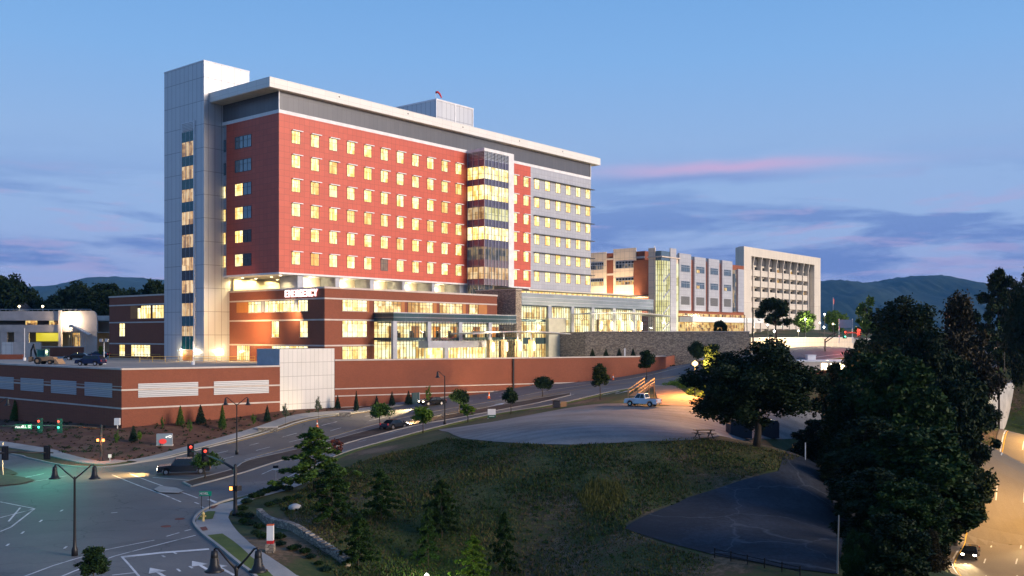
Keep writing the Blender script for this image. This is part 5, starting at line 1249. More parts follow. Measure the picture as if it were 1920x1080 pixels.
# ---- canopies with stone columns and lamps
def canopy(name, label, px0, px1, y, v, zbase, cols, amp, roofd=6):
    c = broot(name, label, 'canopy'); ua, ub_ = A.u_at(px0, v), A.u_at(px1, v); z = A.z_at((ua+ub_)/2, v, y)
    m = MB(); n = 16; prev = None
    for k in range(n):
        a = ua+(ub_-ua)*k/n; b_ = ua+(ub_-ua)*(k+1)/n
        za = z+amp*(math.sin(math.pi*k/n)); zb_ = z+amp*(math.sin(math.pi*(k+1)/n))
        m.xprism([(a, za), (b_, zb_), (b_, zb_+0.22), (a, za+0.22)], v-roofd/2, v+roofd/2)
    m.build('roof', ['steel'], c)
    for i, px in enumerate(cols):
        u = A.u_at(px, v); m = MB(); m.box(u-0.55, v-0.4, zbase, u+0.35, v+0.4, z-1.1); m.build('stone_column', ['sandstone'], c)
        m = MB(); m.tube([(u-0.1, v, z-1.1), (u-0.1, v, z+0.5)], 0.12, 6); m.build('strut', ['steel'], c)
        m = MB(); m.box(u+0.38, v-0.42, z-3.4, u+0.72, v-0.1, z-1.6); m.build('column_lamp', ['lamp_warm'], c)
        p = A.W(u+0.9, v-0.9, z-2.4); lamp('POINT', p, 420, (1, 0.78, 0.4), 0.25)
        p = A.W(u+0.2, v-1.6, z-2.0); lamp('SPOT', p, 300, (1, 0.72, 0.3), 0.25, spot=80, aim=A.W(u-0.1, v, zbase))
    lamp('AREA', A.W((ua+ub_)/2, v, z-0.6), 1500, (1, 0.8, 0.45), 6, rot=(0, 0, 0))
    return c
canopy('lower_canopy', 'thin curved canopy on stone columns before the lower glass lobby', 865, 1049, 627, vL-5, PB, (919, 945, 971, 996), 0.5)
canopy('upper_canopy', 'thin curved canopy on stone columns before the upper glass lobby', 1088, 1240, 592, vU-5, 0.2, (1123, 1143, 1163, 1181, 1199), 0.6)
for px in (925, 1000): lamp('AREA', A.W(A.u_at(px, vL-8), vL-8, 1.0), 1500, (1, 0.72, 0.36), 3, rot=(0, 0, 0))
# ---- mountains
def ridge(name, label, prof, D, depth, zlo):
    ln = smooth_line([(PX(p, D), PZ(y, D)) for p, y in prof], 10)
    xs = np.array([p.x for p in ln]); zs_ = np.array([p.y for p in ln])
    N = 220; X_ = np.linspace(xs[0], xs[-1], N); Zr = np.interp(X_, xs, zs_)
    M = 26; V = []; r2 = np.random.default_rng(int(D))
    for j in range(M):
        t = j/(M-1); f = math.sin(t*math.pi*0.5)
        if t > 0.6: pass
        for i in range(N):
            base = zlo+(Zr[i]-zlo)*f
            n_ = (math.sin(X_[i]*0.006+j*0.5)+math.sin(X_[i]*0.013-j*0.9))*18*(1-t)*f+r2.normal()*(5 if t > 0.97 else 3)
            V.append((X_[i], D-depth*(1-t), base+n_))
    idx_ = np.arange(N*M).reshape(M, N)
    f_ = np.stack([idx_[:-1, :-1].ravel(), idx_[:-1, 1:].ravel(), idx_[1:, 1:].ravel(), idx_[1:, :-1].ravel()], 1)
    me_ = fast_mesh(name, np.array(V), f_, 'forest_hill')
    o = bpy.data.objects.new(name, me_); C.objects.link(o); struct(o); o['label'] = label; return o
ridge('mountain', 'blue wooded mountain behind the concrete block', [(1380, 560), (1460, 545), (1538, 529), (1600, 534), (1650, 526), (1700, 519), (1735, 521), (1775, 538), (1825, 550), (1870, 572), (1920, 594), (2000, 612), (2150, 622), (2400, 627)], 4800, 1500, -60)
ridge('far_mountain', 'blue ridge far behind the left trees', [(-600, 590), (-300, 570), (-100, 560), (40, 548), (100, 540), (160, 536), (205, 524), (240, 521), (290, 524), (380, 535), (520, 560), (700, 600), (900, 628)], 5600, 1600, -60)
ridge('low_hills', 'low dark wooded hills along the skyline', [(-2500, 618), (-1500, 606), (-700, 600), (0, 596), (400, 604), (800, 612), (1200, 614), (1500, 616), (1800, 616), (2300, 614), (3500, 616)], 2600, 700, -60)

# low cream wall and paved strip along the upper street
uw = thing('street_wall', 'low cream wall along the upper street below the airy plaza tree', 'wall', (0, 0, 0))
a_, b_ = Vector((PX(1408, 238), 238)), Vector((PX(1600, 262), 262)); m = MB(); wall_strip(m, [a_, b_], -7, PZ(634, 240), 0.5); m.build('wall', ['beige_panel'], uw)
m = MB(); wall_strip(m, [a_+Vector((0, -0.15)), b_+Vector((0, -0.15))], PZ(634, 240), PZ(634, 240)+0.15, 0.8); m.build('coping', ['white_paint'], uw)
m = MB(); m.prism([(a_.x, a_.y+0.6), (b_.x, b_.y+0.6), (b_.x+30, b_.y+50), (a_.x+8, a_.y+70)], -6, PZ(634, 240)-0.3); o = m.build('upper_forecourt', ['sidewalk']); struct(o)
# ================================================================ trees and planting
def leaf_cloud(centers, radii, n, size, r, flat=0.8):
    centers = np.asarray(centers, float); radii = np.asarray(radii, float)
    w_ = radii**2; k = r.choice(len(centers), n, p=w_/w_.sum())
    d = r.normal(size=(n, 3)); d /= np.linalg.norm(d, axis=1, keepdims=True)
    rad = radii[k]*(0.35+0.65*r.random(n)**0.5)*(1+0.18*r.normal(size=n))
    p = centers[k]+d*rad[:, None]*np.array([1, 1, flat])
    a = r.normal(size=(n, 3)); a /= np.linalg.norm(a, axis=1, keepdims=True)
    b = np.cross(a, r.normal(size=(n, 3))); b /= np.linalg.norm(b, axis=1, keepdims=True)
    s = size*(0.6+0.8*r.random(n))[:, None]
    q = np.stack([p-a*s-b*s*0.35, p+a*s*0.1-b*s*0.6, p+a*s-b*s*0.0, p+a*s*0.1+b*s*0.6], 1).reshape(-1, 3)
    f = np.arange(n*4).reshape(n, 4)
    return q, f
TREE = {}
def tree_kind(key, mat, kind, n, leaf, seed, limbs=7, trunk_r=0.022, trunk_mat='bark', trunk_h=0.25, asp=1.4):
    # unit tree: height 1, crown about 1 wide
    r = np.random.default_rng(seed); cs = []; rs = []
    if kind in ('round', 'oak', 'flat', 'loose', 'thicket', 'airy'):
        K = {'round': 34, 'oak': 64, 'flat': 30, 'loose': 26, 'thicket': 150, 'airy': 130}[kind]; zc = {'round': .60, 'oak': .58, 'flat': .68, 'loose': .6, 'thicket': .5, 'airy': .53}[kind]; hz = {'round': .34, 'oak': .40, 'flat': .24, 'loose': .38, 'thicket': .5, 'airy': .47}[kind]
        while len(cs) < K:
            q = r.uniform(-1, 1, 3)
            if 0.15 < np.linalg.norm(q) < 1:
                q = q/np.linalg.norm(q)*(0.35+0.55*r.random()); zf = 1-0.35*max(q[2], 0)
                cs.append((q[0]*0.40*zf, q[1]*0.40*zf, zc+q[2]*hz*0.85)); rs.append({'round': .125, 'oak': .095, 'flat': .12, 'loose': .085, 'thicket': .062, 'airy': .052}[kind]*(0.45+1.1*r.random()))
    elif kind == 'cone':
        for i in range(60):
            t = (i+0.5)/60; w_ = (1-t)**0.85*0.40; an = i*2.4; cs.append((math.cos(an)*w_*0.75, math.sin(an)*w_*0.75, 0.10+0.86*t)); rs.append(0.04+0.13*(1-t))
    elif kind == 'layer':
        nb = 30
        for i in range(nb):
            t = i/(nb-1); L = (0.50*(1-t)**0.65+0.05)*(0.6+0.55*r.random()); an = i*2.39996+r.random()*0.6
            for s in (0.35, 0.65, 0.95): cs.append((math.cos(an)*L*s, math.sin(an)*L*s, 0.14+0.82*t+0.03*s-0.07*s*s)); rs.append(0.055*(1.15-0.45*t)*(1.1-0.5*s)+0.012)
    elif kind == 'pine':
        for i in range(24):
            t = i/23; L = 0.42*(0.4+0.6*r.random())*(1-abs(t-0.4)); an = i*2.4
            for s in (0.4, 0.9): cs.append((math.cos(an)*L*s, math.sin(an)*L*s, 0.45+0.52*t)); rs.append(0.07)
    c3_ = np.array(cs)*np.array([1, 1, asp]); q, f = leaf_cloud(c3_, rs, n, leaf, r, 0.95)
    cm = fast_mesh('crown', q, f, mat)
    mb = MB(); tip = {'round': .75, 'oak': .8, 'flat': .72, 'loose': .85, 'thicket': .8, 'airy': .8, 'cone': .9, 'layer': .95, 'pine': .95}[kind]
    px = [(0, 0, -0.03)]; R = [trunk_r*1.25]
    for k in range(1, 6): px.append((0.012*math.sin(seed+k*2), 0.012*math.cos(seed+k*1.7), tip*k/5)); R.append(trunk_r*(1-0.82*k/5))
    mb.tube(px, R, 7)
    if kind != 'cone':
        for i in range(limbs):
            c = cs[(i*5+seed) % len(cs)]; z0_ = max(trunk_h, min(c[2]-0.08, tip*0.85)); 
            mb.tube([(0, 0, z0_), (c[0]*0.45, c[1]*0.45, (z0_+c[2])*0.5+0.01), c], [trunk_r*0.5, trunk_r*0.32, trunk_r*0.12], 5)
    mb.v = [(x_, y_, z_*asp) for x_, y_, z_ in mb.v]
    tm = bpy.data.meshes.new('trunk'); tm.from_pydata(mb.v, [], mb.f); tm.materials.append(MATS[trunk_mat]); tm.polygons.foreach_set('use_smooth', [True]*len(tm.polygons))
    TREE[key] = (cm, tm, asp)
def tree(key, loc, h, w, name, label, cat='tree', group=None, rot=None):
    cm, tm, asp = TREE[key]
    t = thing(name, label, cat, loc, random.random()*6.28 if rot is None else rot, group); t.scale = (w, w, h/asp)
    a = bpy.data.objects.new('crown', cm); b = bpy.data.objects.new('trunk', tm)
    for o in (a, b): C.objects.link(o); o.parent = t
    return t
def tree_px(key, px, py, ptop, wpx, name, label, cat='tree', group=None, z=None, d=None):
    if d is not None: p = Vector((PX(px, d), d, hgt(PX(px, d), d) if z is None else z))
    else: p = G(px, py)
    h = PZ(ptop, p.y)-p.z; w = wpx/F*p.y
    return tree(key, p, h, w, name, label, cat, group)
tree_kind('dark1', 'leaf_dark', 'round', 5200, 0.034, 11); tree_kind('dark2', 'leaf_dark', 'oak', 5200, 0.034, 12, asp=1.7); tree_kind('flat', 'leaf_dark', 'flat', 4200, 0.034, 13, asp=0.9)
tree_kind('brown', 'leaf_mid', 'flat', 2600, 0.034, 14, asp=1.0); tree_kind('lime1', 'leaf_lime', 'round', 1500, 0.055, 15); tree_kind('lime2', 'leaf_lime', 'loose', 1200, 0.055, 16)
tree_kind('spruce', 'leaf_spruce', 'cone', 3000, 0.040, 17, trunk_r=0.03, asp=1.8); tree_kind('spruce2', 'leaf_mid', 'cone', 2600, 0.040, 18, trunk_r=0.03, asp=1.8)
tree_kind('sapling', 'leaf_mid', 'loose', 500, 0.045, 19, trunk_r=0.012); tree_kind('pale', 'leaf_pale', 'loose', 900, 0.04, 20, trunk_r=0.015); tree_kind('redsap', 'leaf_red', 'loose', 420, 0.045, 21, trunk_r=0.012)
tree_kind('layer1', 'leaf_night', 'layer', 14000, 0.020, 22, 16, 0.012); tree_kind('layer2', 'leaf_night', 'layer', 12000, 0.021, 23, 16, 0.012); tree_kind('layerb', 'leaf_mid', 'layer', 13000, 0.020, 24, 16, 0.013); tree_kind('limelay', 'leaf_lime', 'layer', 9000, 0.022, 25, 14, 0.012)
tree_kind('big', 'leaf_forest', 'airy', 46000, 0.009, 26, 34, 0.019, asp=0.85); tree_kind('thick1', 'leaf_forest', 'thicket', 40000, 0.017, 41, 14, 0.02, asp=1.7); tree_kind('thick2', 'leaf_night', 'thicket', 40000, 0.017, 42, 14, 0.02, asp=1.7); tree_kind('forest1', 'leaf_forest', 'oak', 30000, 0.016, 27, 14, 0.024, asp=1.6); tree_kind('forest2', 'leaf_night', 'round', 30000, 0.016, 28, 12, 0.024); tree_kind('rust', 'leaf_rust', 'oak', 24000, 0.017, 29, 12, 0.02, asp=1.8); tree_kind('pine', 'leaf_forest', 'pine', 14000, 0.02, 30, 12, 0.018, asp=2.0)
tree_kind('bg1', 'leaf_forest', 'oak', 7000, 0.030, 31); tree_kind('bg2', 'leaf_forest', 'round', 7000, 0.030, 32); tree_kind('greenlit', 'leaf_mid', 'round', 5000, 0.034, 33); tree_kind('tallpale', 'leaf_mid', 'loose', 3400, 0.030, 34, 14); tree_kind('citytree', 'leaf_dark', 'loose', 6500, 0.026, 37, 16)
ST = 'street trees along the main road'
tree_px('brown', 712, 806, 750, 56, 'street_tree', 'spreading olive tree in the median left of the bright lime tree', group=ST)
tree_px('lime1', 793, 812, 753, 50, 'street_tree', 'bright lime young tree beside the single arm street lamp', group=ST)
tree_px('dark1', 862, 776, 724, 50, 'street_tree', 'round dark median tree just behind a small lime tree', group=ST)
tree_px('lime2', 877, 791, 752, 42, 'street_tree', 'small lime tree at the left tip of the gravel lot', group=ST)
tree_px('dark1', 958, 776, 720, 38, 'street_tree', 'compact dark tree right of the small white and green sign', group=ST)
tree_px('flat', 1017, 744, 706, 50, 'street_tree', 'flat topped dark tree in the median behind the dumpster', group=ST)
tree_px('dark2', 1125, 749, 673, 42, 'street_tree', 'tall dark tree between the dumpster and the wooden steps', group=ST)
tree_px('dark2', 1212, 712, 649, 40, 'street_tree', 'tall dark tree standing behind the wooden steps', group=ST)
tree_px('dark1', 1306, 693, 633, 46, 'street_tree', 'dark tree in front of the stone wall behind the glowing orange lamp', group=ST)
tree_px('brown', 384, 899, 843, 72, 'street_tree', 'small leafy tree at the near tip of the median beside the dark pickup', group=ST)
tree_px('redsap', 630, 872, 812, 44, 'red_sapling', 'thin red leaved sapling beside the large layered tree')
tree_px('layerb', 590, 918, 800, 170, 'layered_tree', 'large layered green tree overhanging the road edge at the foot of the hill')
# young trees on the dark slope
YG = 'young layered trees on the dark slope'
for key, px, py, pt, w_, lb_ in (('layer1', 622, 985, 868, 118, 'young layered tree just below the large road edge tree'), ('layer2', 715, 975, 878, 84, 'young layered tree upslope in the middle of the dark hillside'), ('layer2', 828, 1010, 898, 92, 'young layered tree right of the others on the mid slope'),
                              ('layer1', 672, 1066, 962, 88, 'young layered tree beside the end of the low stone wall'), ('layer1', 803, 1062, 950, 60, 'narrow young tree above the glowing ground lamp'), ('layer2', 945, 1080, 958, 62, 'young tree right of the glowing ground lamp')):
    tree_px(key, px, py, pt, w_, 'young_tree', lb_, group=YG)
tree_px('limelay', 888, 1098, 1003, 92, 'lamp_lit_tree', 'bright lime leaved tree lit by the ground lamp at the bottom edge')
tree_px('dark2', 176, 1112, 1014, 84, 'corner_tree', 'dark leafy tree at the bottom left in front of the bell street lamp')
# conifers on the bank
CG = 'small conifers on the mulch bank'
for key, px, py, pt, w_, lb_ in (('spruce2', 28, 790, 748, 22, 'bright green conifer, leftmost in the row under the pink louvres'), ('spruce2', 54, 788, 749, 20, 'slim green conifer, second from the left under the pink louvres'), ('spruce', 81, 788, 753, 18, 'dark slim conifer, third in the row behind the green signals'),
        ('spruce', 100, 787, 760, 17, 'short conifer, fourth in the row behind the green signals'), ('spruce', 118, 787, 759, 18, 'round dark conifer, fifth in the row left of the wall corner'), ('spruce2', 140, 788, 755, 22, 'broad bright conifer at the right end of the row under the pink louvres'),
        ('spruce', 250, 829, 797, 20, 'broad dark conifer below the wall corner'), ('spruce2', 338, 799, 759, 20, 'bright conifer behind the glowing red entrance sign'), ('spruce', 376, 796, 758, 24, 'broad dark conifer between two slim ones under the silver louvres'), ('spruce2', 417, 806, 757, 19, 'slim conifer left of the double bell street lamp'),
        ('spruce', 501, 792, 759, 17, 'ragged dark conifer left of the white service box'), ('spruce', 633, 768, 740, 14, 'dark conifer at the right edge of the white service box'), ('spruce', 668, 772, 731, 13, 'tall slim conifer right of the white service box'), ('spruce', 706, 764, 741, 13, 'short conifer in front of the long brick wall'),
        ('spruce', 735, 762, 733, 16, 'conifer, left of the pair beside the teal sign'), ('spruce', 766, 759, 732, 19, 'broad conifer right beside the teal sign')):
    tree_px(key, px, py, pt, w_, 'conifer', lb_, group=CG)
for key, px, py, pt, w_, lb_ in (('lime2', 262, 832, 806, 14, 'tiny yellow green sapling beside the broad conifer'), ('pale', 535, 797, 752, 17, 'pale leaved sapling before the left of the white service box'), ('pale', 597, 790, 739, 18, 'pale leaved sapling before the right of the white service box'),
        ('sapling', 803, 768, 715, 18, 'thin green sapling before the long brick wall by the single arm lamp'), ('sapling', 984, 716, 683, 15, 'thin sapling under the lower canopy by the plaza wall'), ('sapling', 305, 815, 775, 12, 'bare young sapling behind the entrance sign'), ('sapling', 356, 822, 780, 14, 'thin sapling right of the entrance sign'), ('sapling', 219, 845, 800, 16, 'brown green sapling before the wall corner box'), ('sapling', 476, 806, 770, 14, 'thin sapling by the low stone border')):
    tree_px(key, px, py, pt, w_, 'sapling', lb_, group='young saplings on the bank')
for i, (px, lb_) in enumerate(((1111, 'clipped cone shrub, leftmost before the stone wall'), (1136, 'clipped cone shrub, second before the stone wall'), (1161, 'clipped cone shrub beside the white post at the stone wall'), (1187, 'clipped cone shrub, rightmost before the stone wall'))):
    tree_px('spruce', px, 668, 652.5, 13, 'cone_shrub', lb_, 'shrub', 'clipped cone shrubs before the stone wall', z=-5.0, d=214)
# trees by the upper street
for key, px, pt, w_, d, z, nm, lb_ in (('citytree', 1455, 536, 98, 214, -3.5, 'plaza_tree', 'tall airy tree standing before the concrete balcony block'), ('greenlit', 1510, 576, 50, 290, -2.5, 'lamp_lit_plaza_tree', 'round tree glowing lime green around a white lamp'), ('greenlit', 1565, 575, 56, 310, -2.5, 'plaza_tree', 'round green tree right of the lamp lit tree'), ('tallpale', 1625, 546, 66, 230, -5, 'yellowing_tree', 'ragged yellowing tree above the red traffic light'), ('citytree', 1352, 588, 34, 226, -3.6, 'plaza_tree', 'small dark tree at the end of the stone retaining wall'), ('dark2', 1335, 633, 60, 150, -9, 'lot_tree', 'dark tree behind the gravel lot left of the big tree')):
    h_ = PZ(pt, d)-z; tree(key, (PX(px, d), d, z), h_, w_/F*d, nm, lb_, group='trees by the upper street')
# the big dark tree in the lot
p = G(1418, 836); tree('big', (p.x, p.y, p.z-0.1), PZ(618, p.y)-p.z, 365/F*p.y, 'spreading_dark_tree', 'large spreading dark tree over the two dumpsters in the gravel lot')
# woodland between the lots and the highway
FG = 'trees of the dark wood beside the highway'
for i, (key, px, pt, w_, d, lb_) in enumerate((('forest1', 1690, 553, 170, 150, 'broad dark tree on the skyline below the mountain peak'), ('rust', 1792, 533, 150, 165, 'tall russet tinged tree on the skyline right of the mountain peak'), ('pine', 1872, 532, 110, 205, 'dark pine with a bare trunk near the far bridge'), ('forest1', 1925, 505, 95, 190, 'tallest dark tree at the right edge of the skyline'), ('forest1', 1610, 632, 120, 130, 'dark tree beside the red traffic light'),
        ('thick2', 1655, 622, 210, 116, 'green tinged tree below the skyline left of the wood'), ('thick1', 1725, 598, 170, 122, 'dark tree in the upper middle of the wood'), ('thick1', 1790, 640, 190, 128, 'dark tree in front of the russet one'), ('thick2', 1600, 690, 150, 104, 'dark green tree at the left edge of the wood'), ('thick2', 1690, 640, 230, 98, 'wide green tinged tree in the middle of the wood'),
        ('thick1', 1768, 690, 180, 106, 'black tree in the right middle of the wood'), ('forest1', 1822, 750, 110, 150, 'black tree whose twigs hang before the highway lamps'), ('thick1', 1620, 770, 190, 84, 'black tree over the upper end of the old lot'), ('thick2', 1720, 770, 260, 80, 'wide tree in the lower middle of the wood'), ('thick1', 1748, 800, 140, 90, 'black tree beside the highway bend'),
        ('thick1', 1640, 870, 190, 68, 'dark tree over the right side of the old lot'), ('thick2', 1695, 880, 170, 66, 'dark tree low in the wood near the highway'), ('thick1', 1670, 950, 180, 58, 'dark tree at the bottom of the wood'), ('thick1', 1742, 900, 70, 72, 'slim black tree before the lowest stretch of highway'), ('rust', 1738, 985, 76, 62, 'russet shrub tree at the bottom beside the highway'), ('thick2', 1610, 975, 90, 58, 'dark tree at the bottom beside the thin light pole'), ('thick1', 1560, 668, 90, 128, 'dark tree between the big lot tree and the wood'), ('thick1', 1530, 780, 110, 110, 'low dark tree right of the dumpsters'), ('thick1', 1560, 850, 70, 92, 'low black thicket above the old lot'))):
    X_ = PX(px, d); z = hgt(X_, d)-0.3; h_ = PZ(pt, d)-z; tree(key, (X_, d, z), h_*1.09, w_/F*d*1.2, 'wood_tree', lb_, group=FG)
# skyline trees at the left
for i, (key, px, pt, w_, d, lb_) in enumerate((('bg1', 8, 499, 70, 330, 'tallest skyline tree at the far left edge'), ('bg2', 52, 538, 60, 345, 'low dark skyline tree behind the gabled house'), ('bg1', 90, 548, 50, 340, 'low dark skyline tree over the garage roof'), ('bg2', 138, 524, 78, 330, 'broad round skyline tree behind the garage'), ('bg1', 200, 517, 76, 335, 'broad skyline tree left of the brick annex'), ('bg2', 245, 536, 40, 345, 'small skyline tree behind the brick annex roof'), ('bg1', 294, 511, 50, 340, 'skyline tree touching the silver tower'), ('bg1', 172, 560, 50, 300, 'dark tree between the garage and the brick annex'), ('bg2', 100, 565, 90, 300, 'wide dark tree directly behind the garage'), ('bg2', 20, 560, 80, 350, 'dark tree behind the small houses'), ('bg1', 222, 533, 60, 325, 'dark skyline tree right behind the roof of the brick annex, next to the broad one'), ('bg2', 165, 536, 60, 320, 'dark skyline tree between the two broad ones'), ('bg1', 270, 548, 50, 350, 'lowest skyline tree beside the silver tower'), ('bg2', 112, 552, 60, 325, 'dark skyline tree left of the broad round one'), ('bg1', 34, 522, 50, 340, 'second tallest skyline tree near the far left edge'))):
    X_ = PX(px, d); z = -6; tree(key, (X_, d, z), (PZ(pt, d)-z)*1.06, w_/F*d*1.6, 'skyline_tree', lb_, group='skyline trees behind the garage')
p = (PX(189, 208), 208, DZ); tree('lime2', p, 3.2, 1.7, 'lit_shrub', 'yellow green lit shrub on the deck beside the parked cars', 'shrub')
# shrubs along the near pavement
def bush_mesh(mat, n, leaf, seed):
    r = np.random.default_rng(seed); cs = [(0, 0, .35)]+[(0.3*math.cos(a), 0.3*math.sin(a), .3) for a in np.linspace(0, 6.28, 6)[:-1]]
    q, f = leaf_cloud(cs, [0.3]+[0.2]*5, n, leaf, r); return fast_mesh('foliage', q, f, mat)
bm_ = [bush_mesh('leaf_night', 1300, 0.06, 51), bush_mesh('leaf_spruce', 1300, 0.06, 52)]
spots = [(455, 958), (462, 945), (476, 935), (486, 932), (497, 926), (512, 922), (525, 918), (540, 921), (452, 968), (466, 972), (458, 982), (472, 985), (486, 992), (480, 1003), (492, 1010), (510, 1008), (523, 1012), (526, 1024), (548, 1032), (556, 1030), (572, 1038), (583, 1048), (598, 1060), (612, 1072), (505, 950), (520, 945), (540, 940), (560, 935)]
names_ = ['low dark shrub by the signal pole base', 'low dark shrub beside the pavement']
for i, (px, py) in enumerate(spots):
    p = G(px, py); o = thing('shrub', '', 'shrub', p, random.random()*6, 'low dark shrubs planted beside the near pavement'); s = 22/F*p.y*(0.85+0.4*random.random()); o.scale = (s, s, s*0.8)
    b = bpy.data.objects.new('foliage', bm_[i % 2]); C.objects.link(b); b.parent = o
    o['label'] = 'low dark evergreen shrub in the bed between near pavement and hillside'
# scattered ground cover
def scatter(name, label, poly_px, n, mat, size, leaf, seed, pts=None):
    r = np.random.default_rng(seed); poly = [GP(*q) for q in poly_px] if pts is None else pts
    xs = [p[0] for p in poly]; ys = [p[1] for p in poly]; cs = []
    while len(cs) < n:
        x, y = r.uniform(min(xs), max(xs)), r.uniform(min(ys), max(ys))
        if inside(poly, x, y): cs.append((x, y))
    z = hgt_many([c[0] for c in cs], [c[1] for c in cs]); c3 = np.array([(c[0], c[1], zz_+size*0.3) for c, zz_ in zip(cs, z)])
    q, f = leaf_cloud(c3, size*(0.5+0.8*r.random(n)), n*leaf, 0.10, r, 0.7)
    me_ = fast_mesh(name, q, f, mat); o = bpy.data.objects.new(name, me_); C.objects.link(o); o['kind'] = 'stuff'; o['label'] = label; o['category'] = 'ground cover'; return o
scatter('ground_cover', 'tufts of low planting dotted over the mulch bank', None, 420, 'leaf_dark', 0.34, 30, 61, pts=bank)
scatter('bank_weeds', 'dry tan tufts dotted over the mulch bank', None, 500, 'leaf_rust', 0.16, 14, 62, pts=bank)
_r = np.random.default_rng(63); _c = []; _pl = [GP(*q) for q in ((1080, 930), (1110, 903), (1160, 905), (1180, 935), (1150, 962), (1100, 965))]
while len(_c) < 2800:
    _x, _y = _r.uniform(min(p[0] for p in _pl), max(p[0] for p in _pl)), _r.uniform(min(p[1] for p in _pl), max(p[1] for p in _pl))
    if inside(_pl, _x, _y): _c.append((_x, _y))
_c = np.array(_c); _z = hgt_many(_c[:, 0], _c[:, 1]); _h = _r.uniform(0.12, 0.5, len(_c))*(0.5+_r.random(len(_c))); _l = _r.normal(0, 0.25, (len(_c), 2)); _b = np.column_stack([_c, _z-0.05])
_t = _b+np.column_stack([_l*_h[:, None], _h]); _o = np.column_stack([_r.uniform(-.03, .03, len(_c)), _r.uniform(-.02, .02, len(_c)), np.zeros(len(_c))])+np.array([0.02, 0, 0])
_q = np.stack([_b-_o, _b+_o, _t+_o*0.4, _t-_o*0.4], 1).reshape(-1, 3); _m = fast_mesh('tall_grass', _q, np.arange(len(_q)).reshape(-1, 4), 'leaf_drygrass')
_g = bpy.data.objects.new('tall_grass', _m); C.objects.link(_g); _g['kind'] = 'stuff'; _g['label'] = 'clump of tall pale grass on the dark slope'; _g['category'] = 'grass'
scatter('hedge_planting', 'bright green planting bed by the glowing lamp', ((1245, 722), (1275, 712), (1330, 716), (1330, 745), (1290, 738)), 260, 'leaf_lime', 0.75, 70, 64)
scatter('rough_grass', 'rough tufts over the dark hillside', ((600, 890), (720, 850), (860, 830), (1050, 842), (1300, 830), (1460, 860), (1290, 935), (1170, 990), (1200, 1079), (640, 1079), (560, 960)), 900, 'leaf_night', 0.20, 10, 65)
scatter('highway_weeds', 'lit green weeds on the verge beside the highway', None, 700, 'leaf_mid', 0.55, 40, 66, pts=[tuple(p) for p in offset_line(hl, 1.4)[18:44]]+[tuple(p) for p in offset_line(hl, 7.0)[18:44][::-1]])

def blades(name, label, poly_px, n, mat, h0, h1, wd, seed, pts=None):
    r_ = np.random.default_rng(seed); pl = np.array([GP(*q) for q in poly_px] if pts is None else pts); c = []
    lo, hi = pl.min(0), pl.max(0); plist = [tuple(p) for p in pl]
    while len(c) < n:
        x, y = r_.uniform(lo[0], hi[0]), r_.uniform(lo[1], hi[1])
        if inside(plist, x, y): c.append((x, y))
    c = np.array(c); z = hgt_many(c[:, 0], c[:, 1]); h = r_.uniform(h0, h1, n)*(0.6+0.4*np.sin(c[:, 0]*0.6)*np.cos(c[:, 1]*0.43)+0.3*r_.random(n)); l_ = r_.normal(0, 0.5, (n, 2)); a = r_.uniform(0, 3.14, n)
    bs = np.column_stack([c, z-0.03]); tp = bs+np.column_stack([l_*h[:, None], h]); o_ = np.column_stack([np.cos(a), np.sin(a), np.zeros(n)])*wd
    q = np.stack([bs-o_, bs+o_, tp+o_*0.5, tp-o_*0.5], 1).reshape(-1, 3); m_ = fast_mesh(name, q, np.arange(len(q)).reshape(-1, 4), mat)
    g = bpy.data.objects.new(name, m_); C.objects.link(g); g['kind'] = 'stuff'; g['label'] = label; g['category'] = 'grass'
HILL = ((600, 895), (700, 858), (840, 822), (920, 832), (1050, 838), (1200, 832), (1300, 820), (1420, 838), (1500, 858), (1460, 880), (1370, 905), (1285, 932), (1165, 988), (1250, 1025), (1340, 1050), (1330, 1079), (620, 1079), (560, 990), (520, 950))
blades('hill_grass', 'uneven dark green grass over the hillside', HILL, 60000, 'leaf_hillgrass', 0.08, 0.28, 0.05, 71)
blades('dry_grass', 'patches of dry brown grass over the hillside', HILL, 16000, 'leaf_drybrown', 0.08, 0.3, 0.05, 72)
# ================================================================ street furniture, vehicles, lights
def bell_lamp(loc, H, twin, label, rot=0.0, group='bell shaped street lamps', spread=1.43, rise=0.95):
    t = thing('street_lamp', label, 'street lamp', loc, rot, group)
    m = MB(); m.lathe([(0.22, 0), (0.22, 0.5), (0.13, 0.7), (0.10, 1.2), (0.075, H*0.98), (0.10, H), (0.02, H+0.15)], n=10); m.build('pole', ['black_paint'], t, True)
    for s in ((-1, 1) if twin else (-1,)):
        m = MB(); m.tube([(0, 0, H-0.05), (s*spread*0.45, 0, H+rise*0.5), (s*spread*0.82, 0, H+rise), (s*spread*0.95, 0, H+rise+0.03), (s*spread, 0, H+rise-0.05)], [0.06, 0.05, 0.045, 0.045, 0.05], 8)
        m.build('arm', ['black_paint'], t, True)
        m = MB(); m.lathe([(0.04, 0), (0.14, -0.05), (0.16, -0.3), (0.15, -0.33), (0.17, -0.36), (0.20, -0.62), (0.30, -0.82), (0.43, -0.9), (0.40, -0.93), (0.15, -0.88)], (s*spread, 0, H+rise-0.05), 14); m.build('bell_shade', ['black_paint'], t, True)
    return t
def lamp_px(px, base_py, top_py, twin, label, d=None, **kw):
    if d is None: p = G(px, base_py)
    else: p = Vector((PX(px, d), d, hgt(PX(px, d), d)))
    H = PZ(top_py, p.y)-p.z; return bell_lamp(p, H, twin, label, **kw)
lamp_px(140, 0, 897, True, 'black double bell street lamp in the left foreground', d=70)
lamp_px(444, 0, 759, True, 'black double bell street lamp in the median before the silver louvres', d=130, spread=1.5)
lamp_px(834, 797, 706, False, 'black single bell street lamp left of the gravel lot', spread=1.1, rise=0.8)
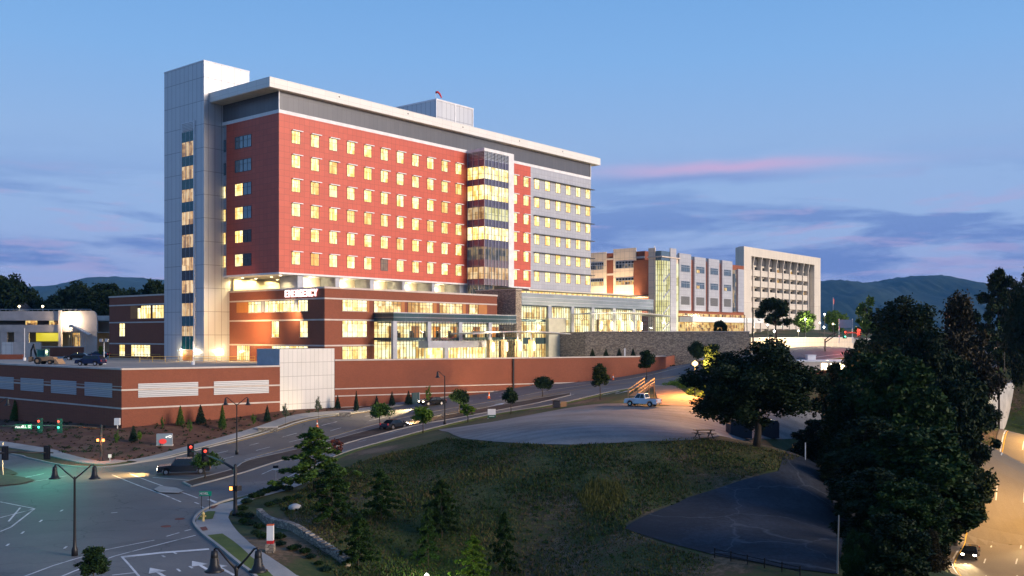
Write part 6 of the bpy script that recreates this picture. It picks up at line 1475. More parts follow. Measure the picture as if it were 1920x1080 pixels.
lamp_px(969, 0, 641, False, 'tall thin black lamp post in front of the lower canopy', d=188, spread=0.5, rise=0.3)
lamp_px(443, 0, 1066, True, 'black double bell street lamp cut by the bottom edge', d=42, spread=0.95, rise=0.85)
# street lamp at the left edge
lamp_px(-8, 0, 760, True, 'black bell street lamp at the far left edge', d=130, spread=1.6)
# signals
def signal_head(parent, loc, lit, facing=0.0, n=3, back=True, s=1.0):
    h = bpy.data.objects.new('signal_head', None); m = MB(); H = 0.36*n*s
    m.box(-0.19*s, -0.12, -H/2, 0.19*s, 0.12, H/2)
    if back: m.box(-0.33*s, 0.03, -H/2-0.14, 0.33*s, 0.06, H/2+0.14)
    for k in range(n):
        z = H/2-0.18*s-k*0.36*s; m.tube([(0, -0.12, z+0.02), (0, -0.30, z+0.04)], 0.15*s, 8)
    o = m.build('signal_head', ['black_paint'], parent); o.location = loc; o.rotation_euler = (0, 0, facing); bpy.data.objects.remove(h)
    for k, mt_ in lit:
        z = H/2-0.18*s-k*0.36*s; q = MB(); q.lathe([(0.02, 0.0), (0.13*s, 0.02), (0.14*s, 0.05)], n=12)
        q.v = [(x, -0.305-0.02*(0.05-z_), z+y) for x, y, z_ in q.v]
        l = q.build('lens', [mt_], o)
    return o
def signal_pole(label, base, H, arm_end, heads, ped=(), sign=None, cat='traffic light'):
    t = thing('traffic_signal', label, cat, base, 0, 'mast arm traffic signals')
    m = MB(); m.lathe([(0.30, 0), (0.30, 0.25), (0.20, 0.3), (0.17, 1.2), (0.14, H), (0.05, H+0.1)], n=12); m.build('pole', ['black_paint'], t, True)
    e = Vector(arm_end)-Vector(base); a = Vector((0, 0, H-0.4))
    m = MB(); pts = [a, a+(e-a)*0.25+Vector((0, 0, 0.25)), a+(e-a)*0.6+Vector((0, 0, 0.25)), e]; m.tube(pts, [0.13, 0.11, 0.09, 0.06], 8); m.build('mast_arm', ['black_paint'], t, True)
    for f, lit, face, n in heads:
        p = a+(e-a)*f+Vector((0, 0, 0.22 if 0.1 < f < 0.9 else 0.05)); signal_head(t, p, lit, face, n)
    for (dx, z, mt_, rot) in ped:
        m = MB(); m.box(-0.22, -0.13, -0.22, 0.22, 0.13, 0.22); o = m.build('pedestrian_head', ['black_paint'], t); o.location = (dx, -0.1, z); o.rotation_euler = (0, 0, rot)
        if mt_: q = MB(); q.box(-0.13, -0.16, -0.15, 0.13, -0.14, 0.15); q.build('hand_symbol', [mt_], o)
    if sign:
        f, txt, L = sign; p = a+(e-a)*f+Vector((0, -0.25, 0.1)); m = MB(); m.box(-L/2, -0.02, -0.28, L/2, 0.02, 0.28); o = m.build('street_name_sign', ['sign_green'], t); o.location = p
        q = MB(); letters(q, txt, -L/2+0.12, -0.14, 0.28, (L-0.2)/len(txt), 0.05, -0.05, -0.025); q.build('lettering', ['sign_white_glow'], o)
    return t
b0 = G(190, 866)
signal_pole('black mast arm signal with two green lights at the foot of the mulch bank', b0, PZ(797, b0.y)-b0.z, Q(-30, 800, b0.y-12), [(0.62-0.07, [(2, 'signal_green'), (0, 'signal_red')], 0.0, 4), (0.40-0.02, [(2, 'signal_green'), (0, 'signal_red')], 0.0, 4)], [(-0.35, 2.75, 'hand_orange', 0.0), (0.3, 2.75, 'hand_orange', 0.3)], (0.68, 'MCDOWELL ST', 2.0))
lamp('POINT', Q(68, 802, b0.y-10), 1100, (0.1, 1, 0.6), 0.15); lamp('POINT', Q(107, 798, b0.y-8), 1100, (0.1, 1, 0.6), 0.15); lamp('POINT', Q(183, 826, b0.y-1.2), 500, (1, 0.25, 0.08), 0.1)
b1 = G(441, 966)
signal_pole('black mast arm signal with red lights on the near corner', b1, PZ(872, b1.y)-b1.z, Q(352, 843, b1.y+13), [(0.93, [(0, 'signal_red')], 0.35, 3), (0.60, [(0, 'signal_red')], 0.35, 3)], [(0.35, PZ(915, b1.y)-b1.z, None, 0.6), (-0.28, PZ(915, b1.y)-b1.z, 'hand_orange', -0.2)])
b2 = Vector((PX(-70, 92), 92, hgt(PX(-70, 92), 92)))
signal_pole('black mast arm signal reaching in from the left edge, seen from behind', b2, PZ(858, 92)-b2.z+0.4, Q(100, 849, 96), [(0.93, [], math.pi, 3), (0.46, [], math.pi, 3)])
b3 = G(5, 893); pp = thing('signal_post', 'slim grey post on the small traffic island', 'post', b3); m = MB(); m.tube([(0, 0, 0), (0, 0, PZ(830, b3.y)-b3.z)], 0.07, 8); m.build('post', ['steel'], pp)
# curved twin arm signal on the upper street
b4 = Vector((PX(1547, 205), 205, PZ(669, 205)))
t = thing('traffic_signal', 'dark signal pole with curved twin arms before the wood on the upper street', 'traffic light', b4, 0, 'mast arm traffic signals')
H4 = PZ(636, 205)-b4.z
m = MB(); m.tube([(0, 0, -1), (0, 0, H4)], 0.16, 8); m.build('pole', ['black_paint'], t)
for k in (0, 1):
    m = MB(); m.tube([(0, 0, H4-0.1-k*0.6), (1.0, 0, H4+0.7-k*0.7), (2.4, 0, H4+1.4-k*0.55), (3.6, 0, H4+1.65-k*0.35), (7.4, 0, H4+1.65-0.3)], [0.13, 0.11, 0.09, 0.08, 0.07], 6); m.build('mast_arm', ['black_paint'], t, True)
signal_head(t, (4.1, -0.2, H4+1.0), [(2, 'signal_green'), (0, 'signal_red')], 0, 3, s=1.3); signal_head(t, (7.1, -0.2, H4+1.4), [(0, 'signal_red')], 0, 3, s=1.3)
lamp('POINT', Q(1584, 630, 203.5), 160, (0.1, 1, 0.6), 0.2); lamp('POINT', Q(1610, 622, 203.5), 4000, (1, 0.08, 0.04), 0.3)
# far right signal and lamp
def pole_lamp(loc, H, mat, label, power, col, nm='lamp_post', size=0.25, globe=0.22, pm='dark_metal', group=None):
    t = thing(nm, label, 'street lamp', loc, 0, group); m = MB(); m.tube([(0, 0, 0), (0, 0, H)], [0.11, 0.07], 8); m.build('pole', [pm], t)
    m = MB(); m.lathe([(0.03, H), (globe, H+globe*0.6), (globe, H+globe*1.2), (0.03, H+globe*2)], n=10); m.build('lamp_head', [mat], t, True)
    if power: lamp('POINT', (loc[0], loc[1]-globe*1.3, loc[2]+H+globe), power, col, size)
    return t
p = G(1303, 742); pole_lamp(p, PZ(687, p.y)-p.z, 'lamp_sodium', 'glowing orange street lamp left of the big dark tree', 20000, (1, 0.45, 0.12), globe=0.45)
for i, (px, py, d, H, pw, lbl, mt_) in enumerate(((1510, 600, 286, 5, 1600, 'white lamp burning inside the lime green tree', 'lamp_white'), (1546, 591, 300, 7, 900, 'tall white lamp right of the concrete block', 'lamp_white'), (1439, 611, 230, 4, 500, 'white globe lamp below the airy plaza tree', 'lamp_white'), (1452, 623, 222, 2.2, 500, 'low bright lamp at the roadside under the airy plaza tree', 'lamp_white'),
        (1537, 607, 300, 4, 260, 'warm globe lamp between the two round plaza trees', 'lamp_warm'), (1545, 615, 280, 3, 300, 'bright white lamp below the second round tree', 'lamp_white'), (1562, 609, 300, 4, 160, 'small warm lamp in front of the second round tree', 'lamp_warm'), (1883, 621, 200, 9, 500, 'white lamp high among the trees near the bridge', 'lamp_white'), (1497, 622, 250, 2.6, 900, 'glaring low warm lamp at the street edge', 'lamp_warm'))):
    z = PZ(py, d); pole_lamp((PX(px, d), d, z-H), H, mt_, lbl, pw*3, (1, 0.9, 0.7) if mt_ == 'lamp_white' else (1, 0.7, 0.35), globe=0.26, group='lit lamps by the upper street')
for px, py in ((1400, 622), (1470, 625), (1560, 622), (1520, 618)): lamp('POINT', Q(px, py-12, 240), 6000, (1, 0.75, 0.4), 0.5)
# ground lamp at the bottom edge
p = G(800, 1096); pole_lamp((p.x, p.y, p.z), PZ(1083, p.y)-p.z if PZ(1083, p.y)-p.z > 0.5 else 1.0, 'lamp_white', 'pale green glowing lamp cut by the bottom edge', 900, (0.9, 1, 0.6), globe=0.16)
# wall sconces on the hospital tower
for px in (342, 367, 414):
    if px < 382: u, v = u0-0.3, A.v_at(px, u0)
    else: u, v = A.u_at(px, VB-0.3), VB-0.3
    z = A.z_at(u, v, 656); m = MB(); m.box(u-0.15, v-0.15, z-0.12, u+0.15, v+0.15, z+0.12); m.build('wall_lamp', ['lamp_white'], et); q = A.W(u-0.5 if px < 382 else u, v-(0.5 if px > 382 else 0), z-0.45); lamp('POINT', q, 300, (1, 0.78, 0.42), 0.15)
lamp('POINT', A.W(uP0-1.2, A.v_at(437, uP0-1.2), -3.2), 300, (1, 0.7, 0.3), 0.15)
lamp('AREA', A.W(uP0-6, A.v_at(500, uP0), 2.0), 2600, (1, 0.62, 0.25), 3, aim=A.W(uP0, A.v_at(460, uP0), 0.0))
lamp('AREA', A.W(uP0-2, -4, 4.5), 700, (1, 0.7, 0.35), 2, aim=A.W(uP0, 4, 0))
# deck things
def deck_rail(p0, p1, y, label):
    d = -DZ*F/(y-HY); d = min(d, 205); a = Vector((PX(p0, d), d)); b_ = Vector((PX(p1, d), d)); t = thing('railing', label, 'railing', (a.x, a.y, DZ), 0)
    m = MB(); L = (b_-a).length; n = max(2, int(L/2.2))
    for k in range(n+1): m.tube([(L*k/n, 0, 0), (L*k/n, 0, 1.05)], 0.045, 6)
    for z in (0.55, 1.05): m.tube([(0, 0, z), (L, 0, z)], 0.04, 6)
    m.build('rails', ['yellow_paint'], t); return t
deck_rail(262, 478, 679, 'long low railing along the lit walk before the silver tower'); deck_rail(205, 300, 671, 'short railing before the brick annex')
for px, py, pt, tw, lb_ in ((46, 676, 615, 0, 'white flag style pole on the deck beside the backhoe'), (362, 684, 640, 0, 'slim light pole at the deck edge before the silver tower')):
    d = -DZ*F/(py-HY); t = thing('deck_pole', lb_, 'pole', (PX(px, d), d, DZ)); m = MB(); m.lathe([(0.3, 0), (0.3, 0.6), (0.07, 0.62), (0.06, PZ(pt, d)-DZ)], n=8); m.build('pole', ['white_paint'], t)
d = 172; t = thing('deck_lamp', 'grey twin head floodlight pole behind the blue suv', 'street lamp', (PX(195, d), d, DZ)); H = PZ(640, d)-DZ
m = MB(); m.lathe([(0.4, 0), (0.4, 0.9), (0.08, 0.92), (0.06, H)], n=8); m.build('pole', ['white_paint'], t)
for s in (-1, 1): m = MB(); m.box(s*0.25, -0.25, H-0.1, s*0.75, 0.25, H+0.45); m.build('lamp_head', ['steel'], t)
# vehicles
def vehicle(label, cat, loc, rot, kind, paint, lights=False, name='parked_car', group=None, L=4.8, W=1.85):
    t = thing(name, label, cat, loc, rot, group); R = 0.36; xf, xr = L*0.5-0.95, -L*0.5+1.05
    def arc(cx, r=0.46): return [(cx+r*math.cos(a), R+r*math.sin(a)) for a in np.linspace(math.pi, 0, 7)]
    top = {'pickup': [(L/2-0.02, 0.85), (L/2-0.12, 1.02), (L/2-1.35, 1.12), (-L/2+1.55, 1.12), (-L/2+1.5, 1.08), (-L/2+0.02, 1.10)], 'sedan': [(L/2, 0.70), (L/2-0.2, 0.80), (L/2-1.2, 0.95), (-L/2+0.9, 1.0), (-L/2+0.05, 0.92)],
           'suv': [(L/2, 0.85), (L/2-0.15, 1.0), (L/2-1.1, 1.08), (-L/2+0.4, 1.12), (-L/2+0.03, 1.05)]}[kind]
    prof = [(L/2, 0.35)]+top+[(-L/2, 0.45), (-L/2+0.1, 0.34)]+arc(xr)+arc(xf)
    m = MB(); m.xprism(prof, -W/2, W/2); o = m.build('body', [paint], t); bv = o.modifiers.new('b', 'BEVEL'); bv.width = 0.06; bv.segments = 2; bv.limit_method = 'ANGLE'; bv.angle_limit = 0.7
    zb_ = top[2][1]-0.04
    cab = {'pickup': (L/2-1.45, L/2-2.05, -L/2+2.0, -L/2+1.75, 1.82), 'sedan': (L/2-1.15, L/2-1.95, -L/2+1.35, -L/2+0.55, 1.45), 'suv': (L/2-1.1, L/2-1.75, -L/2+0.55, -L/2+0.1, 1.75)}[kind]
    x0_, x1_, x2_, x3_, zt_ = cab; wi = W/2-0.05; wo = W/2-0.24
    m = MB(); m.v = [(x0_, -wi, zb_), (x0_, wi, zb_), (x3_, wi, zb_), (x3_, -wi, zb_), (x1_, -wo, zt_), (x1_, wo, zt_), (x2_, wo, zt_), (x2_, -wo, zt_)]
    m.f = [(4, 5, 6, 7), (0, 1, 5, 4), (1, 2, 6, 5), (2, 3, 7, 6), (3, 0, 4, 7)]; m.m = [0]*5
    o = m.build('cabin', [paint], t); bv = o.modifiers.new('b', 'BEVEL'); bv.width = 0.06; bv.segments = 2
    def lerp(a, b_, f): return tuple(a[i]+(b_[i]-a[i])*f for i in range(3))
    V = m.v
    def pane(q, nm, e=0.02):
        n_ = (Vector(q[1])-Vector(q[0])).cross(Vector(q[2])-Vector(q[0])).normalized(); c = sum((Vector(x) for x in q), Vector())/4
        if n_.dot(c-Vector((0, 0, 1.2))) < 0: n_ = -n_
        mm = MB(); mm.face([tuple(Vector(x)+n_*e) for x in q]); mm.build(nm, ['dark_glass'], t)
    def quad(bl, br, tr, tl, f0, f1, g0=0.14, g1=0.9):
        def at(f, g): return lerp(lerp(bl, br, f), lerp(tl, tr, f), g)
        return [at(f0, g0), at(f1, g0), at(f1, g1), at(f0, g1)]
    pane(quad(V[0], V[1], V[5], V[4], 0.08, 0.92), 'windscreen'); pane(quad(V[3], V[2], V[6], V[7], 0.1, 0.9, 0.25), 'rear_window')
    for s in ((0, 3, 7, 4), (1, 2, 6, 5)):
        for f0, f1 in ((0.08, 0.5), (0.54, 0.92)): pane(quad(V[s[0]], V[s[1]], V[s[2]], V[s[3]], f0, f1), 'side_window')
    if kind == 'pickup': m = MB(); m.box(-L/2+0.12, -W/2+0.12, 1.10, -L/2+1.72, W/2-0.12, 1.135); m.build('bed_cover', ['black_paint'], t)
    for x in (xf, xr):
        for s in (-1, 1):
            m = MB(); m.tube([(x, s*(W/2-0.24), R), (x, s*(W/2-0.02), R)], R, 16); wo_ = m.build('wheel', ['tyre'], t); q = MB(); q.tube([(x, s*(W/2-0.05), R), (x, s*(W/2+0.005), R)], R*0.58, 12); q.build('rim', ['rim'], wo_)
    for s in (-1, 1):
        m = MB(); m.box(L/2-0.1, s*(W/2-0.42), 0.66, L/2+0.015, s*(W/2-0.08), 0.84); m.build('headlight', ['headlight' if lights else 'rim'], t)
        m = MB(); m.box(-L/2-0.015, s*(W/2-0.25), 0.72, -L/2+0.1, s*(W/2-0.06), 1.0); m.build('taillight', ['taillight'], t)
        m = MB(); m.box(x0_-0.25, s*(W/2), 1.05, x0_-0.1, s*(W/2+0.18), 1.2); m.build('mirror', [paint], t)
    m = MB(); m.box(L/2-0.08, -W/2+0.08, 0.36, L/2+0.06, W/2-0.08, 0.58); m.build('front_bumper', ['rim' if kind == 'pickup' else paint], t); m = MB(); m.box(-L/2-0.08, -W/2+0.08, 0.4, -L/2+0.08, W/2-0.08, 0.6); m.build('rear_bumper', ['rim' if kind == 'pickup' else paint], t)
    m = MB(); m.box(L/2-0.05, -0.45, 0.62, L/2+0.02, 0.45, 0.84); m.build('grille', ['black_paint'], t)
    return t
def on_road(px, py): p = G(px, py); return Vector((p.x, p.y, p.z+0.06))
pk = on_road(345, 889); ang = math.atan2(-0.30, -0.95)
vehicle('dark pickup truck with glowing headlights turning past the median', 'pickup truck', pk, ang, 'pickup', 'car_charcoal', True, 'pickup_truck', L=5.8, W=2.0)
dv = Vector((math.cos(ang), math.sin(ang), 0)); sv = Vector((-dv.y, dv.x, 0))
for s in (-1, 1):
    p = pk+dv*3.1+sv*s*0.75+Vector((0, 0, 0.75)); lamp('SPOT', p, 9000, (1, 0.60, 0.20), 0.3, spot=75, aim=p+dv*16+Vector((0, 0, -1.0)), blend=1.0)
wp = on_road(1205, 762)
vehicle('white four door pickup truck parked on the gravel lot', 'pickup truck', wp, math.radians(147), 'pickup', 'car_white', False, 'pickup_truck', L=5.1, W=1.85)
vd = lambda px, py: Vector((PX(px, -DZ*F/(py-HY)), -DZ*F/(py-HY), DZ))
vehicle('dark blue suv parked near the deck edge beside the twin head pole', 'suv', vd(170, 685.5), math.radians(172), 'suv', 'car_blue', L=4.7)
vehicle('black sedan parked behind the blue suv', 'car', vd(146, 675), math.radians(190), 'sedan', 'car_black', L=5.0)
vehicle('dark car parked by the yellow lit shrub', 'car', vd(184, 670.5), math.radians(182), 'sedan', 'car_blue', L=4.8)
# backhoe
p = vd(85, 683); bh = thing('backhoe', 'tan and teal backhoe loader with its digging arm raised on the deck', 'backhoe', p, math.radians(-8))
m = MB(); m.xprism([(-1.4, 0.6), (1.9, 0.6), (1.9, 1.25), (0.5, 1.4), (0.3, 1.3), (-1.4, 1.3)], -0.6, 0.6); m.build('chassis', ['machine_tan'], bh)
m = MB(); m.box(-1.2, -0.65, 1.3, 0.35, 0.65, 1.5); 
for x in (-1.15, 0.3):
    for y in (-0.6, 0.6): m.box(x-0.05, y-0.05, 1.5, x+0.05, y+0.05, 2.6)
m.box(-1.3, -0.7, 2.6, 0.45, 0.7, 2.72); m.build('cab_frame', ['machine_teal'], bh)
m = MB(); m.box(-1.1, -0.55, 1.5, 0.25, 0.55, 2.55); m.build('cab_glass', ['teal_glass'], bh)
for x, r_ in ((-0.9, 0.62), (1.45, 0.42)):
    for s in (-1, 1): m = MB(); m.tube([(x, s*0.6, r_), (x, s*1.0, r_)], r_, 14); w_ = m.build('wheel', ['tyre'], bh); q = MB(); q.tube([(x, s*0.8, r_), (x, s*1.01, r_)], r_*0.5, 10); q.build('rim', ['machine_tan'], w_)
m = MB(); m.xprism([(2.3, 0.15), (3.2, 0.1), (3.1, 0.3), (2.6, 0.95), (2.4, 0.9)], -1.0, 1.0); m.build('bucket', ['machine_tan'], bh)
m = MB(); m.tube([(0.6, -0.5, 1.3), (1.9, -0.5, 1.1), (2.5, -0.5, 0.5)], 0.09, 6); m.tube([(0.6, 0.5, 1.3), (1.9, 0.5, 1.1), (2.5, 0.5, 0.5)], 0.09, 6); m.build('loader_arm', ['machine_tan'], bh)
m = MB(); m.tube([(-1.5, 0, 1.0), (-2.0, 0, 2.2), (-2.2, 0, 3.6)], [0.2, 0.17, 0.13], 8); m.tube([(-2.2, 0, 3.6), (-2.7, 0, 2.4), (-2.75, 0, 1.3)], [0.13, 0.15, 0.12], 8); m.build('digging_arm', ['dark_metal'], bh)
m = MB(); m.xprism([(-3.0, 1.3), (-2.5, 1.3), (-2.4, 0.6), (-3.0, 0.4)], -0.35, 0.35); m.build('digging_bucket', ['machine_tan'], bh)
# small signs and boxes
def post_sign(name, label, px, py, pt, wpx, cat='sign', d=None, mats=('white_paint',), split=0.0, z_off=0.0):
    p = G(px, py) if d is None else Vector((PX(px, d), d, z_off)); t = thing(name, label, cat, p); zt_ = PZ(pt, p.y)-p.z; return t, zt_, wpx/F*p.y, p
t, zt_, w_, p = post_sign('street_name_sign', 'green street name sign on two posts by the near corner hydrant', 385, 957, 921, 23)
m = MB(); m.box(-w_/2, -0.03, zt_-0.42, w_/2, 0.0, zt_); sg = m.build('sign_panel', ['green_sign'], t)
m = MB(); letters(m, 'MCDOWELL', -w_/2+0.08, zt_-0.3, 0.19, w_*0.085, 0.03, -0.05, -0.032); m.build('lettering', ['white_paint'], sg)
for s in (-0.33, 0.33): m = MB(); m.tube([(w_*s, 0.05, 0), (w_*s, 0.05, zt_-0.05)], 0.035, 6); m.build('post', ['dark_metal'], t)
t, zt_, w_, p = post_sign('lane_sign', 'small black and white lane sign on a post by the narrow verge', 517, 914, 873, 10)
m = MB(); m.box(-w_/2, -0.03, zt_-0.28, w_/2, 0, zt_); m.build('black_panel', ['black_paint'], t); m = MB(); m.box(-w_/2, -0.03, zt_-0.45, w_/2, 0, zt_-0.285); m.build('white_panel', ['white_paint'], t); m = MB(); m.tube([(0, 0.04, 0), (0, 0.04, zt_-0.05)], 0.035, 6); m.build('post', ['steel'], t)
# hydrant
p = G(381, 979); t = thing('fire_hydrant', 'yellow fire hydrant on the small grass patch', 'hydrant', p, 0, None, 1.15)
m = MB(); m.lathe([(0.16, 0), (0.16, 0.06), (0.10, 0.08), (0.10, 0.55), (0.14, 0.58), (0.13, 0.66), (0.06, 0.76), (0.03, 0.80)], n=12); m.build('barrel', ['hydrant'], t, True)
for s in (-1, 1): m = MB(); m.tube([(0, 0, 0.45), (s*0.2, 0, 0.45)], 0.06, 8); m.build('nozzle', ['hydrant'], t)
# white and red pylon sign on a stone base
p = G(507, 1035); t = thing('pylon_sign', 'slim white and red pylon sign on a stone plinth beside the near pavement', 'sign', p); sc_ = 1/F*p.y
m = MB(); m.box(-7.5*sc_, -0.3, -0.2, 7.5*sc_, 0.3, 16*sc_); m.build('stone_plinth', ['stone_small'], t)
m = MB(); m.box(-6*sc_, -0.16, 16*sc_, 6*sc_, 0.16, 22*sc_); m.build('red_band', ['red_paint'], t); m = MB(); m.box(-6*sc_, -0.16, 22*sc_, 6*sc_, 0.16, 50*sc_); m.build('white_panel', ['white_paint'], t); m = MB(); m.box(-6*sc_, -0.16, 50*sc_, 6*sc_, 0.16, 52*sc_); m.build('orange_cap', ['orange_plastic'], t)
# entrance monument sign
p = G(309, 836); t = thing('entrance_sign', 'grey monument sign with a glowing red panel on the mulch bank', 'sign', p, 0.15); s_ = 1/F*p.y
m = MB(); m.box(-15*s_, -0.3, 0, 15*s_, 0.3, 2.6*s_); m.build('plinth', ['coping'], t); m = MB(); m.box(-14.5*s_, -0.22, 2.6*s_, 14*s_, 0.22, 23*s_); m.build('slab', ['grey_paint'], t)
m = MB(); m.prism([(-9.5*s_, 0), (3.5*s_, 0), (3.5*s_, 0.01), (-9.5*s_, 0.01)], 4*s_, 5*s_); m = MB(); 
pr_ = [(-3*s_+7*s_*math.cos(a), 8.8*s_+4.8*s_*math.sin(a)) for a in np.linspace(0, 6.283, 17)[:-1]]; m.xprism(pr_, -0.27, -0.223); m.build('red_emblem', ['sign_red_glow'], t)
m = MB(); m.box(2*s_, -0.26, 15.5*s_, 5*s_, -0.223, 17.5*s_); m.box(4*s_, -0.26, 17.5*s_, 7*s_, -0.223, 18.6*s_)
for a, b_, c, d_ in ((7.5, 15.5, 12.5, 16.5), (7.5, 19, 12.5, 20), (7.5, 16.5, 8.7, 19), (11.3, 16.5, 12.5, 19)): m.box(a*s_, -0.26, b_*s_, c*s_, -0.223, d_*s_)
m.build('white_emblem', ['sign_white_glow'], t)
# electrical cabinet, bollard
p = G(220, 804); t = thing('electrical_cabinet', 'pale grey cabinet on a post before the wall corner', 'cabinet', p); s_ = 1/F*p.y; m = MB(); m.box(-5*s_, -0.2, 7*s_, 5*s_, 0.2, 20*s_); m.build('case', ['white_paint'], t); m = MB(); m.tube([(0, 0, 0), (0, 0, 7*s_)], 0.1, 6); m.build('post', ['steel'], t)
p = G(206, 867); t = thing('push_button_post', 'short white topped post beside the green light signal pole', 'post', p); s_ = 1/F*p.y; m = MB(); m.tube([(0, 0, 0), (0, 0, 9*s_)], 0.06, 6); m.build('post', ['steel'], t); m = MB(); m.box(-2.4*s_, -0.12, 9*s_, 2.4*s_, 0.12, 15*s_); m.build('box', ['white_paint'], t)
# traffic cones
for px, py, lb_ in ((1149.5, 713, 'orange traffic cone at the roadside below the plaza wall end'), (917, 748, 'orange traffic cone at the roadside near the long brick wall'), (594.5, 802, 'orange traffic cone at the roadside below the white service box')):
    p = G(px, py); t = thing('traffic_cone', lb_, 'traffic cone', (p.x, p.y, p.z+0.1), 0, 'orange cones along the far roadside', 1.4)
    m = MB(); m.box(-0.2, -0.2, 0, 0.2, 0.2, 0.04); m.build('base', ['orange_plastic'], t); m = MB(); m.lathe([(0.15, 0.04), (0.11, 0.32)], n=10); m.lathe([(0.075, 0.5), (0.03, 0.85)], n=10); m.build('cone', ['orange_plastic'], t); m = MB(); m.lathe([(0.112, 0.32), (0.077, 0.5)], n=10); m.build('white_stripe', ['white_paint'], t)
# small signs on the main road
p = G(922, 784); t = thing('site_sign', 'white and green site sign at the edge of the gravel lot', 'sign', p, 0.15); s_ = 1/F*p.y; m = MB(); m.box(-7.5*s_, 0, 6*s_, 7.5*s_, 0.1, 17*s_); m.build('white_panel', ['white_paint'], t); m = MB(); m.box(-7.5*s_, 0, 0.5*s_, 7.5*s_, 0.1, 6*s_); m.build('green_panel', ['sign_green'], t); m = MB(); m.box(-5*s_, -0.02, 3*s_, 5*s_, -0.003, 4*s_); m.build('white_line', ['white_paint'], t)
for s in (-1, 1): m = MB(); m.tube([(s*6.8*s_, 0.14, -0.2), (s*6.8*s_, 0.14, 16*s_)], 0.05, 6); m.build('post', ['white_paint'], t)
p = G(779, 757); t = thing('teal_sign', 'teal slab sign edge on beside the broad conifer', 'sign', p, 0.9); s_ = 1/F*p.y; m = MB(); m.box(-0.9, -0.1, 0, 0.9, 0.1, 21*s_); m.build('slab', ['teal_band'], t); m = MB(); m.box(0.9, -0.1, 0, 1.0, 0.1, 21*s_); m.build('edge', ['steel'], t)
# dumpster group by the road
p = G(1050, 764); t = thing('dumpster', 'navy dumpster at the lot edge beside the road', 'dumpster', p, 0.1); s_ = 1/F*p.y; m = MB(); m.box(-12*s_, 0, 0, 0, 1.2, 12*s_); m.build('bin', ['navy_box'], t); m = MB(); m.box(-12*s_-0.05, -0.05, 12*s_, 0.05, 1.25, 12*s_+0.12); m.build('lid', ['black_paint'], t)
t = thing('wooden_screen', 'brown board screen beside the navy dumpster', 'screen', (p.x+0.15, p.y, p.z), 0.1); m = MB(); m.box(0, 0.2, 0, 11*s_, 0.35, 11*s_); m.build('boards', ['tan_screen'], t)
# wooden steps
pa = G(1178, 745); pb = G(1222, 717); 
t = thing('wooden_steps', 'timber steps with handrails climbing behind the white pickup', 'steps', (0, 0, 0))
d_ = Vector((pb.x-pa.x, pb.y-pa.y, 0)); n_ = Vector((-d_.y, d_.x, 0)).normalized()
A0 = Q(1178, 743, 141); A1 = Q(1208, 722, 146); B0 = Q(1196, 744, 139.5); B1 = Q(1227, 722, 144.5)
for a, b_ in ((A0, A1), (B0, B1)):
    m = MB(); m.tube([a+Vector((0, 0, 1.0)), b_+Vector((0, 0, 1.0))], 0.09, 6); m.tube([a+Vector((0, 0, 0.5)), b_+Vector((0, 0, 0.5))], 0.08, 6); m.build('handrail', ['wood'], t)
    for f in (0, 0.33, 0.66, 1): q = a+(b_-a)*f; m = MB(); m.box(q.x-0.07, q.y-0.07, min(hgt(q.x, q.y), q.z)-0.2, q.x+0.07, q.y+0.07, q.z+1.05); m.build('post', ['wood'], t)
for k in range(9):
    f = (k+0.5)/9; a = A0+(A1-A0)*f; b_ = B0+(B1-B0)*f; m = MB(); m.face([a, b_, b_+(B1-B0)*0.09, a+(A1-A0)*0.09]); m.face([a-Vector((0, 0, .18)), b_-Vector((0, 0, .18)), b_, a]); m.build('tread', ['wood'], t)
# picnic table, dumpsters, fence
p = G(1320, 822); t = thing('picnic_table', 'dark wooden picnic table at the lot edge under the big tree', 'picnic table', (p.x, p.y, p.z+0.05), 0.2, None, 1.1)
m = MB(); m.box(-0.95, -0.38, 0.72, 0.95, 0.38, 0.77); m.build('table_top', ['dark_wood'], t)
for s in (-1, 1): m = MB(); m.box(-0.95, s*0.6-0.13, 0.42, 0.95, s*0.6+0.13, 0.46); m.build('bench_seat', ['dark_wood'], t)
for s in (-1, 1): m = MB(); m.tube([(s*0.65, -0.65, 0), (s*0.65, 0.2, 0.74)], 0.05, 4); m.tube([(s*0.65, 0.65, 0), (s*0.65, -0.2, 0.74)], 0.05, 4); m.box(s*0.65-0.04, -0.7, 0.36, s*0.65+0.04, 0.7, 0.42); m.build('leg', ['dark_wood'], t)
for px, w_, lb_ in ((1390, 42, 'dark blue dumpster left of the big tree trunk'), (1443, 38, 'black dumpster right of the big tree trunk')):
    p = G(px, 822); s_ = 1/F*p.y; t = thing('dumpster', lb_, 'dumpster', p, 0.12, 'dumpsters under the big dark tree'); hh = 33*s_; ww = w_*s_
    m = MB(); m.xprism([(-ww/2, 0), (ww/2, 0), (ww/2, hh*0.85), (ww/2-0.25, hh), (-ww/2+0.35, hh), (-ww/2, hh*0.8)], 0, 1.8); m.build('bin', ['navy_box'], t); m = MB(); m.box(-ww/2+0.3, 0.05, hh, ww/2-0.2, 1.75, hh+0.06); m.build('lid', ['black_paint'], t)
p0 = G(1340, 1046); p1 = G(1500, 1081); t = thing('guard_rail', 'low pale rail fence along the bottom of the old lot', 'fence', (0, 0, 0)); n = 6
for z_ in (0.35, 0.62): m = MB(); m.tube([p0+Vector((0, 0, z_)), p1+Vector((0, 0, z_))], 0.04, 6); m.build('rail', ['dark_metal'], t)
for k in range(n): q = p0+(p1-p0)*k/(n-1); m = MB(); m.tube([(q.x, q.y, q.z-0.3), (q.x, q.y, q.z+0.75)], 0.045, 6); m.build('post', ['dark_metal'], t)
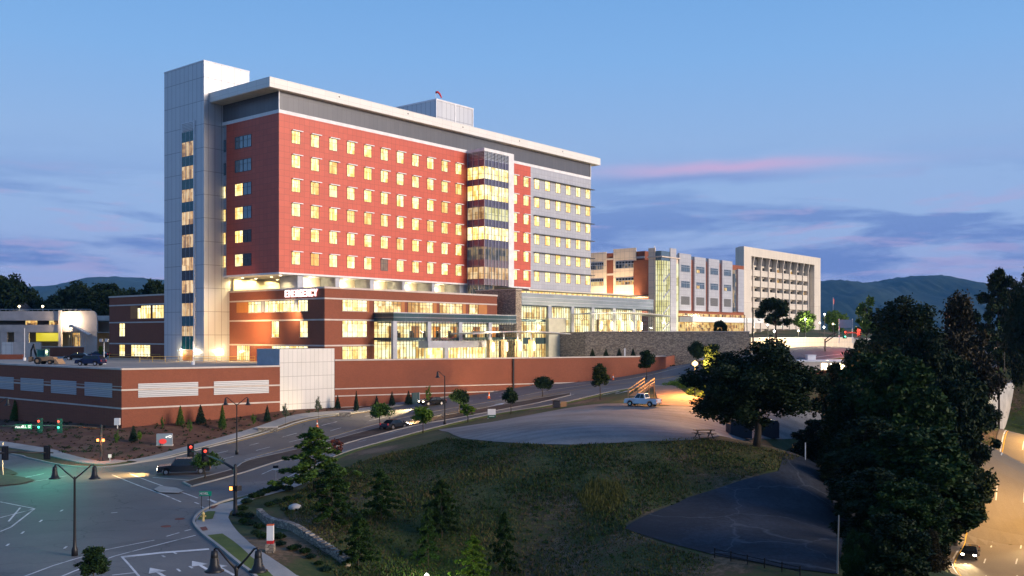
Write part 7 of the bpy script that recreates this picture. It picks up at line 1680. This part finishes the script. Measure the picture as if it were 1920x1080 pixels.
p = G(1570, 1076); t = thing('thin_pole', 'thin grey pole at the bottom right of the old lot', 'pole', p); m = MB(); m.tube([(0, 0, 0), (0.1, 0, PZ(966, p.y)-p.z)], [0.07, 0.04], 6); m.build('pole', ['steel'], t)
p = G(1510, 862); t = thing('marker_post', 'short white marker post above the old lot', 'post', p); m = MB(); m.tube([(0, 0, 0), (0, 0, 1.7)], 0.05, 6); m.build('post', ['white_paint'], t)
# low stone wall on the slope
lw = thing('low_stone_wall', 'low rubble wall curving down the slope by the near corner', 'wall', (0, 0, 0)); pts = smooth_line([GP(*q) for q in ((486, 966), (500, 980), (518, 987), (545, 993), (572, 1008), (600, 1026), (628, 1044), (652, 1062))], 4)
m = MB()
for a, b_ in zip(pts, pts[1:]):
    d_ = (b_-a).normalized(); nn = Vector((-d_.y, d_.x))*0.25; za = min(hgt(*a), hgt(*b_)); m.prism([tuple(a-nn), tuple(b_-nn), tuple(b_+nn), tuple(a+nn)], za-0.5, za+0.62)
m.build('stonework', ['stone_small'], lw)
for px, py, w_, h_, lb_ in ((647, 782, 22, 11, 'short stone block wall below the white service box'), (502, 810, 36, 10, 'curved low stone border on the bank left of the white service box')):
    p = G(px, py); s_ = 1/F*p.y; t = thing('stone_border', lb_, 'wall', p, 0.2); m = MB(); m.box(-w_/2*s_, 0, -0.3, w_/2*s_, 0.6, h_*s_*0.8); m.build('stonework', ['stone_small'], t); m = MB(); m.box(-w_/2*s_-0.05, -0.05, h_*s_*0.8, w_/2*s_+0.05, 0.65, h_*s_*0.8+0.12); m.build('coping', ['coping'], t)
p = G(553, 955); t = thing('boulder', 'pale rounded boulder on the slope above the low stone wall', 'boulder', p); m = MB(); m.lathe([(0.35, -0.1), (0.62, 0.1), (0.55, 0.35), (0.2, 0.5)], n=9); m.build('rock', ['concrete_plain'], t, True)
# white post by stone wall, flag, billboard
t = thing('white_post', 'white post among the cone shrubs at the stone wall', 'post', (PX(1171.5, 214), 214, DZ+0.2)); m = MB(); m.box(-0.16, -0.16, 0, 0.16, 0.16, PZ(654, 214)-DZ-0.2); m.box(-0.2, -0.2, PZ(654, 214)-DZ-0.2, 0.2, 0.2, PZ(653, 214)-DZ-0.2); m.build('post', ['white_paint'], t)
t = thing('flagpole', 'distant flagpole with a small limp flag before the mountain', 'flagpole', (PX(1562, 330), 330, -2)); H = PZ(557, 330)+2; m = MB(); m.tube([(0, 0, 0), (0, 0, H)], 0.08, 6); m.build('pole', ['steel'], t); m = MB(); m.face([(0.08, 0, H-0.3), (0.5, 0.1, H-0.9), (0.35, 0.1, H-2.6), (0.08, 0, H-2.2)]); m.face([(0.08, 0.02, H-2.2), (0.35, 0.12, H-2.6), (0.5, 0.12, H-0.9), (0.08, 0.02, H-0.3)]); m.build('flag', ['red_paint'], t)
t = thing('dark_screen_sign', 'dark square sign panel on posts left of the red traffic light', 'sign', (PX(1586, 215), 215, PZ(618, 215)-3)); m = MB(); m.box(-1.5, 0, 3.4, 1.5, 0.15, 5.2); m.build('panel', ['sky_glass'], t); 
for s in (-1.55, 1.4): m = MB(); m.box(s, 0.02, 0, s+0.14, 0.14, 5.4); m.build('post', ['white_paint'], t)
# tall dark masts right of the grey wing
for px, pt, lb_ in ((1395.5, 590, 'slim dark mast at the end of the stone retaining wall'), (1400.5, 596, 'slimmer dark mast at the end of the stone retaining wall'), (1412, 576, 'stout dark mast beside the concrete block')):
    d = 222; t = thing('mast', lb_, 'mast', (PX(px, d), d, -4), 0, 'dark masts by the upper street'); m = MB(); m.lathe([(0.22 if px > 1405 else 0.1, 0), (0.2 if px > 1405 else 0.09, PZ(pt, d)+4)], n=8); m.build('pole', ['dark_metal'], t)
# bridge of the upper street over the highway, retaining wall and added highway lamps
bd = thing('road_bridge', 'concrete road bridge crossing the highway at the far right', 'bridge', (0, 0, 0)); Dd = 268
m = MB(); m.box(PX(1815, Dd), Dd, PZ(672, Dd)-0.9, PX(2150, Dd), Dd+12, PZ(672, Dd)); m.build('deck', ['concrete_plain'], bd); m = MB(); m.box(PX(1815, Dd), Dd+12, PZ(672, Dd), PX(2150, Dd), Dd+12.4, PZ(653, Dd)); m.build('back_wall', ['concrete_plain'], bd); m = MB(); m.box(PX(1815, Dd), Dd+12.5, PZ(653, Dd), PX(2150, Dd), Dd+24, PZ(652, Dd)); m.build('upper_roadway', ['asphalt'], bd)
m = MB(); m.tube([(PX(1815, Dd), Dd-0.2, PZ(672, Dd)+0.9), (PX(2150, Dd), Dd-0.2, PZ(672, Dd)+0.9)], 0.06, 5)
for k in range(20): x = PX(1815+k*17, Dd); m.tube([(x, Dd-0.2, PZ(672, Dd)-0.2), (x, Dd-0.2, PZ(672, Dd)+0.9)], 0.05, 4)
m.build('railing', ['steel'], bd)
for px in (1850, 1905): lamp('AREA', (PX(px, Dd), Dd+5, PZ(672, Dd)+4), 2200, (1, 0.55, 0.2), 3, rot=(0, 0, 0))
lamp('AREA', (PX(1890, Dd), Dd+16, PZ(650, Dd)+4), 1400, (1, 0.6, 0.25), 3, rot=(0, 0, 0))
hp = offset_line(hl, 6.0); rwl = thing('highway_retaining_wall', 'tall concrete retaining wall beside the highway at the right edge', 'retaining wall', (0, 0, 0))
wpts = [p for p in hp if 175 < p.y < 262]; m = MB(); 
for a, b_ in zip(wpts, wpts[1:]):
    f = (a.y-175)/87; zt_ = -17+f*7.5; d_ = (b_-a).normalized(); nn = Vector((-d_.y, d_.x))*0.6; m.prism([tuple(a), tuple(b_), tuple(b_+nn), tuple(a+nn)], -30, zt_)
m.build('wall', ['concrete_plain'], rwl)
for i, y in enumerate((192, 214, 238)):
    q = min(hp, key=lambda p: abs(p.y-y)); lamp('POINT', (q.x+1.6, q.y-1.6, -20.5+i*1.2), 5000, (1, 0.72, 0.3), 0.2)
    w_ = thing('wall_light', ['lowest wall light on the highway retaining wall', 'middle wall light on the highway retaining wall', 'farthest wall light on the highway retaining wall'][i], 'wall light', (q.x+0.4, q.y-0.5, -20+i*1.2), 0, 'lights on the highway retaining wall'); m = MB(); m.box(-0.3, -0.3, -0.15, 0.3, 0.3, 0.0); m.box(-0.35, -0.35, 0.0, 0.35, 0.35, 0.1); m.build('lamp_head', ['lamp_warm'], w_)
# warm light over the highway from lamps added for it, their poles out of view to the right
for i, (k, off) in enumerate(((6, -30), (16, -30), (26, -30), (36, -30))):
    q = offset_line(hl, off)[k]; t = thing('added_highway_lamp', ['added unseen highway lamp nearest the camera', 'second added highway lamp', 'third added highway lamp', 'farthest added highway lamp'][i], 'street lamp', (q.x, q.y, -27), 0, 'added lamps along the highway')
    m = MB(); m.tube([(0, 0, 0), (0, 0, 12), (-2.5, 0.6, 13), (-5, 1.0, 13.3)], [0.14, 0.1, 0.08, 0.06], 8); m.build('pole', ['steel'], t, True); m = MB(); m.box(-6, 0.1, 13.2, -4.9, 0.6, 13.4); m.build('lamp_head', ['lamp_sodium'], t)
    q2 = offset_line(hl, -9)[k]; lamp('AREA', (q2.x, q2.y, -27+13.1), 6500, (1, 0.58, 0.17), 4.0, rot=(0, 0, 0))

# cars on the roads, where the photograph's long exposure drew their lights
def road_car(line, frac, rev, label, paint, kind='sedan', nm='car_on_road', power=26000, group='cars driving with their lights on', z=0.06):
    k = int(len(line)*frac); a = Vector(line[k][:2]); b_ = Vector(line[k+1][:2]); d_ = (b_-a).normalized()*(-1 if rev else 1)
    p = Vector((a.x, a.y, hgt(a.x, a.y)+z)); vehicle(label, 'car', p, math.atan2(d_.y, d_.x), kind, paint, True, nm, group, L=4.7)
    dd = Vector((d_.x, d_.y, 0)); c = p+dd*2.5+Vector((0, 0, 0.7))
    # keep the beam along the slope of the road
    e = c+dd*14; e.z = hgt(e.x, e.y)
    lamp('SPOT', c, power, (1, 0.74, 0.38), 0.1, spot=60, aim=e, blend=0.8)
L1 = lerp_line(0.20); L2 = lerp_line(0.66)
road_car(L1, 0.40, True, 'black car with headlights on coming down the main road past the white service box', 'car_black')
road_car(L1, 0.60, True, 'dark blue suv with headlights on coming down the main road below the plaza', 'car_blue', 'suv')
road_car(L2, 0.30, False, 'charcoal car driving up the near lane beside the median', 'car_charcoal')
for off, fr, lb_, pt_, kd in ((-5.8, 0.10, 'dark suv with headlights on, nearest on the highway', 'car_charcoal', 'suv'), (-2.2, 0.27, 'black car with headlights on in the inner highway lane', 'car_black', 'sedan'), (-9.4, 0.36, 'white car with headlights on farther up the highway', 'car_white', 'sedan'), (-13.0, 0.2, 'blue car with headlights on in the outer highway lane', 'car_blue', 'sedan')):
    road_car(offset_line(hl, off), fr, True, lb_, pt_, kd, power=5000, group='cars on the highway', z=0.13)

for px, py, lb_ in ((337, 974, 'round rusty manhole cover in the asphalt near the hydrant'), (311, 988, 'round manhole cover left of the near corner pavement'), (254, 868, 'small round cover at the far kerb')):
    p = G(px, py); t = thing('manhole_cover', lb_, 'manhole', (p.x, p.y, p.z+OR_+0.004), 0, 'manhole covers in the crossing'); m = MB(); m.lathe([(0.42, -0.03), (0.42, 0.012), (0.36, 0.016)], n=20); m.build('cover', ['brick_ramp'], t)
